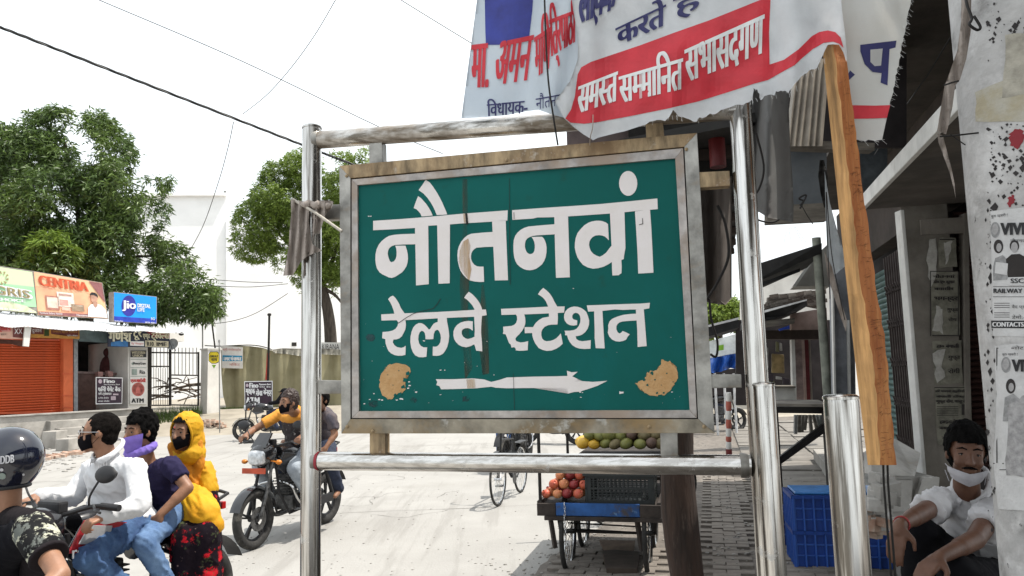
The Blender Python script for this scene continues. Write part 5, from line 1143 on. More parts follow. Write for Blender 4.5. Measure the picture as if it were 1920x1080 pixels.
M_pap = mat('old_poster_paper', (.20, .19, .15), .85, var=.25, scale=8, bump=.4); M_pap2 = mat('torn_white_paper', (.40, .385, .35), .85, var=.2, scale=8, bump=.4)
M_pk = mat('smudged_black_print', (.035, .03, .028), .8, var=.2)
def paper(pts, m, off, amp=1.2, n=4, seed=1, parent=pil, name='poster'): p = Print(lq, .0, off); p.poly(ragged(pts, amp, n, seed)); return p.build(name, m, parent)
paper([(1760,445),(1792,446),(1794,500),(1760,503)], M_pap, .004, seed=2); paper([(1744,508),(1797,510),(1800,628),(1748,630)], M_pap, .005, seed=3)
paper([(1748,640),(1802,638),(1806,718),(1752,722)], M_pap, .004, seed=4); paper([(1752,726),(1820,724),(1824,830),(1758,835)], M_pap, .006, seed=5, amp=.5)
paper([(1740,450),(1755,445),(1757,500),(1746,540),(1738,500)], M_pap2, .007, 3, 4, 6); paper([(1756,575),(1770,580),(1768,625),(1750,622)], M_pap2, .0085, 3, 4, 7)
paper([(1750,660),(1772,655),(1768,690),(1775,705),(1755,718)], M_pap2, .0085, 3, 4, 8); paper([(1770,455),(1786,452),(1780,480),(1774,498)], M_pap2, .0085, 2, 4, 9)
def wq(t, q, b=.04, m=M_pk, off=.009): p = Print(lq, .0004, off); p.text(t, q, bold=b, copies=3 if b else None); p.build('poster_lettering', m, pil)
for i, (t, x0, y0, x1, y1) in enumerate([('नौतनवां', 1750, 514, 1790, 521), ('डॉ० ए० कुमार', 1750, 524, 1790, 533), ('बवासीर', 1752, 537, 1788, 544), ('भगन्दर', 1752, 556, 1796, 566), ('गुप्त', 1776, 578, 1796, 586), ('रोग', 1778, 595, 1794, 602), ('डा० बंगाली', 1756, 644, 1798, 652), ('गुप्त', 1778, 667, 1800, 676), ('रोगी', 1778, 690, 1800, 700),
    ('डॉ यादव क्लीनिक', 1754, 730, 1816, 737), ('बंगाली डॉक्टर', 1756, 740, 1816, 747), ('गुप्त रोग, धातु रोग', 1756, 748, 1818, 757), ('हाइड्रोसील', 1762, 786, 1812, 796), ('बवासीर भगन्दर', 1762, 798, 1820, 807), ('नौतनवां', 1766, 816, 1800, 824)]): wq(t, (x0, y0, x1, y1) and rec(x0, y0, x1, y1, 0))
p = Print(lq, .0004, .0075)
for y in (762, 766, 770, 774, 778): p.rect(1757, y, 1797, y+1.1)
for x0, y0, x1, y1 in ((1744,508,1797,509.5),(1744,508,1745.5,630),(1796,510,1798,628),(1748,628,1800,630),(1752,726,1820,727.5),(1803,758,1818,778),(1762,448,1790,450)): p.rect(x0, y0, x1, y1)
p.build('poster_rules', M_pk, pil, kind='stuff')
rs = thing('roller_shutter', FQ.at(1850, 880, -.15), 'dark maroon roller shutter behind the sitting man', 'shutter')
slats(FQ, 1812, 1990, 390, 900, -.12, 46, M_mshut, rs)
qprism('side_frame', [(1808, 400), (1816, 399), (1822, 890), (1812, 890)], .03, .1, M_plas, rs)
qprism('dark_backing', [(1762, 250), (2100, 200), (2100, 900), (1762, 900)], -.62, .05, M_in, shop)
# ledges, steps, tiles
st1 = thing('shop_steps', G(1740, 1020), 'worn concrete steps running along the front of the corner shop', 'steps')
zS = .25; e0 = G(1668, 1015, zS); e1 = G(1722, 1080, zS); ed = (e1-e0).normalized()
far = e0-ed*7; near = e1+ed*5; inn = Vector((1, 0, 0))
mb = MB(); mb.prism([far, near, near+inn*3, far+inn*3], (0, 0, -.24)); mb.build('lower_step', M_conc, st1, bevel=.012)
o2 = Vector((.42, 0, .23)); mb = MB(); mb.prism([e0+ed*.1+o2, near+o2, near+inn*3+Vector((0, 0, .23)), e0+ed*.1+inn*3+Vector((0, 0, .23))], (0, 0, -.225)); mb.build('upper_step', M_conc, st1, bevel=.012)
M_marb = mat('dusty_marble', (.50, .48, .45), .6, var=.15, scale=5, bump=.2); over(M_marb, (.3, .27, .23), 4, .52, .7)
lg = thing('marble_ledge', P(1680, 890, 5.9), 'projecting white marble ledge beside the grille gate', 'ledge')
blk('slab', [(1634, 850), (1679, 823), (1727, 850), (1716, 893), (1634, 891)], [5.6, 6.2, 6.0, 5.6, 5.6], .12, M_marb, lg, dirv=(0, 1, 0), bevel=.006)
blk('support', [(1680, 893), (1752, 893), (1748, 960), (1672, 975)], 5.75, .3, M_marb, lg, dirv=(0, 1, 0), bevel=.005)
for k, (x0, x1, y0, y1) in enumerate(((1664, 1712, 900, 960), (1713, 1762, 895, 950))): blk('tile', [(x0+18, y0), (x1, y0), (x1-4, y1), (x0, y1)], 5.68, .04, M_marb, lg, dirv=(0, 1, 0), bevel=.004)
pd = thing('rubble_pedestal', P(1640, 930, 5.2), 'pile of pale broken masonry under the hanging timber', 'rubble')
rr = random.Random(21)
for k in range(26):
    q = P(rr.uniform(1622, 1672), rr.uniform(893, 1000), 5.3+rr.uniform(-.1, .2)); a = rr.uniform(0, 3); s_ = rr.uniform(.03, .08)
    mb = MB(); mb.obox(q, Vector((math.cos(a), math.sin(a), rr.uniform(-.3, .3)))*s_, Vector((-math.sin(a), math.cos(a), .1))*s_*.7, Vector((.1, 0, 1))*s_*.6); mb.build('broken_brick', rr.choice((M_marb, M_conc, M_brk)), pd, bevel=.004)
# slippers / litter bits on the steps
M_lit = mat('litter_red', (.35, .05, .04), .6)
for i, (x, y, m_) in enumerate(((1695, 955, M_lit), (1688, 998, M_prw), (1700, 1006, M_blk), (1668, 962, M_prw))):
    q = G(x, y, zS); mb = MB(); mb.ball(q+Vector((0, .1, .02)), (.045, .07, .018), 10, 6); mb.build('litter', m_, None, smooth=True, label=['crumpled red packet by the sitting man', 'crumpled white scrap lying on the lower step', 'black scrap lying on the lower step', 'white scrap at the far end of the step'][i], cat='litter')
# ---------------- concrete pole
PR = .20; PC = Vector((1.655+PR+.005, 2.62, 0))
M_pole = mat('weathered_pole', (.50, .49, .48), .9, var=.14, scale=5, bump=.7, bscale=26); over(M_pole, (.2, .19, .18), 5, .56, .68, amt=.7); over(M_pole, (.72, .71, .70), 3.2, .5, .64, amt=.8); over(M_pole, (.05, .045, .04), 13, .66, .7, amt=.9)
cp = thing('concrete_pole', PC, 'round concrete utility pole covered in coaching posters at the right edge', 'pole')
def rp_(z): return PR*(1.03-.02*z)
mb = MB(); mb.tube([PC+Vector((0, 0, z*.5)) for z in range(0, 15)], [rp_(z*.5) for z in range(0, 15)], 48); mb.build('shaft', M_pole, cp, smooth=True)
def surfP(x, y, o):
    r = ray(x, y); z = CAMZ
    for it in range(3):
        rad = rp_(z)+o; dx, dy = CAM.x-PC.x, CAM.y-PC.y
        a = r.x**2+r.y**2; b = 2*(dx*r.x+dy*r.y); c = dx*dx+dy*dy-rad*rad; D = b*b-4*a*c
        if D < 0: D = 0
        t = (-b-math.sqrt(D))/(2*a); z = CAMZ+r.z*t
    return CAM+r*t
def pp(pts, m, base, name='poster', dice=8, rag=0, seed=1, n=5):
    p = Print(surfP, .0, base); p.poly(ragged(pts, rag, n, seed) if rag else pts, dice=dice); return p.build(name, m, cp)
def pt(t, q, m, base=.004, bold=0): p = Print(surfP, .0003, base); p.text(t, rec(*q) if len(q) <= 5 else q, bold=bold, copies=3 if bold else None, dice=(8, 1)); p.build('poster_lettering', m, cp)
M_pw = mat('pole_poster_paper', (.64, .635, .63), .75, var=.08, scale=10, bump=.3, bscale=60); M_pg2 = mat('grey_halftone', (.22, .22, .22), .8, var=.4, scale=40, col2=(.4, .4, .4)); M_pgl = mat('light_halftone', (.42, .41, .41), .8, var=.2, scale=40)
pp([(1829,172),(1960,120),(1960,228),(1830,229)], mat('yellowed_paste', (.42, .37, .26), .85, var=.25, scale=10, bump=.4, col2=(.5, .49, .44)), .0015, rag=2); pp([(1886,64),(1960,60),(1960,170),(1880,185)], mat('cream_paste', (.46, .43, .36), .85, var=.2, scale=12, bump=.4), .0022, rag=2)
pp([(1893,250),(1908,243),(1920,250),(1918,270),(1905,278),(1894,272)], mat('dried_red_paint', (.28, .02, .03), .6), .002, name='paint_splash', rag=3); pp([(1890,370),(1900,366),(1903,378),(1894,390),(1889,384)], mat('dried_red_paint', (.28, .02, .03), .6), .002, name='paint_splash', rag=2)
M_fl = mat('black_fleck', (.04, .035, .035), .8)
fl = Print(surfP, .0, .0012)
for i in range(150):
    x = rr.uniform(1850, 1925); y = rr.choice((rr.gauss(300, 30), rr.gauss(60, 26), rr.uniform(230, 400))); s_ = abs(rr.gauss(0, 2.2))+.6; fl.poly(ragged([(x-s_, y), (x, y-s_), (x+s_, y), (x, y+s_*1.2)], s_*.4, 1, i))
for i in range(60):
    x = rr.uniform(1846, 1862)+(rr.random()*6); y = rr.uniform(380, 1000); s_ = abs(rr.gauss(0, 1.5))+.5; fl.poly(ragged([(x-s_, y), (x, y-s_*2), (x+s_, y), (x, y+s_*2)], s_*.4, 1, i))
fl.build('old_glue_fleck', M_fl, cp, kind='stuff')
pp([(1857,396),(1960,384),(1960,632),(1862,630)], M_pw, .002)
pt('बुरा ख़बरी !', (1858, 402, 1889, 410, -.1), M_prk); pt('VIVEK', (1877, 418, 1946, 441, -.02), M_prk, bold=.05); pt('नौतनवां', (1894, 447, 1926, 454), M_prk)
def ppe(cx, cy, rx, ry, m, base, name, **k): return pp(arcpts(cx, cy, rx, ry, 20), m, base, name, **k)
ppe(1866, 431, 9, 15, M_pg2, .003, 'portrait_medallion'); ppe(1866, 430, 6, 10, M_pgl, .0036, 'portrait_medallion')
# two students: hair, faces, bodies
ppe(1872, 462, 9, 13, M_fl, .003, 'printed_hair'); ppe(1873, 464, 5, 8, M_pgl, .0036, 'printed_face'); ppe(1902, 461, 9, 11, M_fl, .003, 'printed_hair'); ppe(1902, 464, 6.5, 10, M_pgl, .0036, 'printed_face')
pp([(1862,500),(1866,484),(1880,478),(1888,486),(1890,524),(1862,526)], M_pg2, .003, 'printed_figure'); pp([(1886,486),(1896,477),(1912,476),(1926,484),(1930,520),(1890,522)], M_pk, .0033, 'printed_figure')
pp([(1867,491),(1890,494),(1888,516),(1865,512)], M_pw, .004, 'printed_paper')
pp([(1890,520),(1960,518),(1960,535),(1890,535),(1887,528)], M_pw, .0045, 'label_box'); pt('SSC, SI', (1895, 522, 1938, 532), M_prk, .0055, .02)
pt('RAILWAY (NTPC)', (1863, 541, 1960, 552), M_prk, .004, .01); pt('वैद प्रताप', (1897, 571, 1935, 580), M_prk); pt('डेमो:- 21', (1897, 590, 1936, 598), M_prk)
p = Print(surfP, .0, .003)
for y in (568, 572, 576, 586, 590, 594): p.rect(1864, y, 1893, y+1.0, dice=8)
for y in (537, 556): p.rect(1862, y, 1960, y+.9, dice=8)
p.build('poster_rules', M_fl, cp, kind='stuff')
pp([(1858,601),(1960,601),(1960,616),(1859,615)], M_prk, .003, 'contact_bar'); pt('CONTACTS:- 7', (1861, 604, 1934, 612.5), M_prw, .0045, .02)
pp([(1866,648),(1960,640),(1960,960),(1872,955),(1862,870),(1868,760)], M_pw, .002, rag=1.2); pt('बुरा ख़बरी !', (1879, 661, 1908, 668), M_prk); pt('VIVEK', (1898, 674, 1965, 697), M_prk, bold=.05)
ppe(1886, 684, 9, 15, M_pg2, .003, 'portrait_medallion'); ppe(1886, 683, 6, 10, M_pgl, .0036, 'portrait_medallion'); ppe(1895, 724, 9, 14, M_fl, .003, 'printed_hair'); ppe(1896, 726, 5, 8, M_pgl, .0036, 'printed_face')
pp([(1880,790),(1884,745),(1900,738),(1912,748),(1914,790)], M_pg2, .003, 'printed_figure'); pp([(1890,760),(1925,740),(1960,745),(1960,900),(1885,890)], M_pgl, .004, 'torn_patch', rag=2)
pt('नोट', (1898, 648, 1920, 655), M_pk)
p = Print(surfP, .0, .003); p.rect(1868, 652, 1870, 868).rect(1868, 652, 1900, 653.5).rect(1862, 868, 1882, 870).rect(1874, 880, 1960, 881.5, dice=8); p.build('poster_rules', M_fl, cp, kind='stuff')
# wire knot at the top and the strip of cloth hanging beside the pole
rod('cable_tie', smooth_path([P(1808, -20, 2.5), P(1813, 8, 2.46), P(1822, 34, 2.44), P(1818, 46, 2.42), P(1832, 56, 2.42), P(1838, 50, 2.42), P(1826, 30, 2.43)], 8), .0045, M_cord, None, label='black wire knotted round the concrete pole near the top edge', cat='wire')
hs = thing('hanging_cloth_strip', P(1790, 200, 2.6), 'torn grey cloth strip dangling beside the concrete pole before the slab edge', 'cloth')
def sH(x, y, o): return P(x, y, 2.55+.02*math.sin(x*.35+y*.02)-o)
sheet([(1803,-30),(1822,-30),(1820,60),(1812,110),(1800,150),(1791,160),(1786,200),(1778,236),(1774,252),(1768,250),(1757,246),(1762,215),(1771,160),(1779,140),(1795,95),(1802,40)], sH, 5, 'cloth', M_rag, hs, thick=.002)
sheet([(1757,250),(1768,254),(1776,285),(1783,310),(1790,345),(1792,372),(1788,352),(1780,322),(1768,290),(1760,268)], sH, 5, 'thin_tail', M_rag, hs, thick=.002)
rod('tie_wire', [P(1770, 160, 2.52), P(1784, 155, 2.5), P(1797, 152, 2.52)], .003, M_cord, hs); rod('tie_wire', [P(1762, 256, 2.52), P(1790, 254, 2.5), P(1835, 249, 2.48)], .003, M_cord, hs); rod('tie_wire', [P(1782, 252, 2.5), P(1810, 272, 2.5)], .002, M_cord, hs)
# ---------------- hoardings and sheets over the pavement
M_gt = mat('grey_hoarding_sheet', (.17, .17, .165), .7, var=.2, scale=1.6, bump=.2, bscale=12, col2=(.11, .10, .095), trans=.1); M_gt2 = mat('brown_grey_sheet', (.085, .068, .058), .8, var=.3, scale=3, col2=(.15, .13, .115))
hg = thing('hoarding_sheet', P(1440, 300, 3.0), 'sagging grey flex sheet hanging behind the right post of the sign', 'sheet')
def sG(x, y, o): return P(x, y, 3.0+.10*math.sin((x-1400)*.06+y*.006)+.05*math.sin(x*.13)-o)
sheet([(1395,150),(1478,135),(1479,200),(1482,280),(1487,350),(1488,395),(1487,418),(1470,413),(1440,408),(1424,398),(1412,395),(1400,396)], sG, 8, 'flex', M_gt, hg, thick=.003)
hg2 = thing('hoarding_sheet', P(1340, 450, 3.3), 'brown grey sheet hanging in folds between the sign frame and right post', 'sheet')
sheet([(1290,330),(1372,330),(1372,560),(1360,572),(1345,560),(1330,568),(1318,565),(1290,560)], lambda x, y, o: P(x, y, 3.3+.08*math.sin(x*.12)-o), 8, 'flex', M_gt2, hg2, thick=.003)
rod('slack_wire', smooth_path([P(1345, 385, 3.1), P(1360, 420, 3.1), P(1366, 480, 3.1), P(1345, 530, 3.1), P(1322, 565, 3.1)], 6), .006, M_cord, None, label='slack black cable before the brown grey sheet', cat='cable'); rod('slack_wire', smooth_path([P(1418, 250, 2.7), P(1432, 310, 2.7), P(1425, 350, 2.7), P(1408, 375, 2.7)], 6), .004, M_cord, None, label='loop of black cable beside the right sign post', cat='cable')
rod('slack_wire', smooth_path([P(1412, 408, 3.1), P(1430, 415, 3.1), P(1452, 416, 3.1), P(1468, 405, 3.1)], 6), .004, M_cord, None, label='black cable hanging under the grey flex sheet', cat='cable')
rod('slack_wire', smooth_path([P(1330, 560, 3.1), P(1334, 600, 3.1), P(1345, 640, 3.1), P(1343, 668, 3.1), P(1332, 664, 3.1)], 6), .005, M_cord, None, label='looped black cable right of the green sign panel', cat='cable')
# roof of the covered stall behind the sign
stall = thing('covered_stall', G(1290, 1000), 'dark roofed stall on a thick timber log behind the green sign', 'stall')
M_rf = mat('black_roof_sheet', (.03, .028, .026), .8, var=.2); zR = 2.66
qa, qb, qc, qd = G(1062, 205, zR), G(1385, 130, zR), G(1400, 395, zR), G(1300, 420, zR)
rfq = [Vector((.5, 3.3, zR+.05)), Vector((1.02, 2.98, zR+.05)), Vector((2.1, 7.0, zR+.12)), Vector((1.35, 7.0, zR+.12))]
mb = MB(); mb.prism(rfq, (0, 0, .04)); mb.build('roof', M_rf, stall)
for k in range(7):
    t = (k+.5)/7; mb = MB(); mb.beam(rfq[0]*(1-t)+rfq[3]*t+Vector((0, 0, -.03)), rfq[1]*(1-t)+rfq[2]*t+Vector((0, 0, -.03)), .05, .05); mb.build('rafter', mat('smoked_timber', (.05, .035, .028), .85), stall)
M_log = mat('dark_log', (.06, .036, .026), .92, var=.35, scale=3, stretch=(5, 5, .8), bump=.9, bscale=12, col2=(.025, .018, .015)); over(M_log, (.13, .10, .08), 9, .6, .72, stretch=(3, 3, .5), amt=.6)
lb = P(1290, 1060, 4.0); lg_ = MB(); pts = []; 
for i in range(15):
    z = 2.68*i/14; pts.append(Vector((lb.x+.012*math.sin(i*.9)-.004*i, lb.y+.01*math.cos(i*1.3), z)))
lg_.tube(pts, [.092+.006*math.sin(i*1.7) for i in range(15)], 18); lg_.ball(Vector((lb.x+.088, lb.y-.03, .56)), (.03, .03, .05), 8, 6); lg_.build('log_post', M_log, stall, smooth=True)
blk('back_board', [(1062, 240), (1190, 225), (1190, 300), (1064, 300)], 3.5, .03, mat('purple_brown_board', (.14, .105, .10), .8, var=.3, scale=4), stall)
blk('roof_shade_sheet', [(1176, 190), (1378, 170), (1372, 345), (1310, 345), (1180, 300)], 3.45, .04, mat('dark_cloth_and_shade', (.022, .02, .018), .95, var=.3), stall)  # last piece: near-black sheet added to stand for the shade under the stall roof
q = P(1344, 268, 3.3); mb = MB(); mb.tube([q+Vector((0, 0, -.11)), q+Vector((0, 0, .06)), q+Vector((0, 0, .09)), q+Vector((0, 0, .12))], [.035, .035, .015, .02], 14); mb.build('red_bottle', mat('dull_red_metal', (.16, .02, .02), .5), None, smooth=True, label='dull red cylinder hanging in the dark behind the sign corner', cat='extinguisher')
# wooden hoarding box above the pavement
hb2 = thing('timber_hoarding', P(1520, 330, 5.0), 'old boarded hoarding with corrugated sheet between the grey flex and orange timber', 'hoarding')
M_bd = mat('weathered_board', (.17, .15, .125), .85, var=.3, scale=3, stretch=(1, 1, 5), bump=.4); M_dbd = mat('slate_board', (.07, .08, .09), .5, var=.3, scale=4, col2=(.12, .13, .14)); M_cor = mat('rusty_beige_sheet', (.36, .32, .27), .7, var=.25, scale=3)
blk('dark_board', [(1476, 272), (1550, 278), (1550, 385), (1476, 388)], 5.0, .03, M_dbd, hb2, dirv=(0, 1, 0)); blk('lower_board', [(1438, 386), (1552, 380), (1550, 414), (1438, 420)], 4.9, .05, M_bd, hb2, dirv=(0, 1, 0)); blk('beam', [(1478, 262), (1640, 268), (1640, 282), (1478, 277)], 4.8, .08, M_bd, hb2, dirv=(0, 1, 0))
cm = MB(); rows = 13
for k in range(rows):
    t = k/(rows-1); xa = 1484+(t*66); a = P(xa+6, 110, 4.9-(.05 if k % 2 else 0)); b = P(xa-8-(0 if t > .5 else 4), 274, 4.7-(.05 if k % 2 else 0)); cm.v += [a, b]
for k in range(rows-1): cm.f.append((2*k, 2*k+1, 2*k+3, 2*k+2)); cm.mi.append(0)
cm.build('corrugated_sheet', M_cor, hb2, fix=False)
blk('dark_backing', [(1420, 100), (1700, 100), (1700, 276), (1545, 276), (1480, 276)], 5.3, .03, M_in, hb2, dirv=(0, 1, 0))
rod('twisted_wire', smooth_path([P(1500, 385, 4.8), P(1506, 377, 4.8), P(1498, 372, 4.8), P(1512, 366, 4.8), P(1500, 391, 4.8)], 5), .006, M_cord, hb2); rod('twisted_wire', [P(1503, 385, 4.78), P(1514, 405, 4.78), P(1524, 420, 4.78)], .003, M_cord, hb2)
for k, xs in enumerate(((1484, 1474, 1470), (1486, 1480, 1484), (1488, 1494, 1505), (1490, 1498, 1512))): rod('dangling_thread', [P(xs[0], 424, 4.8), P(xs[1], 436, 4.8), P(xs[2], 455, 4.8)], .0012, M_pg, hb2)
cl = thing('cloth_bundle', P(1542, 340, 3.2), 'dark rags and a pale cloth tied left of the orange timber', 'cloth')
sheet([(1537,300),(1545,300),(1552,330),(1552,385),(1545,390),(1538,360),(1534,330)], lambda x, y, o: P(x, y, 3.2+.02*math.sin(x)-o), 5, 'dark_rag', mat('dark_cloth_and_shade', (.022, .02, .018), .95), cl, thick=.004)
sheet([(1546,320),(1556,380),(1572,440),(1585,480),(1584,500),(1566,515),(1552,510),(1550,450),(1548,400)], lambda x, y, o: P(x, y, 3.15+.03*math.sin(x*.2)-o), 6, 'pale_cloth', mat('pale_blue_cloth', (.45, .48, .50), .8, var=.15, scale=6), cl, thick=.004)
sheet([(1545,470),(1560,500),(1575,560),(1588,600),(1586,622),(1578,600),(1565,560),(1552,520)], lambda x, y, o: P(x, y, 3.1+.02*math.sin(x*.3)-o), 6, 'brown_strip', M_rag, cl, thick=.004)
# ---------------- awnings and stalls further down the pavement
M_aw = mat('black_awning', (.02, .02, .021), .75, var=.2); M_edge = mat('pale_awning_edge', (.6, .6, .6), .7)
aw1 = thing('black_awning', P(1480, 500, 9.5), 'upper black sloping awning right of the sign post against the sky', 'awning')
blk('sheet', [(1395, 503), (1541, 456), (1541, 474), (1395, 540)], [9.2, 8.6, 8.7, 9.3], 1.4, M_aw, aw1); blk('edge_strip', [(1400, 540), (1500, 503), (1500, 509), (1400, 547)], 9.1, .05, M_aw, aw1); 
aw2 = thing('black_awning', P(1460, 590, 12), 'lower black sloping awning with a pale edge over the dark stall', 'awning')
blk('sheet', [(1395, 599), (1513, 562), (1513, 574), (1470, 592), (1395, 612)], [12.2, 11.6, 11.6, 12, 12.2], 1.8, M_aw, aw2); blk('pale_edge', [(1395, 592), (1513, 561), (1513, 563.5), (1395, 597)], [12.15, 11.55, 11.55, 12.15], .05, M_edge, aw2)
aw3 = thing('black_awning', P(1355, 610, 14), 'small black awning with a pale edge right of the green sign', 'awning')
blk('sheet', [(1325, 614), (1385, 599), (1385, 614), (1325, 632)], 14, 1.5, M_aw, aw3); blk('pale_edge', [(1325, 610), (1385, 595), (1385, 599), (1325, 614)], 13.9, .05, M_edge, aw3)
bx = thing('beige_roof_box', P(1520, 500, 10.5), 'beige boxed gable between the two black awnings', 'roof')
blk('panel', [(1488, 537), (1530, 478), (1552, 458), (1556, 537), (1524, 536)], 10.4, .5, mat('beige_panel', (.36, .34, .31), .8, var=.15, scale=3), bx); blk('edge', [(1486, 537), (1528, 476), (1532, 478), (1492, 538)], 10.3, .05, M_fas, bx)
th_ = thing('tile_roof', P(1490, 560, 13.5), 'dark mossy tiled roof beyond the black awnings', 'roof')
blk('roof', [(1427, 589), (1451, 553), (1545, 543), (1545, 578), (1515, 572), (1470, 584)], 13.4, .4, mat('mossy_tiles', (.10, .08, .065), .95, var=.5, scale=6, bump=1, bscale=16, col2=(.03, .025, .022)), th_)
rr = random.Random(9)
for k in range(90):
    t = rr.random(); u = rr.random(); x = 1440+t*104; y = 556+u*22-(t*10); 
    if y < 583-(x-1427)*.1 and x > 1432+(578-y)*.6: mb = MB(); q = P(x, y, 13.3); mb.obox(q, (.07, 0, .01), (0, .03, 0), (0, .005, .035)); mb.build('tile', rr.choice((mat('mossy_tiles', (0,0,0)), mat('grey_tile', (.16, .14, .12), .9, var=.3))), th_)
gb2 = thing('distant_house', P(1440, 560, 26), 'pale flat roofed house far behind the black awnings', 'house')
blk('wall', [(1395, 497), (1560, 497), (1560, 640), (1395, 640)], 26, 4, M_wallw, gb2); blk('parapet', [(1390, 494), (1562, 494), (1562, 505), (1390, 507)], 25.8, .3, mat('slate_grey', (.3, .3, .31), .8), gb2); blk('window', [(1421, 514), (1438, 514), (1438, 524), (1421, 524)], 25.9, .2, M_dark, gb2)
for x in (1452, 1462): blk('chimney', [(x, 488), (x+4, 488), (x+4, 497), (x, 497)], 25.7, .3, M_wallw, gb2)
ps = thing('pink_shop', P(1520, 700, 13), 'dim shop with pinkish walls, white door post and maroon curtain', 'shop')
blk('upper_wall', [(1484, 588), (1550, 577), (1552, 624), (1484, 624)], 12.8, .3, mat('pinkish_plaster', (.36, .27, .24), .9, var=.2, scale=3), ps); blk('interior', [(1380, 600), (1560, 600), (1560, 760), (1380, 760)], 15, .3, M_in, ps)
blk('door_post', [(1484, 635), (1490, 635), (1494, 752), (1487, 752)], 12.6, .3, M_fas, ps); blk('wall_panel', [(1489, 637), (1505, 636), (1510, 752), (1494, 752)], 13, .1, mat('pinkish_grey_plaster', (.26, .2, .19), .9, var=.3, scale=4), ps); blk('door_post', [(1504, 634), (1508, 634), (1513, 752), (1509, 752)], 12.8, .1, mat('pinkish_plaster', (0,0,0)), ps)
blk('maroon_curtain', [(1508, 636), (1519, 636), (1523, 752), (1513, 752)], 13, .1, mat('maroon_curtain', (.10, .012, .015), .9), ps); blk('door_post', [(1517, 634), (1519.5, 634), (1524, 752), (1521.5, 752)], 12.8, .1, M_plas, ps)
blk('lintel', [(1412, 620), (1550, 618), (1550, 636), (1412, 636)], 12.4, .3, mat('smoked_timber', (.05, .035, .028), .85), ps); blk('lintel_log', [(1412, 604), (1490, 596), (1490, 606), (1412, 616)], 12, .2, M_bd, ps)
blk('blue_plastic', [(1460, 617), (1480, 610), (1481, 616), (1462, 620)], 11.9, .1, mat('blue_plastic_sheet', (.03, .07, .4), .4), ps)
cn = thing('white_counter', P(1472, 750, 12), 'low white counter in front of the dark stall', 'counter')
blk('body', [(1452, 727), (1490, 727), (1493, 753), (1452, 753)], 11.8, .5, M_fas, cn); blk('top', [(1450, 724), (1492, 724), (1492, 728), (1450, 728)], 11.7, .7, M_bd, cn)
M_gd = [mat('goods_tan', (.30, .22, .10), .7, var=.3), mat('goods_olive', (.15, .15, .08), .7), mat('goods_white', (.4, .4, .38), .6), mat('goods_dark', (.05, .04, .05), .7)]
for k, (x0, y0, x1, y1, g_) in enumerate(((1447, 663, 1470, 700, 0), (1430, 650, 1440, 690, 2), (1455, 705, 1466, 712, 2), (1468, 708, 1480, 722, 3), (1434, 700, 1450, 722, 3), (1455, 640, 1460, 660, 1), (1462, 642, 1466, 658, 2), (1440, 712, 1452, 724, 1))):
    blk('hanging_packet', [(x0, y0), (x1, y0+2), (x1+1, y1), (x0, y1-1)], 13.2, .08, M_gd[g_], None, bevel=.01, label='%s packet %s in the dark stall, %s' % (('tan', 'white', 'small pale', 'dark', 'dark', 'slim olive', 'slim white', 'olive')[k], 'hanging' if y0 < 700 else 'lying', ('largest one in the middle', 'near the left post', 'below the tan one', 'at the counter end', 'at the left', 'at the top', 'at the top right', 'just above the counter')[k]), cat='packet')
gp2 = thing('pavement_post', P(1552, 745, 8.6), 'round grey green post just left of the orange timber', 'post')
a = P(1552, 745, 8.6); b = P(1547, 440, 8.6); b = Vector((a.x, a.y, b.z)); a2 = Vector((a.x, a.y, 0)); rod('shaft', [a2, b], .05, mat('grey_green_paint', (.22, .23, .19), .8, var=.3, scale=4), gp2, seg=14)
wl = thing('grey_wall_stub', P(1575, 745, 7.6), 'flaking grey wall end with white edges beside the orange timber', 'wall')
blk('face', [(1562, 500), (1600, 470), (1608, 950), (1572, 950)], 7.7, .3, mat('flaking_grey_plaster', (.24, .25, .27), .9, var=.4, scale=5, bump=.5, col2=(.13, .135, .15)), wl); blk('white_edge', [(1560, 520), (1563, 520), (1573, 950), (1569, 950)], 7.6, .1, M_fas, wl); blk('white_edge', [(1590, 600), (1593, 600), (1600, 950), (1596, 950)], 7.6, .1, M_fas, wl)
# far things between sign and post
bt = thing('blue_stall', P(1355, 690, 18), 'market stall with a bright blue tarpaulin beyond the sign', 'stall')
sheet([(1330,672),(1350,668),(1370,664),(1395,660),(1395,694),(1370,690),(1352,697),(1330,700)], lambda x, y, o: P(x, y, 18+.2*math.sin(x*.3+y*.1)-o), 4, 'tarpaulin', mat('blue_tarpaulin', (.02, .10, .42), .5, var=.3, scale=2), bt, thick=.02)
blk('pale_top', [(1330, 640), (1395, 622), (1395, 662), (1330, 672)], 18.5, .2, mat('pale_sheet_white', (.66, .68, .66), .7, var=.2, scale=3), bt); blk('green_strip', [(1345, 648), (1357, 646), (1357, 656), (1345, 658)], 18.2, .05, mat('green_print', (.02, .25, .13), .5), bt)
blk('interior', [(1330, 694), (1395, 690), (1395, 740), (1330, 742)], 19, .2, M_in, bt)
for x in (1340, 1357, 1375): a = P(x, 700, 18.1); rod('leg', [Vector((a.x, a.y, 0)), a], .03, M_edge, bt)
sp = thing('striped_post', P(1366, 840, 9), 'slim red and white banded post between the sign frame and right post', 'post')
ys = [736, 752, 770, 786, 803, 818, 828, 842]; dS = 13.2
for k in range(len(ys)-1):
    mb = MB(); a = P(1366, ys[k], dS); b = P(1366.5, ys[k+1], dS); mb.tube([b, a*.5+b*.5, a], [.045, .052, .045], 12); mb.build('band', mat('faded_red_band', (.38, .10, .07), .7) if k % 2 else M_fas, sp, smooth=True)
a = P(1366.5, 842, dS); rod('base', [Vector((a.x, a.y, 0)), a], .055, mat('dark_red_base', (.14, .02, .02), .7), sp, seg=12)
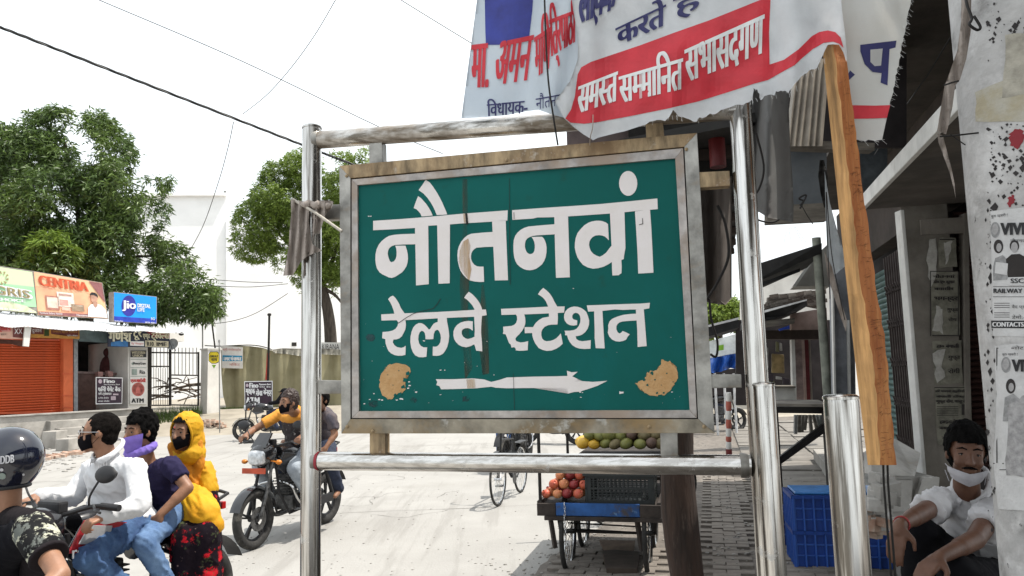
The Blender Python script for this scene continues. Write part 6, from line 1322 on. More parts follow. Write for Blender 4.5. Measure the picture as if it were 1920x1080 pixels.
# black table beyond the bollards
tb_ = thing('market_table', P(1500, 790, 7.4), 'black wooden market table with crossed braces behind the bollards', 'table')
za = P(1500, 757, 7.4).z
qa = P(1440, 757, 7.6); qb = P(1556, 757, 7.2)
mb = MB(); mb.prism([Vector((qa.x, qa.y, za)), Vector((qb.x, qb.y, za)), Vector((qb.x+.25, qb.y+.9, za)), Vector((qa.x+.25, qa.y+.9, za))], (0, 0, -.03)); mb.build('table_top', M_bd, tb_, bevel=.004)
blk('apron', [(1440, 762), (1556, 764), (1556, 776), (1440, 774)], 7.35, .04, M_blk, tb_)
for x, y, d in ((1548, 770, 7.3), (1440, 770, 7.6), (1560, 770, 8.1), (1452, 770, 8.4)): a = P(x, y, d); mb = MB(); mb.beam(a, Vector((a.x, a.y, .05)), .06, .06, (0, 1, 0)); mb.build('leg', M_blk, tb_)
for q0, q1 in (((1461, 860), (1546, 796)), ((1463, 866), (1546, 806))): mb = MB(); mb.beam(P(*q0, 7.5), P(*q1, 7.3), .035, .035, (0, 1, 0)); mb.build('brace', M_blk, tb_)
# jumble of legs and crates beyond the table
jm = thing('stacked_trestles', P(1510, 820, 10), 'pale stacked trestles under and beyond the black table', 'trestle')
for k in range(9): x = 1492+k*6.5; mb = MB(); mb.beam(P(x, 778, 10+k*.1), P(x+rr.uniform(-9, 9), 812+rr.uniform(-6, 6), 10+k*.1), .04, .04, (0, 1, 0)); mb.build('trestle_leg', rr.choice((M_plas, M_bd, M_pg)), jm)
# ---------------- plastic crates
def crate(name, c, w, d, h, m, label, group, rz=0., rim=None, slots=True, parent=None):
    t = thing(name, (0, 0, 0), label, 'crate', group); e = .012
    def side(nm, ax, sgn):
        mb = MB(); L_, o = (w, sgn*(d/2-e)) if ax == 0 else (d, sgn*(w/2-e)); nrib = max(4, int(L_/.075)); y0, y1 = (o-e/2, o+e/2)
        def bx_(a, b, z0, z1, ex=0.):
            if ax == 0: mb.box(a, b, min(y0, y0+sgn*ex) if sgn < 0 else y0, y1 if sgn < 0 else y1+sgn*ex, z0, z1)
            else: mb.box(min(y0, y0+sgn*ex) if sgn < 0 else y0, y1 if sgn < 0 else y1+sgn*ex, a, b, z0, z1)
        if slots:
            bx_(-L_/2, L_/2, 0, h*.14); bx_(-L_/2, L_/2, h*.46, h*.52, .004); bx_(-L_/2, L_/2, h*.80, h)
            bx_(-L_/2, -L_/2+.05, h*.14, h*.8, .003); bx_(L_/2-.05, L_/2, h*.14, h*.8, .003)
            n = max(3, int(L_/.035))
            for i in range(1, n): x = -L_/2+L_*i/n; bx_(x-.006, x+.006, h*.14, h*.8, .002 if i % 3 == 0 else 0)
            for i in range(1, 4): z = h*(.14+.32*i/4); bx_(-L_/2+.05, L_/2-.05, z-.003, z+.003); z = h*(.52+.28*i/4); bx_(-L_/2+.05, L_/2-.05, z-.003, z+.003)
        else:
            bx_(-L_/2, L_/2, 0, h); mb.cur = 1
            for i in range(nrib+1): x = -L_/2+L_*i/nrib; bx_(x-.006, x+.006, .0, h, .022)
            bx_(-L_/2, L_/2, h*.60, h*.64, .013); bx_(-L_/2, L_/2, h*.3, h*.33, .013)
        return mb.build(nm, [m, M_bc2] if not slots else m, t)
    side('side_panel', 0, -1); side('side_panel', 0, 1); side('end_panel', 1, -1); side('end_panel', 1, 1)
    mb = MB(); mb.box(-w/2+.01, w/2-.01, -d/2+.01, d/2-.01, .0, .012); mb.build('base', m, t)
    mb = MB(); o = .016
    mb.box(-w/2-o, w/2+o, -d/2-o, -d/2+.008, h-.03, h); mb.box(-w/2-o, w/2+o, d/2-.008, d/2+o, h-.03, h); mb.box(-w/2-o, -w/2+.008, -d/2, d/2, h-.03, h); mb.box(w/2-.008, w/2+o, -d/2, d/2, h-.03, h); mb.build('rim', m, t)
    t.location = c; t.rotation_euler = (0, 0, rz); return t
M_bc2 = mat('blue_crate_rib', (.03, .10, .40), .4, var=.1, bump=0)
M_bc = mat('blue_crate_plastic', (.010, .05, .26), .42, var=.15, scale=5, bump=.05)
a = P(1510, 1066, 5.55); b = P(1662, 1066, 5.45); cc = G(1586, 1066, .065)+Vector((.03, .22, 0)); wC = .155*cc.y/1.4; z0 = .065
crate('blue_crate', (cc.x, cc.y, z0), wC, .4, .285, M_bc, 'lower blue plastic crate of the stack behind the bollard', 'blue plastic crates', R(-12), slots=False)
crate('blue_crate', (cc.x, cc.y, z0+.287), wC, .4, .285, M_bc, 'upper blue plastic crate of the stack behind the bollard', 'blue plastic crates', R(-11), slots=False)
q = P(1505, 1025, 6.3); crate('blue_crate', (q.x+.19, cc.y+.75, z0), .4, .34, .30, M_bc, 'separate blue crate on the ground left of the crate stack', 'blue plastic crates', R(-14), slots=False)
mb = MB(); lc = Vector((cc.x, cc.y, z0+.575)); mb.box(-wC*.47, wC*.47, -.19, .19, 0, .02); o = mb.build('blue_sack', mat('blue_polythene', (.05, .2, .5), .35, var=.2, scale=6), None, bevel=.008, label='light blue plastic sheet covering the upper blue crate', cat='sheet'); o.location = lc; o.rotation_euler = (0, 0, R(-11))
# ================================================================ vehicles
M_tyre = mat('tyre_rubber', (.028, .027, .026), .85, var=.2, scale=20, bump=.3, bscale=80); over(M_tyre, (.16, .15, .13), 7, .52, .7, amt=.6)
M_alloy = mat('black_alloy', (.03, .03, .032), .4, .6); M_chr = mat('chrome', (.6, .6, .6), .15, 1.0, var=.1, bump=0); M_eng = mat('engine_metal', (.12, .12, .12), .5, .7, var=.4, scale=20)
M_pl = mat('black_plastic', (.018, .018, .02), .55); M_bpaint = mat('black_gloss_paint', (.012, .012, .014), .2, coat=.8, var=.05, bump=0)
M_seat = mat('black_vinyl', (.02, .019, .018), .6, bump=.2); M_lens = mat('headlight_glass', (.62, .64, .66), .12, .3, var=.2, scale=30, bump=0); M_amb = mat('amber_lens', (.6, .2, .02), .3); M_redl = mat('red_lens', (.4, .01, .01), .3)
def loft(mb, secs, seg=16, p=2.4):
    """secs: (x, y, z, half width (y), half height (z)) superellipse rings along x"""
    V = []; n = len(secs)
    for x, y, z, w, h in secs:
        for k in range(seg):
            t = 2*math.pi*k/seg; c, s_ = math.cos(t), math.sin(t)
            V.append((x, y+w*math.copysign(abs(c)**(2/p), c), z+h*math.copysign(abs(s_)**(2/p), s_)))
    Fc = [(i*seg+k, i*seg+(k+1) % seg, (i+1)*seg+(k+1) % seg, (i+1)*seg+k) for i in range(n-1) for k in range(seg)]
    Fc += [tuple(range(seg))[::-1], tuple((n-1)*seg+k for k in range(seg))]
    return mb.add(V, Fc)
def ringpts(c, r, n=40, ax='y', ph=0):
    return [Vector((c[0]+r*math.cos(2*math.pi*i/n+ph), c[1], c[2]+r*math.sin(2*math.pi*i/n+ph))) for i in range(n)]
def place(root, loc, rz): root.location = loc; root.rotation_euler = (0, 0, rz)
def motorbike(label, paint, group='motorcycles on the road', plate=None, wheel=.30, wb=1.28, tyre=.045, screen=True):
    t = thing('motorcycle', (0, 0, 0), label, 'motorcycle', group)
    def pt_(name, mb, m, par=None, **k): return mb.build(name, m, par or t, **k)
    xf, xr = wb/2, -wb/2
    for nm, x, tw in (('front_wheel', xf, tyre), ('rear_wheel', xr, tyre*1.15)):
        mb = MB(); mb.tube(ringpts((x, 0, wheel), wheel-tw), tw, 12, closed=True); w = pt_(nm, mb, M_tyre, smooth=True)
        mb = MB(); mb.tube(ringpts((x, 0, wheel), wheel-tw*2), .016, 8, closed=True); mb.lathe((x, -.05, wheel), (0, 1, 0), [(0, 0), (.035, 0), (.035, .1), (0, .1)], 14)
        for k in range(5):
            a = k*2*math.pi/5+.3
            for da in (-.09, .09): mb.beam((x+.03*math.cos(a), 0, wheel+.03*math.sin(a)), (x+(wheel-tw*2)*math.cos(a+da), 0, wheel+(wheel-tw*2)*math.sin(a+da)), .018, .022, (0, 1, 0))
        pt_('rim', mb, M_alloy, w, auto=True)
        if nm == 'front_wheel':
            mb = MB(); mb.lathe((x, .055, wheel), (0, 1, 0), [(.06, 0), (.12, 0), (.12, .005), (.06, .005), (.06, 0)], 28); pt_('brake_disc', mb, M_eng, w)
    hx, hz = xf-.21, .98
    for s in (1, -1):
        mb = MB(); mb.tube([(xf, s*.075, wheel), (xf-.13, s*.075, .62)], .021, 10); mb.tube([(xf-.13, s*.075, .62), (hx, s*.075, hz-.08)], .016, 10); pt_('fork_leg', mb, M_eng if s > 0 else M_pl, smooth=True)
    mb = MB(); n = 14
    for i in range(n+1):
        a = R(20+130*i/n)
        for yy, dz in ((-.06, -.018), (0, 0), (.06, -.018)): r_ = wheel+.03+dz; mb.v.append(Vector((xf+r_*math.cos(a), yy, wheel+r_*math.sin(a))))
    for i in range(n):
        for k in range(2): mb.f.append((i*3+k, i*3+k+1, i*3+k+4, i*3+k+3)); mb.mi.append(0)
    pt_('front_mudguard', mb, paint, smooth=True, fix=False)
    mb = MB(); loft(mb, [(.35, 0, .93, .02, .03), (.32, 0, .92, .10, .075), (.2, 0, .91, .135, .10), (.05, 0, .89, .125, .095), (-.08, 0, .86, .08, .07), (-.12, 0, .85, .03, .03)], 20); pt_('fuel_tank', mb, paint, smooth=True)
    for s in (1, -1):
        mb = MB(); mb.prism([(.36, s*.13, .93), (.18, s*.15, .90), (.12, s*.14, .76), (.34, s*.13, .70), (.44, s*.11, .78)], (0, s*.02, 0)); pt_('tank_shroud', mb, paint, bevel=.006)
    mb = MB(); loft(mb, [(-.02, 0, .80, .07, .03), (-.1, 0, .80, .11, .035), (-.3, 0, .80, .12, .035), (-.34, 0, .83, .12, .04), (-.62, 0, .85, .11, .035), (-.68, 0, .86, .07, .02)], 16); pt_('seat', mb, M_seat, smooth=True)
    mb = MB(); loft(mb, [(-.1, 0, .70, .08, .07), (-.35, 0, .73, .10, .06), (-.6, 0, .79, .09, .05), (-.78, 0, .84, .05, .03)], 14); tl = pt_('tail_panel', mb, paint, smooth=True)
    mb = MB(); mb.box(-.83, -.79, -.05, .05, .81, .86); pt_('tail_light', mb, M_redl, tl, bevel=.006)
    mb = MB(); mb.tube([(-.6, .10, .86), (-.8, .09, .92), (-.82, 0, .93), (-.8, -.09, .92), (-.6, -.10, .86)], .012, 8); pt_('grab_rail', mb, M_pl, smooth=True)
    mb = MB(); n = 10
    for i in range(n+1):
        a = R(60+95*i/n)
        for yy in (-.07, .07): mb.v.append(Vector((xr+(wheel+.07)*math.cos(a), yy, wheel+(wheel+.07)*math.sin(a))))
    for i in range(n): mb.f.append((i*2, i*2+1, i*2+3, i*2+2)); mb.mi.append(0)
    pt_('rear_mudguard', mb, M_pl, smooth=True, fix=False)
    # headlight cowl
    mb = MB(); loft(mb, [(.44, 0, .93, .115, .10), (.52, 0, .93, .125, .12), (.60, 0, .91, .105, .105), (.63, 0, .90, .085, .085)], 18); screen and mb.prism([(.60, -.09, 1.0), (.60, .09, 1.0), (.47, .075, 1.14), (.47, -.075, 1.14)], (-.02, 0, -.006)); cw = pt_('headlight_cowl', mb, paint, auto=True)
    mb = MB(); loft(mb, [(.60, 0, .905, .102, .085), (.635, 0, .90, .092, .075), (.65, 0, .895, .07, .055)], 16, 3); pt_('headlight', mb, M_lens, cw, smooth=True)
    for s in (1, -1):
        mb = MB(); mb.tube([(.52, s*.10, .86), (.53, s*.19, .85)], .008, 6); mb.ball((.535, s*.21, .85), (.03, .035, .025), 10, 6); pt_('indicator', mb, M_amb, smooth=True)
    if plate: mb = MB(); mb.box(.655, .665, -.14, .14, .745, .80); pt_('number_plate', mb, plate, bevel=.003)
    # bars
    mb = MB(); mb.tube(smooth_path([(.33, .36, 1.03), (.37, .25, 1.04), (.43, .10, 1.0), (.43, 0, .99), (.43, -.10, 1.0), (.37, -.25, 1.04), (.33, -.36, 1.03)], 6), .012, 8); hb_ = pt_('handlebar', mb, M_pl, smooth=True)
    for s in (1, -1):
        mb = MB(); mb.tube([(.345, s*.27, 1.037), (.325, s*.385, 1.028)], .019, 10); pt_('grip', mb, M_pl, hb_, smooth=True)
        mb = MB(); mb.tube([(.375, s*.25, 1.045), (.43, s*.33, 1.03), (.43, s*.37, 1.02)], .007, 6); pt_('lever', mb, M_eng, hb_, smooth=True)
        mb = MB(); mb.tube(smooth_path([(.38, s*.22, 1.04), (.40, s*.25, 1.10), (.39, s*.31, 1.19)], 5), .006, 6); mr = pt_('mirror', mb, M_pl, smooth=True)
        mb = MB(); Mx = Matrix.Rotation(R(-14), 3, 'Y'); mb.ball((.385, s*.345, 1.215), (.022, .078, .048), 16, 10, Mx); pt_('mirror_shell', mb, M_pl, mr, smooth=True)
        mb = MB(); mb.ball((.366, s*.345, 1.215), (.008, .068, .040), 16, 8, Mx); pt_('mirror_glass', mb, M_chr, mr, smooth=True)
    mb = MB(); mb.box(.40, .46, -.09, .09, 1.0, 1.07); pt_('instrument_pod', mb, M_pl, bevel=.015)
    # engine, frame, exhaust
    mb = MB(); mb.box(-.14, .16, -.11, .11, .30, .46); mb.box(.02, .18, -.08, .08, .46, .68); pt_('engine', mb, M_eng, bevel=.02)
    for k in range(6): mb = MB(); mb.box(.0, .20, -.10, .10, .48+.03*k, .488+.03*k); pt_('cooling_fin', mb, M_eng)
    mb = MB(); mb.lathe((0, .10, .38), (0, 1, 0), [(0, .06), (.085, .055), (.10, .03), (.10, 0)], 20); pt_('clutch_cover', mb, M_pl, auto=True)
    for s in (1, -1):
        mb = MB(); mb.tube([(.36, s*.03, .88), (.30, s*.05, .5), (.16, s*.08, .27), (-.3, s*.09, .30), (-.36, s*.10, .60), (-.1, s*.09, .74)], .014, 8); mb.tube([(-.3, s*.10, .32), (xr, s*.10, wheel)], .018, 8); mb.tube([(xr+.02, s*.11, wheel+.02), (-.45, s*.11, .72)], .022, 10); pt_('frame_tube', mb, M_pl, smooth=True)
    mb = MB(); mb.tube(smooth_path([(.16, -.06, .52), (.26, -.09, .40), (.12, -.13, .24), (-.2, -.14, .24)], 5), .02, 10); mb.tube([(-.2, -.14, .25), (-.8, -.16, .34)], .045, 14); pt_('exhaust', mb, M_eng, smooth=True)
    mb = MB(); mb.tube(smooth_path([(.28, .04, .62), (.30, .20, .58), (.26, .24, .45), (.14, .22, .34), (.12, .08, .30)], 6), .012, 8); mb.tube(smooth_path([(.28, -.04, .62), (.30, -.20, .58), (.26, -.24, .45), (.14, -.22, .34), (.12, -.08, .30)], 6), .012, 8); pt_('crash_guard', mb, M_chr, smooth=True)
    mb = MB(); mb.tube([(-.05, -.24, .33), (-.05, .24, .33)], .012, 8); mb.tube([(-.05, .15, .33), (-.05, .25, .33)], .02, 8); mb.tube([(-.05, -.25, .33), (-.05, -.15, .33)], .02, 8); pt_('footrest', mb, M_pl, smooth=True)
    mb = MB(); mb.box(-.62, -.08, .10, .13, .27, .37); pt_('chain_case', mb, M_pl, bevel=.01)
    return t
def heading(u): return math.atan2(u[1], u[0])
M_plate = mat('orange_red_plate', (.50, .075, .03), .5)
# bike with the yellow shirt rider
f2 = G(470, 1032); r2 = G(614, 980); u2 = (f2-r2).normalized(); c2_ = (f2+r2)/2
B2 = motorbike('black motorcycle with orange plate ridden by the man in an orange and dark polo shirt', M_bpaint, plate=M_plate, wb=1.30)
place(B2, (c2_.x, c2_.y, 0), heading(u2))
for k in range(2): pass
# parked bike
f3 = G(457, 827); u3 = Vector((-.93, -.36, 0)).normalized()
B3 = motorbike('black motorcycle parked by the notice board before the olive tarpaulin', M_bpaint)
place(B3, f3-u3*.64, heading(u3)+.0)
# triple-rider bike
M_red = mat('red_gloss_paint', (.30, .015, .02), .25, coat=.6, var=.05)
u1 = Vector((-.38, -.925, 0)).normalized(); h1 = P(236, 990, 4.55); c1_ = Vector((h1.x, h1.y, 0))+u1*.05
M_sil = mat('silver_red_paint', (.45, .45, .46), .3, .3, coat=.5)
B1 = motorbike('red and silver motorcycle carrying three people at the left', M_bpaint, screen=False)
place(B1, c1_, heading(u1))
LF1 = Vector((-u1.y, u1.x, 0))
def W1(x, y, z): return c1_+u1*x+LF1*y+Vector((0, 0, z))
def child_world(o, par):   # keep a mesh built in world space, as a child of a placed empty
    mw = Matrix.Translation(par.location) @ Matrix.Rotation(par.rotation_euler.z, 4, 'Z'); o.parent = par; o.matrix_parent_inverse = mw.inverted()
for s in (1,):
    mb = MB(); mb.prism([W1(.45, s*.152, .80), W1(.36, s*.156, .96), W1(.10, s*.172, .90), W1(.12, s*.166, .74)], LF1*s*.012); o = mb.build('red_decal_panel', M_red, None, bevel=.004); child_world(o, B1)
    mb = MB(); mb.prism([W1(.40, s*.170, .84), W1(.34, s*.172, .93), W1(.2, s*.18, .90), W1(.22, s*.178, .80)], LF1*s*.008); o = mb.build('white_stripe', M_sil, None, bevel=.003); child_world(o, B1)
    PLt = Pl(W1(.3, .181, .8), u1); p = Print(lambda x, y, o: PLt.at(x, y, o), .0005, .001); p.text('ro', [(136, 1032), (158, 1028), (158, 1044), (136, 1048)], bold=.06, copies=3); o = p.build('decal_lettering', M_prw, None); child_world(o, B1)
# bicycle
M_steelb = mat('worn_bicycle_paint', (.03, .03, .03), .5, .3)
def bicycle(label, loc, hd, frame_m, group='bicycles'):
    t = thing('bicycle', (0, 0, 0), label, 'bicycle', group); w = .335
    for nm, x in (('front_wheel', .53), ('rear_wheel', -.53)):
        mb = MB(); mb.tube(ringpts((x, 0, w), w-.016, 44), .016, 8, closed=True); wh = mb.build(nm, M_tyre, t, smooth=True)
        mb = MB(); mb.tube(ringpts((x, 0, w), w-.038, 44), .009, 6, closed=True); mb.build('rim', M_chr, wh, smooth=True)
        for k in range(28): a = 2*math.pi*k/28; mb = MB(); mb.tube([(x+.02*math.cos(a+.6), .02 if k % 2 else -.02, w+.02*math.sin(a+.6)), (x+(w-.04)*math.cos(a), 0, w+(w-.04)*math.sin(a))], .0022, 3); mb.build('spoke', M_chr, wh)
        mb = MB(); mb.tube([(x, -.05, w), (x, .05, w)], .018, 8); mb.build('hub', M_chr, wh)
        mb = MB(); n = 14
        for i in range(n+1):
            a = R((-10 if x < 0 else 40)+ (140 if x < 0 else 100)*i/n)+(0 if x > 0 else R(20))
            for yy in (-.03, .03): mb.v.append(Vector((x+(w+.02)*math.cos(a), yy, w+(w+.02)*math.sin(a))))
        for i in range(n): mb.f.append((i*2, i*2+1, i*2+3, i*2+2)); mb.mi.append(0)
        mb.build('mudguard', frame_m, t, fix=False)
    bb_ = (-.08, 0, .28); st_ = (-.2, 0, .78); hd_ = (.38, 0, .82); hl = (.42, 0, .62)
    mb = MB()
    for a, b in ((bb_, st_), (st_, hd_), (bb_, hl), (hd_, hl), (hl, (.53, 0, w)), (bb_, (-.53, 0, w)), (st_, (-.53, 0, w)), (hd_, (.35, 0, .98)), (st_, (-.22, 0, .9))): mb.tube([a, b], .015, 8)
    mb.build('frame', frame_m, t, smooth=True)
    mb = MB(); mb.tube(smooth_path([(.2, .27, .96), (.3, .27, .99), (.36, .1, .99), (.36, -.1, .99), (.3, -.27, .99), (.2, -.27, .96)], 4), .011, 6); mb.build('handlebar', M_chr, t, smooth=True)
    mb = MB(); loft(mb, [(-.1, 0, .93, .02, .02), (-.22, 0, .93, .06, .03), (-.34, 0, .94, .10, .035), (-.36, 0, .94, .05, .02)], 12); mb.build('saddle', M_seat, t, smooth=True)
    mb = MB(); mb.box(-.75, -.3, -.06, .06, .70, .715); mb.tube([(-.7, .05, .7), (-.53, .05, w)], .006, 5); mb.build('carrier', frame_m, t)
    mb = MB(); mb.lathe((bb_[0], .04, bb_[2]), (0, 1, 0), [(0, 0), (.09, 0), (.09, .008), (0, .008)], 18); mb.tube([(-.08, -.08, .28), (.06, -.08, .18)], .01, 5); mb.tube([(-.08, .08, .28), (-.22, .08, .38)], .01, 5); mb.box(.02, .1, -.18, -.08, .17, .19); mb.box(-.27, -.18, .08, .18, .37, .39); mb.build('crank', M_eng, t)
    place(t, loc, hd); return t
g1 = G(935, 949); g2 = G(983, 920); ub = (g1-g2).normalized()
bicycle('roadside bicycle whose wheels show under the bottom rail of the sign', g1-ub*.53, heading(ub), M_steelb)
g3 = G(1143, 986); g3b = g3+Vector((.75, .6, 0))*.9
bicycle('bicycle standing behind the fruit cart', g3+Vector((.45, .35, 0)), math.atan2(-.4, -.6), M_steelb)
# scooter parts visible under the sign frame: distant motorcycles
B4 = copy_tree(B3, None, None, 'small dark motorcycle far down the road, seen left of the cart mangoes'); g4 = G(1035, 832); place(B4, (g4.x, g4.y, 0), 2.6)
B5 = copy_tree(B3, None, None, 'dark motorcycle ridden away, seen just under the lower edge of the green sign'); g5 = G(968, 876); place(B5, (g5.x, g5.y, 0), 1.25)
B6 = copy_tree(B3, None, None, 'far parked motorcycle between the sign frame and its right post'); g6 = G(1345, 812); place(B6, (g6.x, g6.y, 0), .4)

# ================================================================ fruit cart
M_cw = mat('dark_cart_wood', (.045, .035, .03), .85, var=.3, scale=6, bump=.5); M_cb = mat('blue_cart_paint', (.015, .09, .30), .6, var=.25, scale=5, bump=.3, bscale=30); over(M_cb, (.05, .04, .035), 6, .56, .66, amt=.9); over(M_cb, (.12, .22, .36), 9, .62, .72)
cL = G(1040, 1092); dC = 6.25; q = P(1008, 945, dC); zC = q.z; qr = P(1240, 962, dC-.25)
uC = Vector((qr.x-q.x, qr.y-q.y, 0)); wCt = uC.length; uC.normalize(); vC = Vector((-uC.y, uC.x, 0)); Ocart = Vector((q.x, q.y, 0)); dep = 1.45
def C_(a, b, z): return Ocart+uC*a+vC*b+Vector((0, 0, z))
ct = thing('fruit_cart', C_(wCt/2, dep/2, 0), 'four wheeled fruit push cart with a blue painted front board', 'cart')
mb = MB(); mb.prism([C_(.02, .02, zC-.035), C_(wCt-.02, .02, zC-.035), C_(wCt-.02, dep, zC-.035), C_(.02, dep, zC-.035)], (0, 0, .03)); mb.build('deck', M_cw, ct)
mb = MB(); mb.prism([C_(.16, -.03, zC-.085), C_(wCt-.17, -.03, zC-.085), C_(wCt-.17, 0, zC-.085), C_(.16, 0, zC-.085)], (0, 0, .1)); mb.build('blue_front_board', M_cb, ct, bevel=.004)
for a0_, a1_ in ((0, .157), (wCt-.167, wCt)): mb = MB(); mb.prism([C_(a0_, -.032, zC-.09), C_(a1_, -.032, zC-.09), C_(a1_, 0, zC-.09), C_(a0_, 0, zC-.09)], (0, 0, .1)); mb.build('front_board_end', M_cw, ct, bevel=.004)
mb = MB(); mb.prism([C_(.06, -.036, zC-.125), C_(wCt+.01, -.036, zC-.125), C_(wCt+.01, .02, zC-.125), C_(.06, .02, zC-.125)], (0, 0, .034)); mb.build('lower_front_rail', M_cw, ct, bevel=.004)
for a0_ in (-.005, wCt-.03): mb = MB(); mb.prism([C_(a0_, 0, zC-.085), C_(a0_+.035, 0, zC-.085), C_(a0_+.035, dep, zC-.085), C_(a0_, dep, zC-.085)], (0, 0, .11)); mb.build('side_board', M_cw, ct, bevel=.004)
mb = MB(); mb.prism([C_(0, dep, zC-.085), C_(wCt, dep, zC-.085), C_(wCt, dep+.03, zC-.085), C_(0, dep+.03, zC-.085)], (0, 0, .11)); mb.build('back_board', M_cw, ct)
def cwheel(a, b, r=.33, ph=0.):
    n = 40; c = C_(a, b, r)
    mb = MB(); mb.tube([c+vC*r*.965*math.cos(2*math.pi*i/n)+Vector((0, 0, r*.965*math.sin(2*math.pi*i/n))) for i in range(n)], .021, 8, closed=True); w_ = mb.build('wheel', M_tyre, ct, smooth=True)
    mb = MB(); mb.tube([c+vC*(r-.04)*math.cos(2*math.pi*i/n)+Vector((0, 0, (r-.04)*math.sin(2*math.pi*i/n))) for i in range(n)], .009, 6, closed=True); mb.build('rim', M_chr, w_, smooth=True)
    for k in range(20): A_ = 2*math.pi*k/20+ph; mb = MB(); mb.tube([c+uC*(.03 if k % 2 else -.03), c+vC*(r-.04)*math.cos(A_)+Vector((0, 0, (r-.04)*math.sin(A_)))], .003, 3); mb.build('spoke', M_chr, w_)
    mb = MB(); mb.tube([c-uC*.05, c+uC*.05], .02, 8); mb.build('hub', M_eng, w_)
for a, b in ((.20, .28), (.20, 1.15), (wCt-.14, .28), (wCt-.14, 1.15)): cwheel(a, b, ph=a*7)
for b in (.28, 1.15):
    mb = MB(); mb.tube([C_(.14, b, .33), C_(wCt-.06, b, .33)], .012, 8); mb.build('axle', M_blk, ct)
    for a in (.13, .27, wCt-.21, wCt-.07):
        mb = MB(); mb.tube([C_(a, b-.12, zC-.09), C_(a, b, .33), C_(a, b+.12, zC-.09)], .009, 6); mb.build('wheel_stay', M_blk, ct)
for zz, b in ((.40, .28), (.30, .5), (.24, .8)): mb = MB(); mb.tube([C_(.2, b, zz), C_(wCt-.14, b, zz-.02)], .007, 6); mb.build('cross_rod', M_blk, ct)
for a, b in ((.02, .02), (wCt-.02, dep-.05), (.02, dep-.05)):
    mb = MB(); mb.tube([C_(a, b, zC-.05), C_(a, b, zC+.62)], .014, 8); mb.build('corner_rod', M_blk, ct)
for a in (.1, wCt-.2):
    mb = MB(); mb.beam(C_(a, .02, zC-.1), C_(a+.03, .04, zC-.36), .04, .03); mb.build('support_leg', M_cw, ct)
ch = MB()
for k in range(16): c = C_(.235+.004*math.sin(k), -.045, zC+.01-k*.028); ax_ = uC if k % 2 else vC; ch.tube([c+ax_*.008*math.cos(a)+Vector((0, 0, .014*math.sin(a))) for a in [i*math.pi/4 for i in range(8)]], .0028, 4, closed=True)
ch.build('chain', M_chr, ct, kind='stuff')
M_pom = [mat('pomegranate_red', (.50, .08, .05), .45, var=.3, scale=14, bump=.05, col2=(.46, .16, .07)), mat('pomegranate_pink', (.60, .20, .09), .45, var=.3, scale=14, bump=.05, col2=(.55, .28, .12)), mat('pomegranate_dark', (.27, .03, .03), .45, var=.3, scale=14, bump=.05)]
def pom(c, r, m, label):
    mb = MB(); mb.ball((0, 0, 0), (r, r, r*.92), 16, 10); a = rr.uniform(0, 6.28); d_ = Vector((math.cos(a)*.6, -abs(math.sin(a)), .5)).normalized()
    mb.lathe(d_*r*.85, d_, [(r*.3, 0), (r*.2, r*.2), (r*.3, r*.42), (r*.16, r*.36), (0, r*.25)], 8)
    o = mb.build('pomegranate', m, None, smooth=True, label=label, cat='pomegranate', group='pomegranates heaped on the cart'); o.location = c; return o
rr = random.Random(31)
k = 0; r_ = .043
lab = ['bottom', 'second', 'third', 'top']
for lev, (n0, rows) in enumerate(((4, 3), (4, 2), (3, 2), (2, 1))):
    for j in range(rows):
        for i in range(n0):
            a = .07+i*.088+lev*.05+(j % 2)*.02; b = .06+j*.088+lev*.04; c = C_(a+rr.uniform(-.006, .006), b, zC+r_-.005+lev*.071)
            if a < wCt*.38: pom(c, r_*rr.uniform(.92, 1.08), M_pom[k % 3], '%s pomegranate in the %s layer, %s from the left, %s row' % (('red', 'pinkish', 'dark red')[k % 3], lab[lev], ('first', 'second', 'third', 'fourth')[i], ('front', 'middle', 'back')[j])); k += 1
cr1 = crate('black_crate', (0, 0, 0), wCt*.56, .42, .26, mat('black_crate_plastic', (.02, .024, .024), .5, var=.1), 'black slatted plastic crate on the cart beside the pomegranates', None)
place(cr1, C_(wCt*.67, .26, zC-.003), heading(uC))
# tray with mangoes behind and above
tray = thing('mango_board', C_(wCt*.64, .85, zC), 'raised dark board on the cart carrying heaped mangoes', 'board')
q = P(1160, 846, 6.9); zM = q.z
mb = MB(); mb.prism([C_(wCt*.26, .5, zM-.03), C_(wCt+.12, .5, zM-.03), C_(wCt+.12, 1.3, zM-.03), C_(wCt*.26, 1.3, zM-.03)], (0, 0, .03)); mb.build('board', M_cw, tray)
for a, b in ((wCt*.28, .52), (wCt*.98, .52), (wCt*.28, 1.28), (wCt*.98, 1.28)): mb = MB(); mb.tube([C_(a, b, zC), C_(a, b, zM-.03)], .012, 6); mb.build('leg', M_blk, tray)
M_mg = [mat('yellow_mango', (.58, .36, .04), .45, var=.2, scale=9, bump=.03, col2=(.50, .28, .03)), mat('green_mango', (.20, .20, .05), .5, var=.3, scale=9, bump=.03, col2=(.12, .13, .04)), mat('olive_fruit', (.16, .13, .06), .6, var=.3, scale=12), mat('dusky_fruit', (.13, .08, .06), .6, var=.3, scale=12)]
k = 0
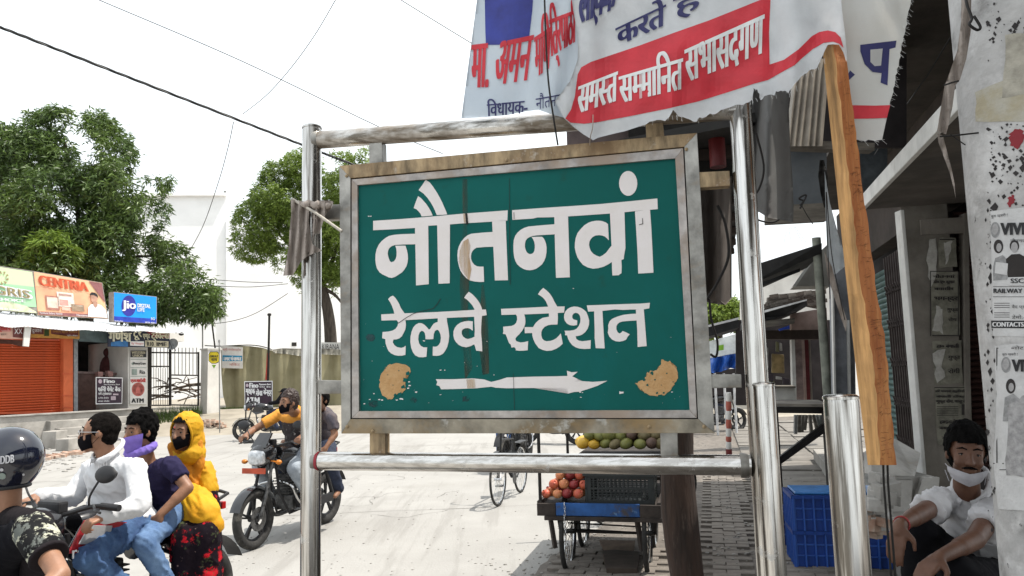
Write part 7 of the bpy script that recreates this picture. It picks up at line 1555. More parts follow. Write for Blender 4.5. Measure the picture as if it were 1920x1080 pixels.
for lev, (n0, rows) in enumerate(((10, 3), (9, 2), (7, 2))):
    for j in range(rows):
        for i in range(n0):
            a = wCt*.30+i*.102+lev*.05; b = .56+j*.10+lev*.05; c = C_(a+rr.uniform(-.015, .015), b+rr.uniform(-.02, .02), zM+.044+lev*.068+rr.uniform(-.004, .004))
            mi_ = (0 if i < 2 and lev < 1 else (1 if i < 3 else (1, 2, 1, 3, 2)[(i*3+j+lev) % 5])); rr_ = rr.uniform(.042, .060)
            mb = MB(); Mq = Matrix.Rotation(rr.uniform(0, 3), 3, 'Z') @ Matrix.Rotation(rr.uniform(-.4, .4), 3, 'Y'); mb.ball((0, 0, 0), (rr_*1.35, rr_, rr_*.92), 14, 9, Mq)
            o = mb.build('mango', M_mg[mi_], None, smooth=True, label='%s mango in the %s layer, %s from the left, %s row' % (('yellow', 'green', 'olive', 'dusky')[mi_], lab[lev], ('first', 'second', 'third', 'fourth', 'fifth', 'sixth', 'seventh', 'eighth', 'ninth', 'tenth', 'eleventh')[i], ('front', 'middle', 'back')[j]), cat='mango', group='mangoes heaped on the cart board'); o.location = c; k += 1
# torn carton under the cart
M_card = mat('brown_carton', (.22, .16, .115), .85, var=.2, scale=5, bump=.2)
bxx = thing('torn_carton', G(1170, 1080), 'flattened torn brown carton lying under the fruit cart', 'carton')
q0 = G(1130, 1050); mb = MB(); mb.prism([q0, G(1200, 1056), G(1196, 1090), G(1138, 1090)], (0, 0, .1)); mb.build('box', mat('dark_carton_inside', (.06, .045, .035), .9), bxx)
mb = MB(); mb.prism([G(1124, 1038)+Vector((0, 0, .12)), G(1192, 1040)+Vector((0, 0, .12)), G(1190, 1052)+Vector((0, 0, .09)), G(1134, 1056)+Vector((0, 0, .09))], (0, 0, .006)); mb.build('flap', M_card, bxx); mb = MB(); mb.prism([G(1132, 1062)+Vector((0, 0, .1)), G(1186, 1064)+Vector((0, 0, .1)), G(1190, 1085), G(1136, 1085)], (0, .006, 0)); mb.build('flap', M_card, bxx)
# ================================================================ people
def fuse(name, mb, vox, m, parent, it=3, wr=0., ws=9., seed=0, fac=.5, cut=None, fine=0., fs=40.):
    """voxel-fuse overlapping closed shapes into one continuous surface, smooth it, add folds"""
    me = rawmesh('tmp', mb.v, mb.f); recalc(me); o = bpy.data.objects.new('tmp', me); COL.objects.link(o)
    r = o.modifiers.new('r', 'REMESH'); r.mode = 'VOXEL'; r.voxel_size = vox; r.use_smooth_shade = True
    s = o.modifiers.new('s', 'SMOOTH'); s.factor = fac; s.iterations = it
    dg = bpy.context.evaluated_depsgraph_get(); m2 = bpy.data.meshes.new_from_object(o.evaluated_get(dg))
    COL.objects.unlink(o); bpy.data.objects.remove(o); bpy.data.meshes.remove(me); m2.name = name
    if wr or fine:
        m2.update(); sd_ = Vector((seed*3.1, seed, 0)); nor = [v.normal.copy() for v in m2.vertices]
        for v, n in zip(m2.vertices, nor):
            d = 0
            if wr:
                w_ = noise.noise(v.co*4+sd_)*.9; q = Vector((v.co.x*ws*.95+w_, v.co.y*ws*.95-w_, v.co.z*ws*1.15+v.co.x*ws*.9))+sd_
                a = max(0, 1-abs(noise.noise(q))*3.2)**1.6; b = max(0, 1-abs(noise.noise(q*2.3+Vector((5, 3, 1))))*3.2)**1.6; m_ = .45+.9*max(0, min(1, .5+1.6*noise.noise(v.co*3.1+sd_)))
                d += wr*m_*(a*.8+b*.35-.30)
            if fine: d += fine*noise.noise(v.co*fs+sd_)
            v.co += n*d
    if cut: cut(m2)
    o = link_mesh(name, m2, m, parent, smooth=True); return o
def cap(mb, a, b, ra, rb, seg=14):
    a, b = Vector(a), Vector(b); mb.tube([a, b], [ra, rb], seg); mb.ball(a, ra, seg, 8); mb.ball(b, rb, seg, 8)
def chain(mb, pts, rs, seg=14):
    for i in range(len(pts)-1): cap(mb, pts[i], pts[i+1], rs[i], rs[i+1], seg)
def basis(f, up=Vector((0, 0, 1))):
    f = Vector(f).normalized(); s = up.cross(f).normalized(); u = f.cross(s); return f, s, u      # forward, left, up
def Mx(f, s, u): return Matrix(((f.x, s.x, u.x), (f.y, s.y, u.y), (f.z, s.z, u.z)))
def head_parts(mb, c, f, s, u, k=1.0, ears=True):
    M = Mx(f, s, u); L = lambda a, b, e: c+(f*a+s*b+u*e)*k
    mb.ball(L(-.012, 0, .028), (.095*k, .076*k, .090*k), 22, 14, M); mb.ball(L(.022, 0, -.045), (.062*k, .056*k, .065*k), 18, 12, M)
    mb.ball(L(.055, 0, .0), (.036*k, .058*k, .07*k), 16, 10, M); mb.ball(L(.066, 0, -.092), (.022*k, .026*k, .018*k), 10, 8, M)
    cap(mb, L(.086, 0, .018), L(.108, 0, -.018), .0085*k, .0135*k, 10)
    for q in (-1, 1):
        cap(mb, L(.078, q*.012, .040), L(.070, q*.045, .038), .0085*k, .008*k, 8); mb.ball(L(.058, q*.038, -.022), (.026*k, .022*k, .022*k), 10, 8, M)
        mb.ball(L(.098, q*.013, -.022), .0085*k, 8, 6)
        if ears: mb.ball(L(-.008, q*.077, .0), (.017*k, .009*k, .030*k), 12, 8, M)
    cap(mb, L(.088, -.02, -.052), L(.088, .02, -.052), .0075*k, .0075*k, 8); cap(mb, L(.086, -.017, -.064), L(.086, .017, -.064), .008*k, .008*k, 8)
M_eye = mat('eye_white', (.55, .52, .48), .3, var=.02, bump=0); M_pup = mat('dark_iris', (.012, .008, .006), .15, var=.02, bump=0); M_hair = mat('black_hair', (.006, .0055, .0055), .9, var=.3, scale=30, bump=.5, bscale=160, stretch=(1, 1, .4), spec=.06)
def face(par, c, f, s, u, k=1.0, eyes=True):
    L = lambda a, b, e: c+(f*a+s*b+u*e)*k
    for q in (-1, 1):
        if eyes:
            mb = MB(); mb.ball(L(.0725, q*.031, .016), (.0105*k,)*3, 12, 8); e = mb.build('eye', M_eye, par, smooth=True)
            mb = MB(); mb.ball(L(.0785, q*.031, .0150), (.0064*k,)*3, 10, 6); mb.build('iris', M_pup, e, smooth=True)
            mb = MB(); mb.tube([L(.080, q*.018, .0175), L(.0845, q*.031, .0215), L(.078, q*.044, .0165)], .0020*k, 6); mb.build('eyelid', M_hair, e, smooth=True)
        mb = MB(); mb.tube([L(.086, q*.012, .040), L(.085, q*.030, .0465), L(.072, q*.051, .039)], [.003*k, .0042*k, .002*k], 6); mb.build('eyebrow', M_hair, par, smooth=True)
def hand(mb, w, d, nrm, side, k=1.0, curl=.5):
    """w wrist, d direction of the fingers, nrm back-of-hand normal, side towards the thumb"""
    d = Vector(d).normalized(); nrm = Vector(nrm); nrm = (nrm-d*nrm.dot(d)).normalized(); sd = d.cross(nrm).normalized()
    if sd.dot(Vector(side)) < 0: sd = -sd
    L = lambda a, b, e: w+(d*a+sd*b+nrm*e)*k
    cap(mb, w, L(.03, 0, 0), .026*k, .027*k, 10)
    for b in (-.026, -.009, .009, .025): cap(mb, L(.02, b*.7, 0), L(.085, b, 0), .015*k, .0125*k, 8)
    for i, (b, ln) in enumerate(((.026, .068), (.009, .078), (-.009, .072), (-.026, .056))):
        p0 = L(.085, b, 0); a = curl*(.7+.12*i); ang = a; p = p0
        for j, fr in enumerate((.42, .32, .26)):
            q = p+(d*math.cos(ang)-nrm*math.sin(ang)+sd*b*1.2)*ln*fr*k; cap(mb, p, q, (.0098-.0009*j)*k, (.0090-.0009*j)*k, 8); p = q; ang += a*.9
    p = L(.022, .022, 0); q = p+(d*.55+sd*.75-nrm*.3).normalized()*.042*k; r = q+(d*.85+sd*.2-nrm*.45).normalized()*.034*k; cap(mb, p, q, .0145*k, .0115*k, 8); cap(mb, q, r, .0112*k, .0085*k, 8)
def torso(mb, pel, chest, nk, f, lat, g=0., k=1.0, w=1.0, belly=.0):
    """pelvis-to-neck trunk; f forward, lat left, g garment growth"""
    up = (chest-pel).normalized(); M = Mx(f, lat, up); dd = (chest-pel).length
    mb.ball(pel, ((.115+g)*k, (.155*w+g)*k, (.12+g)*k), 20, 12, M); mb.ball(pel+up*dd*.45+f*belly*.5, ((.105+belly*.5+g)*k, (.14*w+g)*k, (.15+g)*k), 20, 12, M)
    mb.ball(pel+up*dd*.8, ((.112+g)*k, (.155*w+g)*k, (.16+g)*k), 20, 12, M); mb.ball(chest, ((.105+g)*k, (.165*w+g)*k, (.12+g)*k), 20, 12, M)
def person(name, label, J, f, skin, vox=.0085, k=1.0, w=1.0, headf=None, headup=Vector((0, 0, 1)), hk=1.0, legs=True, belly=0., group=None, hands=((), ()), eyes=True):
    """J joints: pel chest neck head shL shR elL elR wrL wrR hipL hipR knL knR anL anR ; L = the person's left"""
    J = {a: Vector(b) for a, b in J.items()}; t = thing(name, (J['pel'].x, J['pel'].y, 0), label, 'person', group)
    f = Vector(f).normalized(); up = (J['chest']-J['pel']).normalized(); lat = up.cross(f).normalized(); f2_ = lat.cross(up)
    mb = MB(); torso(mb, J['pel'], J['chest'], J['neck'], f2_, lat, 0, k, w, belly)
    hf, hs_, hu = basis(headf or f, headup); head_parts(mb, J['head'], hf, hs_, hu, hk)
    cap(mb, J['chest']+up*.08*k, J['head']-hu*.05*hk-hf*.015, .062*k, .052*hk)
    for q in 'LR':
        cap(mb, J['chest']+up*.06*k, J['sh'+q], .06*k, .055*k); chain(mb, [J['sh'+q], J['el'+q], J['wr'+q]], [.052*k, .040*k, .027*k])
        cap(mb, J['el'+q], J['el'+q]*.55+J['wr'+q]*.45, .041*k, .038*k)
        if legs: chain(mb, [J['hip'+q], J['kn'+q], J['an'+q]], [.085*k, .058*k, .038*k]); cap(mb, J['kn'+q]*.8+J['an'+q]*.2, J['kn'+q]*.5+J['an'+q]*.5, .056*k, .052*k)
        if legs and 'toe'+q in J: cap(mb, J['an'+q]-Vector((0, 0, .02)), J['toe'+q], .036*k, .028*k)
    for (q, d, n, sdv, cu) in [h for h in hands if h]: hand(mb, J['wr'+q], d, n, sdv, k*1.05, cu)
    b = fuse('body', mb, vox, skin, t, 2, fac=.45)
    if eyes is not None: face(t, J['head'], hf, hs_, hu, hk, eyes)
    return t, J, dict(f=f2_, lat=lat, up=up, hf=hf, hs=hs_, hu=hu)
def sleeve(mb, J, q, k, g, upto=1.0, fore=0., flare=.006):
    cap(mb, J['chest']+(J['chest']-J['pel']).normalized()*.05*k, J['sh'+q], (.066+g)*k, (.050+g)*k)
    e = J['sh'+q]+(J['el'+q]-J['sh'+q])*upto; mb.tube([J['sh'+q], e], [(.050+g)*k, (.044+g+flare)*k], 16)
    if fore: cap(mb, e, J['el'+q]+(J['wr'+q]-J['el'+q])*fore, (.046+g)*k, (.036+g)*k)
def mask_part(t, c, B, k, m, low=-.095, hi=-.008, name='face_mask', off=0., strap=True, nz=1.):
    L = lambda a, b, e: c+(B['hf']*a+B['hs']*b+B['hu']*e)*k; V = []; n = 12; rows = 7
    for j in range(rows+1):
        v = j/rows; e = hi+(low-hi)*v
        for i in range(n+1):
            a = (i/n-.5)*2.5; rad = .083+.009*math.sin(v*math.pi)+off; nose = nz*.026*math.exp(-(a/.3)**2)*(1-.35*v)
            V.append(L(.004+(rad+nose)*math.cos(a)*(1-.10*v*v), (.072-.022*v*v+off)*math.sin(a)*1.06, e+.018*abs(math.sin(a))*(1 if v < .5 else 1.6)*(1-v*.3)+.0015*math.sin(j*3)))
    Fc = [(j*(n+1)+i, j*(n+1)+i+1, (j+1)*(n+1)+i+1, (j+1)*(n+1)+i) for j in range(rows) for i in range(n)]
    mb = MB(); mb.add(V, Fc); N = len(V); back = [v-(v-c).normalized()*.002 for v in V]; mb.add(back, [f[::-1] for f in Fc])
    if strap:
        for q in (-1, 1):
            for e in (-.0, -.06): mb.tube([L(.03, q*.070, e), L(-.012, q*.082, e*.2+.012 if e == 0 else -.018)], .0016*k, 5)
    return mb.build(name, m, t, smooth=True, fix=False)
def hair_cap(t, c, B, k, m=None, grow=.012, front=.055, low=-.03, top=.0, seed=1, rough=.006, vox=.007, side=1.0):
    M = Mx(B['hf'], B['hs'], B['hu']); L = lambda a, b, e: c+(B['hf']*a+B['hs']*b+B['hu']*e)*k; mb = MB()
    mb.ball(L(-.022, 0, .036+top*.5), ((.094+grow)*k, (.076+grow)*k, (.086+grow+top)*k), 22, 14, M)
    mb.ball(L(-.048, 0, low*.4), ((.050+grow)*k, (.066+grow*.6)*k, (.062)*k), 18, 12, M)
    for q in (-1, 1): mb.ball(L(-.005, q*.070, .02), (.035*k, .013*k*side, .035*k), 12, 8, M)
    rg = random.Random(seed)
    if top > .015:
        for i in range(60): a = rg.uniform(0, 6.28); r_ = rg.uniform(.02, .085); mb.ball(L(-.012+r_*math.cos(a), r_*.85*math.sin(a), .085+top-.35*r_+rg.uniform(-.01, .012)), rg.uniform(.010, .018)*k, 8, 6)
    def cut(me):       # keep hair off the face
        b = bmesh.new(); b.from_mesh(me)
        dele = [v for v in b.verts if (v.co-c).dot(B['hf']) > front*k*(.62+.5*max(0, min(1, ((v.co-c).dot(B['hu'])/k-.02)/.08))) and (v.co-c).dot(B['hu']) < (.062+top*.1)*k+.25*((v.co-c).dot(B['hf'])-front*k)*0]
        bmesh.ops.delete(b, geom=dele, context='VERTS'); b.to_mesh(me); b.free()
    return fuse('hair', mb, vox, m or M_hair, t, 2, cut=cut, fine=rough, fs=55, seed=seed)
SK1 = mat('brown_skin', (.235, .115, .066), .52, var=.1, scale=14, bump=.08, bscale=120); SK2 = mat('light_brown_skin', (.32, .165, .10), .5, var=.1, scale=14, bump=.08, bscale=120); SK3 = mat('deep_brown_skin', (.14, .066, .040), .5, var=.12, scale=14, bump=.1, bscale=120)
M_ws = mat('white_shirt', (.60, .605, .62), .85, var=.04, scale=6, bump=.12, bscale=300); M_ws2 = mat('creased_white_shirt', (.60, .59, .60), .85, var=.06, scale=6, bump=.15, bscale=300)
M_den = mat('blue_denim', (.018, .045, .12), .85, var=.3, scale=7, bump=.25, bscale=250, col2=(.07, .14, .27)); M_den2 = mat('pale_denim', (.06, .12, .25), .85, var=.3, scale=7, bump=.25, bscale=250, col2=(.14, .23, .38))
M_nav = mat('navy_tee', (.014, .012, .036), .95, var=.15, scale=5, bump=.15, bscale=250, col2=(.03, .026, .065), spec=.1); M_blkc = mat('black_cloth', (.009, .009, .011), .95, var=.1, bump=.15, bscale=250, spec=.1)
M_maskb = mat('black_mask', (.008, .007, .009), .95, spec=.05); M_maskp = mat('violet_scarf', (.19, .13, .48), .85, var=.15, scale=8); M_maskw = mat('pale_grey_mask', (.45, .44, .47), .8)
M_shoe = mat('dark_shoe', (.03, .022, .018), .6)
def seg_px(p): return proj(p)
def bikeman(O, u, zs=0.):   # local bike frame -> world
    l = Vector((-u.y, u.x, 0)); return lambda x, y, z: O+u*x+l*y+Vector((0, 0, z+zs))
fw = lambda u, a: (Matrix.Rotation(a, 3, 'Z') @ Vector(u))
W = W1
# --- white shirt rider
K = .94
J = dict(pel=W(-.06,0,.88), chest=P(212,898,4.48), neck=P(206,850,4.45), head=P(187,812,4.42), shL=P(253,879,4.36), shR=P(170,880,4.62), elL=P(262,948,4.24), elR=W(.10,-.26,1.03), wrL=P(196,968,4.12), wrR=W(.30,-.30,1.06),
         hipL=W(-.05,.10,.86), hipR=W(-.05,-.10,.86), knL=W(.36,.20,.76), knR=W(.36,-.20,.76), anL=W(.0,.22,.40), anR=W(.0,-.22,.40), toeL=W(.16,.23,.36), toeR=W(.16,-.23,.36))
hfw = Vector((-.94, -.30, -.04))
t, J, B = person('person', 'man in a white shirt and glasses with black mask, steering the three-person motorcycle', J, u1, SK2, k=K, w=1.08, headf=hfw, belly=.03, hk=.98, group='people on the three-person motorcycle',
   hands=(('L', u1*1.0+LF1*.0+Vector((-.25, 0, -.25)), (0, -.3, 1), -LF1, .95), ('R', u1+Vector((0, 0, -.2)), (0, 0, 1), LF1, .9)), vox=.0078)
mb = MB(); torso(mb, J['pel'], J['chest'], J['neck'], B['f'], B['lat'], .024, K, 1.12, .05); sleeve(mb, J, 'L', K, .016, 1, .93); sleeve(mb, J, 'R', K, .016, 1, .93)
cap(mb, J['chest']+B['up']*.05, J['chest']+B['up']*.12, .085, .07); mb.ball(J['pel']+B['up']*-.06, (.15, .17, .09), 18, 10, Mx(B['f'], B['lat'], B['up']))
sh_ = fuse('shirt', mb, .010, M_ws, t, 3, wr=.017, ws=9, seed=1)
def collar(J, B, m, par, dz=.035, k=1.0, fr=.02):
    mb = MB(); c_ = J['neck']*.75+J['head']*.25-B['hu']*.0; M_ = Mx(B['f'], B['lat'], B['up'])
    for q in (-1, 1):
        pts = [c_+M_ @ Vector(((.078+fr)*k*math.cos(a), q*.074*k*math.sin(a), dz*(.0+.5*(1-math.cos(a)))-.028)) for a in [R(16)+i*R(164)/9 for i in range(10)]]
        mb.tube(pts, [.007+.004*(1-i/9) for i in range(10)], 8, sy=1.8)
        mb.prism([pts[0]+M_ @ Vector((.012, 0, .012)), pts[3]+M_ @ Vector((.012, q*.01, .008)), pts[2]+M_ @ Vector((.022, q*.012, -.045)), pts[0]+M_ @ Vector((.028, q*.012, -.048))], M_ @ Vector((.003, 0, 0)))
    return fuse('collar', mb, .0045, m, par, 1)
collar(J, B, M_ws, sh_)
mb = MB()
for q in 'LR': chain(mb, [J['hip'+q], J['kn'+q], J['an'+q]], [.105*K, .075*K, .06*K]); 
mb.ball(J['pel']-B['up']*.02, (.125, .165, .10), 18, 10, Mx(B['f'], B['lat'], B['up'])); fuse('jeans', mb, .011, M_den, t, 3, wr=.014, ws=14, seed=2)
for q in 'LR': mb = MB(); cap(mb, J['an'+q]-Vector((0, 0, .03)), J['toe'+q], .045, .036); fuse('shoe', mb, .01, M_shoe, t, 2)
hair_cap(t, J['head'], B, .98, grow=.004, front=.052, low=-.05, seed=3, rough=.003, m=mat('cropped_greying_hair', (.012, .010, .009), .9, spec=.05, var=.3, scale=60, bump=.9, bscale=300))
mask_part(t, J['head'], B, 1.0, M_maskb, -.10, -.014)
L = lambda a, b, e: J['head']+(B['hf']*a+B['hs']*b+B['hu']*e)
gl = MB()
for q in (-1, 1): gl.tube([L(.101-.010*abs(q*.034+.021*math.cos(i*math.pi/8))*10*.35, q*.034+.021*math.cos(i*math.pi/8), .014+.014*math.sin(i*math.pi/8)) for i in range(16)], .0018, 6, closed=True); gl.tube([L(.092, q*.055, .018), L(.04, q*.078, .014), L(-.01, q*.083, .010)], .0022, 6)
gl.tube([L(.104, -.012, .017), L(.107, 0, .02), L(.104, .012, .017)], .002, 6); gg = gl.build('glasses', M_chr, t, smooth=True)
for q in (-1, 1): mb = MB(); mb.lathe(L(.093, q*.034, .014), B['hf'], [(0, .002), (.019, 0), (0, -.0005)], 14); mb.build('lens', mat('tinted_lens', (.03, .02, .02), .08), gg, smooth=True)
# --- young man with violet scarf
K = .9
J = dict(pel=W(-.36,0,.90), chest=P(288,900,4.80), neck=P(276,850,4.76), head=P(262,812,4.72), shL=P(320,873,4.70), shR=P(252,878,4.90), elL=W(-.52,.40,1.10), elR=W(-.2,-.33,1.05), wrL=W(-.27,.30,.90), wrR=W(-.05,-.25,.95),
         hipL=W(-.34,.11,.88), hipR=W(-.34,-.11,.88), knL=W(.04,.25,.78), knR=W(.04,-.25,.78), anL=W(-.18,.27,.42), anR=W(-.18,-.27,.42), toeL=W(-.02,.28,.38), toeR=W(-.02,-.28,.38))
J['elL'] = P(352,915,4.62); J['wrL'] = P(300,965,4.50)
hfw = Vector((-.46, -.88, -.06))
t, J, B = person('person', 'young man in a navy tee with violet scarf over his mouth, seated in the middle', J, u1, SK1, k=K, w=1.0, headf=hfw, hk=.95, group='people on the three-person motorcycle',
   hands=(('L', (-.35, -.1, -1), (.2, -1, .1), (-1, -.2, 0), .25), ('R', u1, (0, 0, 1), LF1, .5)), vox=.0078)
mb = MB(); torso(mb, J['pel'], J['chest'], J['neck'], B['f'], B['lat'], .018, K, 1.05, .0); sleeve(mb, J, 'L', K, .016, .62); sleeve(mb, J, 'R', K, .016, .62); cap(mb, J['chest']+B['up']*.05, J['chest']+B['up']*.10, .08, .065)
fuse('tee_shirt', mb, .010, M_nav, t, 3, wr=.014, ws=11, seed=4)
mb = MB()
for q in 'LR': chain(mb, [J['hip'+q], J['kn'+q], J['an'+q]], [.10*K, .072*K, .055*K])
mb.ball(J['pel']-B['up']*.04, (.12, .155, .09), 18, 10, Mx(B['f'], B['lat'], B['up'])); fuse('jeans', mb, .011, M_den2, t, 3, wr=.012, ws=14, seed=5)
for q in 'LR': mb = MB(); cap(mb, J['an'+q]-Vector((0, 0, .03)), J['toe'+q], .043, .034); fuse('shoe', mb, .01, M_shoe, t, 2)
hair_cap(t, J['head'], B, .95, grow=.012, front=.062, low=-.04, top=.024, seed=6, rough=.012)
mask_part(t, J['head'], B, .97, M_maskp, -.115, -.014, 'scarf', .004, False)
mb = MB(); c_ = J['head']-B['hu']*.10-B['hf']*.005; mb.tube([c_+B['hf']*.072*math.cos(a)+B['hs']*.070*math.sin(a)+B['hu']*(-.02*math.cos(a)) for a in [i*math.pi/10 for i in range(20)]], .026, 8, closed=True); fuse('neck_scarf', mb, .007, M_maskp, t, 2, wr=.006, ws=24)
# --- woman in the yellow scarf (sits sideways)
K = .95
J = dict(pel=P(356,990,5.05), chest=P(342,912,5.05), neck=P(344,862,5.03), head=P(346,812,4.98), shL=P(384,882,5.02), shR=P(302,880,5.08), elL=P(398,942,4.95), elR=P(290,930,4.98), wrL=P(372,975,4.8), wrR=P(318,975,4.8),
         hipL=P(365,1010,5.02), hipR=P(338,1010,5.04), knL=P(385,1000,4.66), knR=P(350,1005,4.64), anL=P(380,1150,4.66), anR=P(352,1150,4.62), toeL=P(378,1180,4.5), toeR=P(350,1180,4.48))
hfw = Vector((-.25, -.96, -.08)); ff = Vector((-.25, -.97, 0)).normalized()
t, J, B = person('person', 'woman in a bright yellow head scarf and flowered dark dress riding pillion at the back', J, ff, SK1, k=K, w=.95, headf=hfw, hk=.92, group='people on the three-person motorcycle',
   hands=(('L', (-.5, -.5, -.6), (0, -1, .3), (-1, 0, 0), .4), ('R', (-.7, -.6, -.2), (0, 0, 1), (0, 0, 1), .6)), vox=.008)
M_yel = mat('yellow_scarf', (.62, .36, .008), .75, var=.1, scale=6, bump=.15, bscale=200, col2=(.60, .27, .004), trans=.15); M_orgs = mat('orange_scarf_edge', (.55, .20, .006), .75, var=.15, bump=.1)
c = J['head']; hood = MB(); M0 = Mx(B['hf'], B['hs'], B['hu']); Lh = lambda a, b, e: c+M0 @ Vector((a, b, e))
hood.ball(Lh(-.03, 0, .03), (.108, .098, .112), 24, 16, M0); hood.ball(Lh(-.045, 0, -.06), (.10, .10, .12), 20, 12, M0); hood.ball(Lh(-.03, 0, -.14), (.10, .12, .09), 20, 12, M0)
def cuth(me):
    b = bmesh.new(); b.from_mesh(me)
    dele = []
    for v in b.verts:
        q = M0.transposed() @ (v.co-c)
        if q.x > .0 and (q.y/.078)**2+((q.z+.010)/.112)**2 < 1: dele.append(v)
    bmesh.ops.delete(b, geom=dele, context='VERTS'); b.to_mesh(me); b.free()
fuse('head_scarf', hood, .008, M_yel, t, 2, wr=.010, ws=20, seed=7, cut=cuth)
rim = MB(); rim.tube([Lh(.030+.012*math.sin(i*math.pi/12), .081*math.cos(i*math.pi/12), -.010+.114*math.sin(i*math.pi/12)) for i in range(24)], .008, 8, closed=True); rim.build('scarf_hem', M_yel, t, smooth=True)
mb = MB(); torso(mb, J['pel']+B['up']*.10, J['chest'], J['neck'], B['f'], B['lat'], .018, K, .85, .02); cap(mb, J['shL'], J['shL']*.4+J['elL']*.6, .060, .060); cap(mb, J['shR'], J['shR']*.4+J['elR']*.6, .062, .060); cap(mb, J['shL'], J['chest']+B['up']*.10, .062, .06); cap(mb, J['shR'], J['chest']+B['up']*.10, .062, .06)
cap(mb, J['chest'], J['pel']+ff*.05, .115, .12); fuse('shawl', mb, .010, M_yel, t, 3, wr=.016, ws=14, seed=8)
mb = MB(); chain(mb, [P(324,838,4.98), P(342,872,4.955), P(366,906,4.955)], [.035, .050, .034]); chain(mb, [P(371,830,4.99), P(374,868,4.975), P(368,905,4.965)], [.028, .036, .03]); fuse('scarf_fold', mb, .008, M_orgs, t, 3, wr=.012, ws=20, seed=9)
mb = MB(); chain(mb, [P(350,930,4.95), P(366,948,4.82), P(384,965,4.72), P(402,985,4.70)], [.10, .115, .10, .06]); fuse('shawl_end', mb, .010, M_yel, t, 3, wr=.014, ws=11, seed=10)
M_flo = mat('dark_flowered_cloth', (.012, .008, .012), .95, spec=.08, var=.2, bump=.15, bscale=200); over(M_flo, (.42, .012, .02), 7.5, .54, .57, off=(3, 1, 2)); over(M_flo, (.05, .06, .03), 11, .60, .64, off=(7, 1, 2)); over(M_flo, (.20, .14, .13), 34, .66, .70, off=(1, 8, 2))
mb = MB()
mb.ball(J['pel'], (.13, .13, .11), 18, 10); chain(mb, [J['hipL'], J['knL'], J['anL']], [.105, .09, .10]); chain(mb, [J['hipR'], J['knR'], J['anR']], [.105, .09, .10]); cap(mb, P(372,1005,4.72), P(366,1150,4.7), .135, .155); cap(mb, P(395,1000,4.72), P(385,1150,4.7), .07, .11); fuse('skirt', mb, .011, M_flo, t, 3, wr=.014, ws=9, seed=11)
mb = MB(); cap(mb, J['elL']*.3+J['shL']*.7, J['elL'], .052, .050); cap(mb, J['elL'], J['elL']*.6+J['wrL']*.4, .05, .045); fuse('sleeve', mb, .01, M_flo, t, 2, wr=.006)
mask_part(t, J['head'], B, .93, M_maskb, -.105, -.014)
mb = MB(); mb.ball(Lh(-.005, 0, .045), (.088, .078, .082), 18, 12, M0)
def cut2(me):
    b = bmesh.new(); b.from_mesh(me); dele = [v for v in b.verts if (M0.transposed() @ (v.co-c)).x > .05 and (M0.transposed() @ (v.co-c)).z < .075]; bmesh.ops.delete(b, geom=dele, context='VERTS'); b.to_mesh(me); b.free()
fuse('hair', mb, .008, M_hair, t, 1, cut=cut2)
mb = MB(); mb.ball(Lh(.093, 0, .052), .0045, 8, 6); mb.build('bindi', M_prr, t, smooth=True)
# --- orange shirt rider on the second motorcycle
uB = Vector((u2.x, u2.y, 0)).normalized(); OB = Vector((c2_.x, c2_.y, 0)); W2 = bikeman(OB, uB); LF2 = Vector((-uB.y, uB.x, 0)); K = .95
J = dict(pel=W2(-.14,0,.90), chest=W2(-.06,0,1.24), neck=W2(-.02,0,1.36), head=P(541,757,7.75), shL=W2(-.04,.20,1.30), shR=W2(-.04,-.20,1.30), elL=W2(.14,.33,1.10), elR=W2(.16,-.40,1.14), wrL=W2(.30,.33,1.09), wrR=W2(.32,-.36,1.10),
         hipL=W2(-.12,.10,.88), hipR=W2(-.12,-.10,.88), knL=W2(.30,.22,.76), knR=W2(.30,-.22,.76), anL=W2(-.02,.24,.36), anR=W2(-.02,-.24,.36), toeL=W2(.15,.25,.32), toeR=W2(.15,-.25,.32))
t, J, B = person('person', 'man in an orange and dark polo shirt with black mask riding towards the camera', J, uB, SK1, k=K, headf=(-.62, -.78, .02), hk=1.0, vox=.010,
   hands=(('L', uB+Vector((0, 0, -.2)), (0, 0, 1), -LF2, .9), ('R', uB+Vector((0, 0, -.2)), (0, 0, 1), LF2, .9)))
M_opo = mat('orange_polo_yoke', (.60, .26, .035), .85, var=.1, bump=.1); M_dpo = mat('dark_patterned_polo', (.035, .028, .03), .85, var=.3, scale=10); over(M_dpo, (.3, .28, .27), 26, .60, .66)
mb = MB(); torso(mb, J['pel'], J['chest']-B['up']*.03, J['neck'], B['f'], B['lat'], .018, K, 1.03, .02); fuse('shirt', mb, .012, M_dpo, t, 3, wr=.010, ws=9, seed=12)
mb = MB(); cap(mb, J['chest']+B['up']*.06, J['chest']+B['up']*.10, .10, .075); mb.ball(J['chest']+B['up']*.03, (.128, .19, .085), 18, 10, Mx(B['f'], B['lat'], B['up'])); sleeve(mb, J, 'L', K, .016, .62); sleeve(mb, J, 'R', K, .016, .62); fuse('shirt_yoke', mb, .011, M_opo, t, 3, wr=.006, seed=13)
M_gj = mat('pale_grey_jeans', (.20, .23, .27), .85, var=.3, scale=8, bump=.2, col2=(.36, .40, .44)); mb = MB()
for q in 'LR': chain(mb, [J['hip'+q], J['kn'+q], J['an'+q]], [.10, .072, .055])
mb.ball(J['pel']-B['up']*.03, (.12, .16, .09), 18, 10, Mx(B['f'], B['lat'], B['up'])); fuse('jeans', mb, .012, M_gj, t, 3, wr=.008, ws=12, seed=14)
for q in 'LR': mb = MB(); cap(mb, J['an'+q]-Vector((0, 0, .03)), J['toe'+q], .045, .036); fuse('shoe', mb, .012, M_shoe, t, 2)
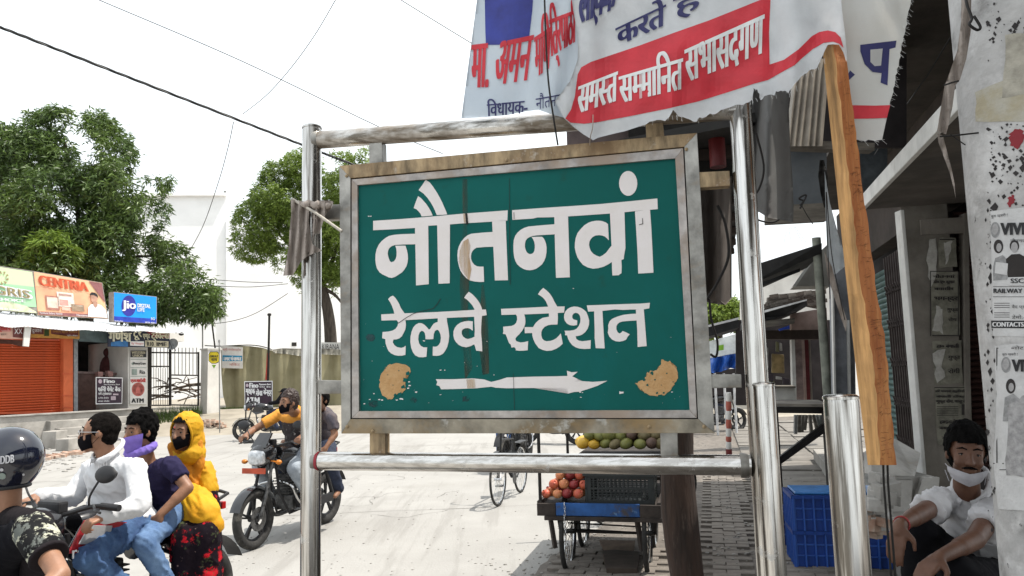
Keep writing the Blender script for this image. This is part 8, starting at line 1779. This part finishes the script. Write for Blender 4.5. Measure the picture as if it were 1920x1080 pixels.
hair_cap(t, J['head'], B, 1.0, grow=.006, front=.055, low=-.03, top=.022, seed=15, rough=.010, m=mat('dark_brown_hair', (.03, .016, .012), .5, bump=.8)); mask_part(t, J['head'], B, 1.0, M_maskb, -.10, -.012)
# --- pillion rider behind the post
K = .92
J = dict(pel=W2(-.50,.04,.92), chest=W2(-.48,.05,1.25), neck=W2(-.46,.05,1.36), head=P(600,752,8.2), shL=P(622,785,8.05), shR=W2(-.50,-.15,1.30), elL=P(628,815,8.0), elR=W2(-.4,-.3,1.08), wrL=P(612,838,7.9), wrR=W2(-.2,-.2,1.0),
         hipL=W2(-.48,.14,.90), hipR=W2(-.48,-.10,.90), knL=W2(-.20,.34,.80), knR=W2(-.1,-.26,.8), anL=W2(-.40,.34,.44), anR=W2(-.3,-.26,.42), toeL=W2(-.28,.36,.38), toeR=W2(-.14,-.28,.38))
t, J, B = person('person', 'pillion passenger in dark clothes mostly hidden behind the left sign post', J, uB, SK1, k=K, headf=(-.4, -.9, 0), vox=.012, hands=(('L', (-.4, -.3, -.8), (0, -1, 0), (-1, 0, 0), .4), ('R', uB, (0, 0, 1), LF2, .5)))
M_dj = mat('dark_jacket', (.05, .045, .06), .85, var=.3, scale=9, col2=(.10, .08, .08)); M_dn3 = mat('dark_blue_trousers', (.02, .028, .055), .85, var=.2, scale=8)
mb = MB(); torso(mb, J['pel'], J['chest'], J['neck'], B['f'], B['lat'], .018, K, 1.0); sleeve(mb, J, 'L', K, .018, .7); sleeve(mb, J, 'R', K, .016, .7); fuse('shirt', mb, .013, M_dj, t, 3, wr=.010, seed=16)
mb = MB()
for q in 'LR': chain(mb, [J['hip'+q], J['kn'+q], J['an'+q]], [.10, .07, .055])
mb.ball(J['pel'], (.12, .15, .09), 14, 10); fuse('trousers', mb, .013, M_dn3, t, 3, wr=.008, seed=17); hair_cap(t, J['head'], B, 1.0, seed=18, vox=.012)
# --- distant person at the parked bike: capped head and shoulders
K = .95; q = P(533, 800, 19.6); ug = Vector((-1, -.2, 0))
zg = 0.
def WF(x, y, z): return Vector((q.x, q.y+.25, 0))+Vector((x, y, z))
J = dict(pel=WF(0,0,.86), chest=WF(-.05,0,1.2), neck=WF(-.06,0,1.32), head=P(533,737,19.85), shL=WF(-.04,-.19,1.27), shR=WF(-.04,.19,1.27), elL=WF(-.2,-.22,1.05), elR=WF(-.2,.22,1.05), wrL=WF(-.42,-.2,1.02), wrR=WF(-.42,.2,1.02), hipL=WF(0,-.1,.84), hipR=WF(0,.1,.84), knL=WF(-.4,-.2,.78), knR=WF(-.4,.2,.78), anL=WF(-.2,-.22,.4), anR=WF(-.2,.22,.4))
t, J, B = person('person', 'person in dark clothes and black cap sitting on the parked motorcycle far behind', J, ug, SK1, k=K, headf=(-1, -.3, 0), vox=.014, hk=1.05)
mb = MB(); torso(mb, J['pel'], J['chest'], J['neck'], B['f'], B['lat'], .018, K); sleeve(mb, J, 'L', K, .016, 1, .9); sleeve(mb, J, 'R', K, .016, 1, .9); fuse('jacket', mb, .015, M_blkc, t, 2)
mb = MB()
for q_ in 'LR': chain(mb, [J['hip'+q_], J['kn'+q_], J['an'+q_]], [.10, .07, .055])
fuse('trousers', mb, .015, M_dn3, t, 2); mb = MB(); c = J['head']; mb.ball(c+Vector((.01, 0, .05)), (.11, .095, .085), 14, 10); mb.ball(c+Vector((-.10, -.02, .035)), (.07, .06, .012), 12, 6); fuse('cap', mb, .012, M_blkc, t, 1)
# --- helmeted man in the left foreground
K = 1.02; dh = 3.42; c = P(12, 868, dh)
def HP(x, y, d=dh): return P(x, y, d)
J = dict(pel=HP(-50,1190,3.5), chest=HP(0,1030,3.45), neck=HP(0,960,3.45), head=c, shL=HP(-80,1000,3.75), shR=HP(62,992,3.25), elL=HP(-110,1120,3.7), elR=HP(112,1078,3.08), wrL=HP(-150,1180,3.4), wrR=HP(40,1150,2.9),
         hipL=HP(-90,1200,3.6), hipR=HP(-20,1205,3.4), knL=HP(-260,1230,3.4), knR=HP(-200,1240,3.1), anL=HP(-240,1400,3.4), anR=HP(-180,1400,3.1))
fh = Vector((-1, .05, 0))
t, J, B = person('person', 'man in a glossy dark helmet and camouflage sleeved tee in the lower left corner', J, fh, SK2, k=K, w=1.1, headf=(-1, -.02, -.05), vox=.009, hk=1.0, eyes=False)
hl = thing('helmet', c, 'glossy black and dark blue helmet with grey lettering on the man at the left edge', 'helmet')
M_hel = mat('dark_blue_gloss', (.006, .008, .018), .12, coat=1.0, var=.05, bump=0); M_hel2 = mat('helmet_rim', (.015, .015, .017), .5)
M0 = Mx(B['hf'], B['hs'], B['hu']); Lh = lambda a, b, e: c+M0 @ Vector((a, b, e))
mb = MB(); seg, rings = 32, 22
for i in range(rings+1):
    ph = math.pi*.80*i/rings
    for k_ in range(seg):
        a = 2*math.pi*k_/seg; rr_ = 1+.03*math.cos(a)*math.sin(ph); x = -.012+.152*math.sin(ph)*math.cos(a)*rr_*(1.0 if ph < 1.6 else 1-.10*(ph-1.6)); y = .128*math.sin(ph)*math.sin(a)*(1.0 if ph < 1.6 else 1-.06*(ph-1.6)); z = .022+.142*math.cos(ph)*(1 if ph < 1.57 else 1.12)
        mb.v.append(Lh(x, y, z))
for i in range(rings):
    for k_ in range(seg):
        vs = (i*seg+k_, (i+1)*seg+k_, (i+1)*seg+(k_+1) % seg, i*seg+(k_+1) % seg); cen = sum((mb.v[v] for v in vs), Vector())/4-c; qv = M0.transposed() @ cen
        if qv.x > .085 and qv.z < .055 and qv.z > -.09 and abs(qv.y) < .10: continue
        mb.f.append(vs); mb.mi.append(0)
mb.build('shell', M_hel, hl, smooth=True, fix=False)
mb = MB(); i = rings; ring_ = [mb_ for mb_ in [Lh(-.012+.152*math.sin(math.pi*.8)*math.cos(2*math.pi*k_/32)*.93, .128*math.sin(math.pi*.8)*math.sin(2*math.pi*k_/32)*.96, .022+.142*math.cos(math.pi*.8)*1.12) for k_ in range(32)]]; mb.tube(ring_, .009, 8, closed=True); mb.build('rim', M_hel2, hl, smooth=True)
mb = MB(); mb.ball(Lh(-.015, 0, .0), (.125, .104, .115), 20, 12, M0); mb.build('liner', M_blkc, hl, smooth=True)
def surfH(x, y, o):
    r = ray(x, y); Mi = M0.transposed(); o_ = Mi @ (CAM-Lh(-.012, 0, .022)); d_ = Mi @ r; R3 = Vector((1/(.157+o), 1/(.131+o), 1/(.146+o))); a_ = Vector([o_[i]*R3[i] for i in range(3)]); b_ = Vector([d_[i]*R3[i] for i in range(3)])
    A_ = b_.dot(b_); B_ = 2*a_.dot(b_); C__ = a_.dot(a_)-1; D_ = max(0, B_*B_-4*A_*C__); return CAM+r*((-B_-math.sqrt(D_))/(2*A_))
p = Print(surfH, .0003, .0008); p.text('VODDB', [(-18, 858), (26, 852), (26, 867), (-18, 873)], bold=.03, copies=3, dice=(6, 2)); p.build('lettering', mat('silver_print', (.5, .5, .52), .4), hl)
p = Print(surfH, .0003, .0008); p.ell(3, 881, 3.5, 3); p.ell(44, 890, 2.2, 2.2, lay=1); p.build('rivet_print', mat('silver_print', (0, 0, 0)), hl, kind='stuff')
p = Print(surfH, .0003, .0008); p.poly([(4+7*math.cos(i/20*6.2832), 893+6*math.sin(i/20*6.2832)) for i in range(21)]+[(4+5*math.cos(i/20*6.2832), 893+4.4*math.sin(i/20*6.2832)) for i in range(20, -1, -1)]); p.build('round_badge', mat('grey_print', (.25, .3, .27), .6), hl)
M_cam = mat('camouflage_sleeve', (.015, .015, .016), .95, spec=.1, var=.3, scale=6, bump=.2, bscale=200); over(M_cam, (.42, .42, .33), 9, .52, .56, stretch=(1, 1, 1.6)); over(M_cam, (.12, .13, .12), 16, .56, .6, off=(4, 2, 1))
M_dt = mat('dotted_dark_tee', (.009, .009, .012), .95, spec=.08, var=.1, bump=.15, bscale=200); over(M_dt, (.35, .35, .35), 120, .74, .76); M_bro = mat('charcoal_yoke', (.018, .015, .017), .95, spec=.1, bump=.15)
mb = MB(); torso(mb, J['pel'], J['chest'], J['neck'], B['f'], B['lat'], .022, K, 1.15, .03); cap(mb, J['chest'], J['shR'], .12, .07); fuse('tee_shirt', mb, .011, M_dt, t, 3, wr=.010, ws=8, seed=20)
mb = MB(); e = J['shR']*.40+J['elR']*.60; mb.ball(J['shR'], .080, 18, 12); mb.tube([J['shR'], J['shR']*.7+J['elR']*.3, e], [.081, .080, .076], 20); fuse('sleeve', mb, .010, M_cam, t, 2, wr=.005, ws=10, seed=21)
mb = MB(); d_ = (J['elR']-J['shR']).normalized(); mb.tube([e-d_*.006, e+d_*.012], [.079, .077], 24); fuse('cuff', mb, .006, M_bro, t, 1)
mb = MB(); cap(mb, J['neck']+Vector((.03, 0, -.03)), J['shR']+Vector((-.01, 0, .035)), .062, .052); cap(mb, J['shR']+Vector((.02, .02, .02)), J['chest']+Vector((.14, .05, -.12)), .055, .07); fuse('shoulder_panel', mb, .010, M_bro, t, 2, wr=.005, seed=22)
mb = MB(); chain(mb, [J['hipR'], J['knR'], J['anR']], [.1, .075, .06]); chain(mb, [J['hipL'], J['knL'], J['anL']], [.1, .075, .06]); fuse('trousers', mb, .013, M_dn3, t, 2)
ck = MB(); ring2 = [J['neck']+Vector((.085*math.cos(a), .075*math.sin(a), .012+.02*math.sin(a))) for a in [i*math.pi/16 for i in range(32)]]; ck.tube(ring2, .003, 5, closed=True); ck.build('neck_chain', M_chr, t, smooth=True)
# a motorcycle under him, out of frame mostly
# --- sitting man on the step at the right
K = 1.0; D = 3.55
J = dict(pel=P(1862,1075,3.75), chest=P(1822,968,3.60), neck=P(1822,922,3.55), head=P(1812,854,3.50), shR=P(1766,940,3.58), shL=P(1868,950,3.50), elR=P(1728,962,3.30), wrR=P(1688,984,3.10), elL=P(1828,1012,3.16), wrL=P(1764,1044,3.0),
         hipR=P(1822,1085,3.72), hipL=P(1900,1095,3.62), knR=P(1722,1000,3.34), knL=P(1796,1080,3.06), anR=P(1730,1190,3.36), anL=P(1790,1280,3.06), toeR=P(1700,1215,3.25), toeL=P(1760,1310,2.95))
fs_ = Vector((-.75, -.66, 0))
t, J, B = person('person', 'man in a white shirt with mask pulled under his chin, sitting on the shop step', J, fs_, SK3, k=K, w=1.1, headf=(-.38, -.92, -.06), headup=Vector((.10, .0, 1)), vox=.0068, hk=1.02, belly=.05,
   hands=(('R', (-.45, -.25, -1.0), (-.6, -.7, .5), (.2, -1, .1), .35), ('L', (-.9, -.35, -.45), (-.2, -.4, 1), (.3, -1, 0), .35)))
mb = MB(); torso(mb, J['pel'], J['chest'], J['neck'], B['f'], B['lat'], .022, K, 1.14, .06); sleeve(mb, J, 'R', K, .014, .72, flare=.014); sleeve(mb, J, 'L', K, .014, .66, flare=.014); cap(mb, J['chest']+B['f']*.05, J['chest']+B['up']*.07+B['f']*.03, .115, .085); cap(mb, J['chest']+B['up']*.05, J['chest']+B['up']*.09, .088, .07)
sh_ = fuse('shirt', mb, .0095, M_ws2, t, 3, wr=.016, ws=10, seed=30)
collar(J, B, M_ws2, sh_, k=1.05, fr=.03); M0 = Mx(B['f'], B['lat'], B['up'])
mb = MB(); fr = J['chest']+B['f']*.145
mb.prism([J['chest']+M0 @ Vector(v) for v in ((.135, .045, -.02), (.12, .125, -.03), (.125, .12, -.13), (.147, .05, -.14))], B['f']*.003); mb.build('shirt_pocket', M_ws2, sh_, bevel=.001)
mb = MB()
for q in 'RL': chain(mb, [J['hip'+q], J['kn'+q], J['an'+q]], [.11, .082, .07])
mb.ball(J['pel']-Vector((0, 0, .03)), (.16, .17, .11), 18, 10); fuse('trousers', mb, .012, M_blkc, t, 3, wr=.010, ws=9, seed=31)
for q in 'RL': mb = MB(); cap(mb, J['an'+q]-Vector((0, 0, .03)), J['toe'+q], .045, .036); fuse('shoe', mb, .012, M_shoe, t, 2)
hair_cap(t, J['head'], B, 1.02, grow=.014, front=.058, low=-.04, top=.018, seed=32, rough=.008)
mask_part(t, J['head']-B['hu']*.062-B['hf']*.004, B, 1.02, M_maskw, -.066, -.006, 'chin_mask', .008, nz=.25)
mu = MB(); L = lambda a, b, e: J['head']+(B['hf']*a+B['hs']*b+B['hu']*e)*1.02
mu.tube([L(.084, .032, -.046), L(.098, .016, -.040), L(.101, 0, -.038), L(.098, -.016, -.040), L(.084, -.032, -.046)], [.003, .006, .006, .006, .003], 8); fuse('moustache', mu, .003, M_hair, t, 1, fine=.002, fs=200)
wb_ = MB(); d_ = (J['wrR']-J['elR']).normalized(); x_, y_ = frame_of(d_); wb_.tube([J['wrR']-d_*.02+(x_*math.cos(a)+y_*math.sin(a))*.0305 for a in [i*math.pi/10 for i in range(20)]], .0035, 6, closed=True); wb_.build('red_thread', mat('red_thread', (.35, .05, .05), .7), t, smooth=True)
# --- distant rider on the far road seen under the sign (legs), and people at the stalls
def far_person(label, x, y, top, skin=SK1, cloth=M_dj, trous=M_dn3, ug=Vector((0, -1, 0))):
    g = G(x, y); Hh = (y-top)/FPX*g.y; k_ = Hh/1.7; lt = Vector((-ug.y, ug.x, 0)); Wp = lambda a, b, z: g+ug*a*k_+lt*b*k_+Vector((0, 0, z*k_))
    J = dict(pel=Wp(0,0,.92), chest=Wp(0,0,1.28), neck=Wp(0,0,1.42), head=Wp(.02,0,1.58), shL=Wp(0,.19,1.38), shR=Wp(0,-.19,1.38), elL=Wp(.02,.24,1.1), elR=Wp(.02,-.24,1.1), wrL=Wp(.12,.22,.88), wrR=Wp(.12,-.22,.88), hipL=Wp(0,.09,.9), hipR=Wp(0,-.09,.9), knL=Wp(.04,.1,.48), knR=Wp(.02,-.1,.48), anL=Wp(-.02,.11,.08), anR=Wp(0,-.11,.08), toeL=Wp(.14,.12,.03), toeR=Wp(.14,-.12,.03))
    t, J, B = person('person', label, J, ug, skin, k=k_, hk=k_, vox=.018, eyes=None)
    mb = MB(); torso(mb, J['pel'], J['chest'], J['neck'], B['f'], B['lat'], .018, k_); sleeve(mb, J, 'L', k_, .016, .8); sleeve(mb, J, 'R', k_, .016, .8); fuse('shirt', mb, .02, cloth, t, 2)
    mb = MB()
    for q_ in 'LR': chain(mb, [J['hip'+q_], J['kn'+q_], J['an'+q_]], [.10*k_, .07*k_, .06*k_])
    mb.ball(J['pel'], .13*k_, 12, 8); fuse('trousers', mb, .02, trous, t, 2); mb = MB(); mb.ball(J['head']+Vector((0, .01, .05))*k_, .1*k_, 12, 8); fuse('hair', mb, .02, M_hair, t, 1)
far_person('distant standing man whose blue trousers show just under the sign', 948, 868, 700, cloth=M_ws, trous=mat('bright_blue_trousers', (.05, .12, .32), .8))
far_person('distant person standing by the blue market stall', 1350, 800, 712, cloth=M_dpo)
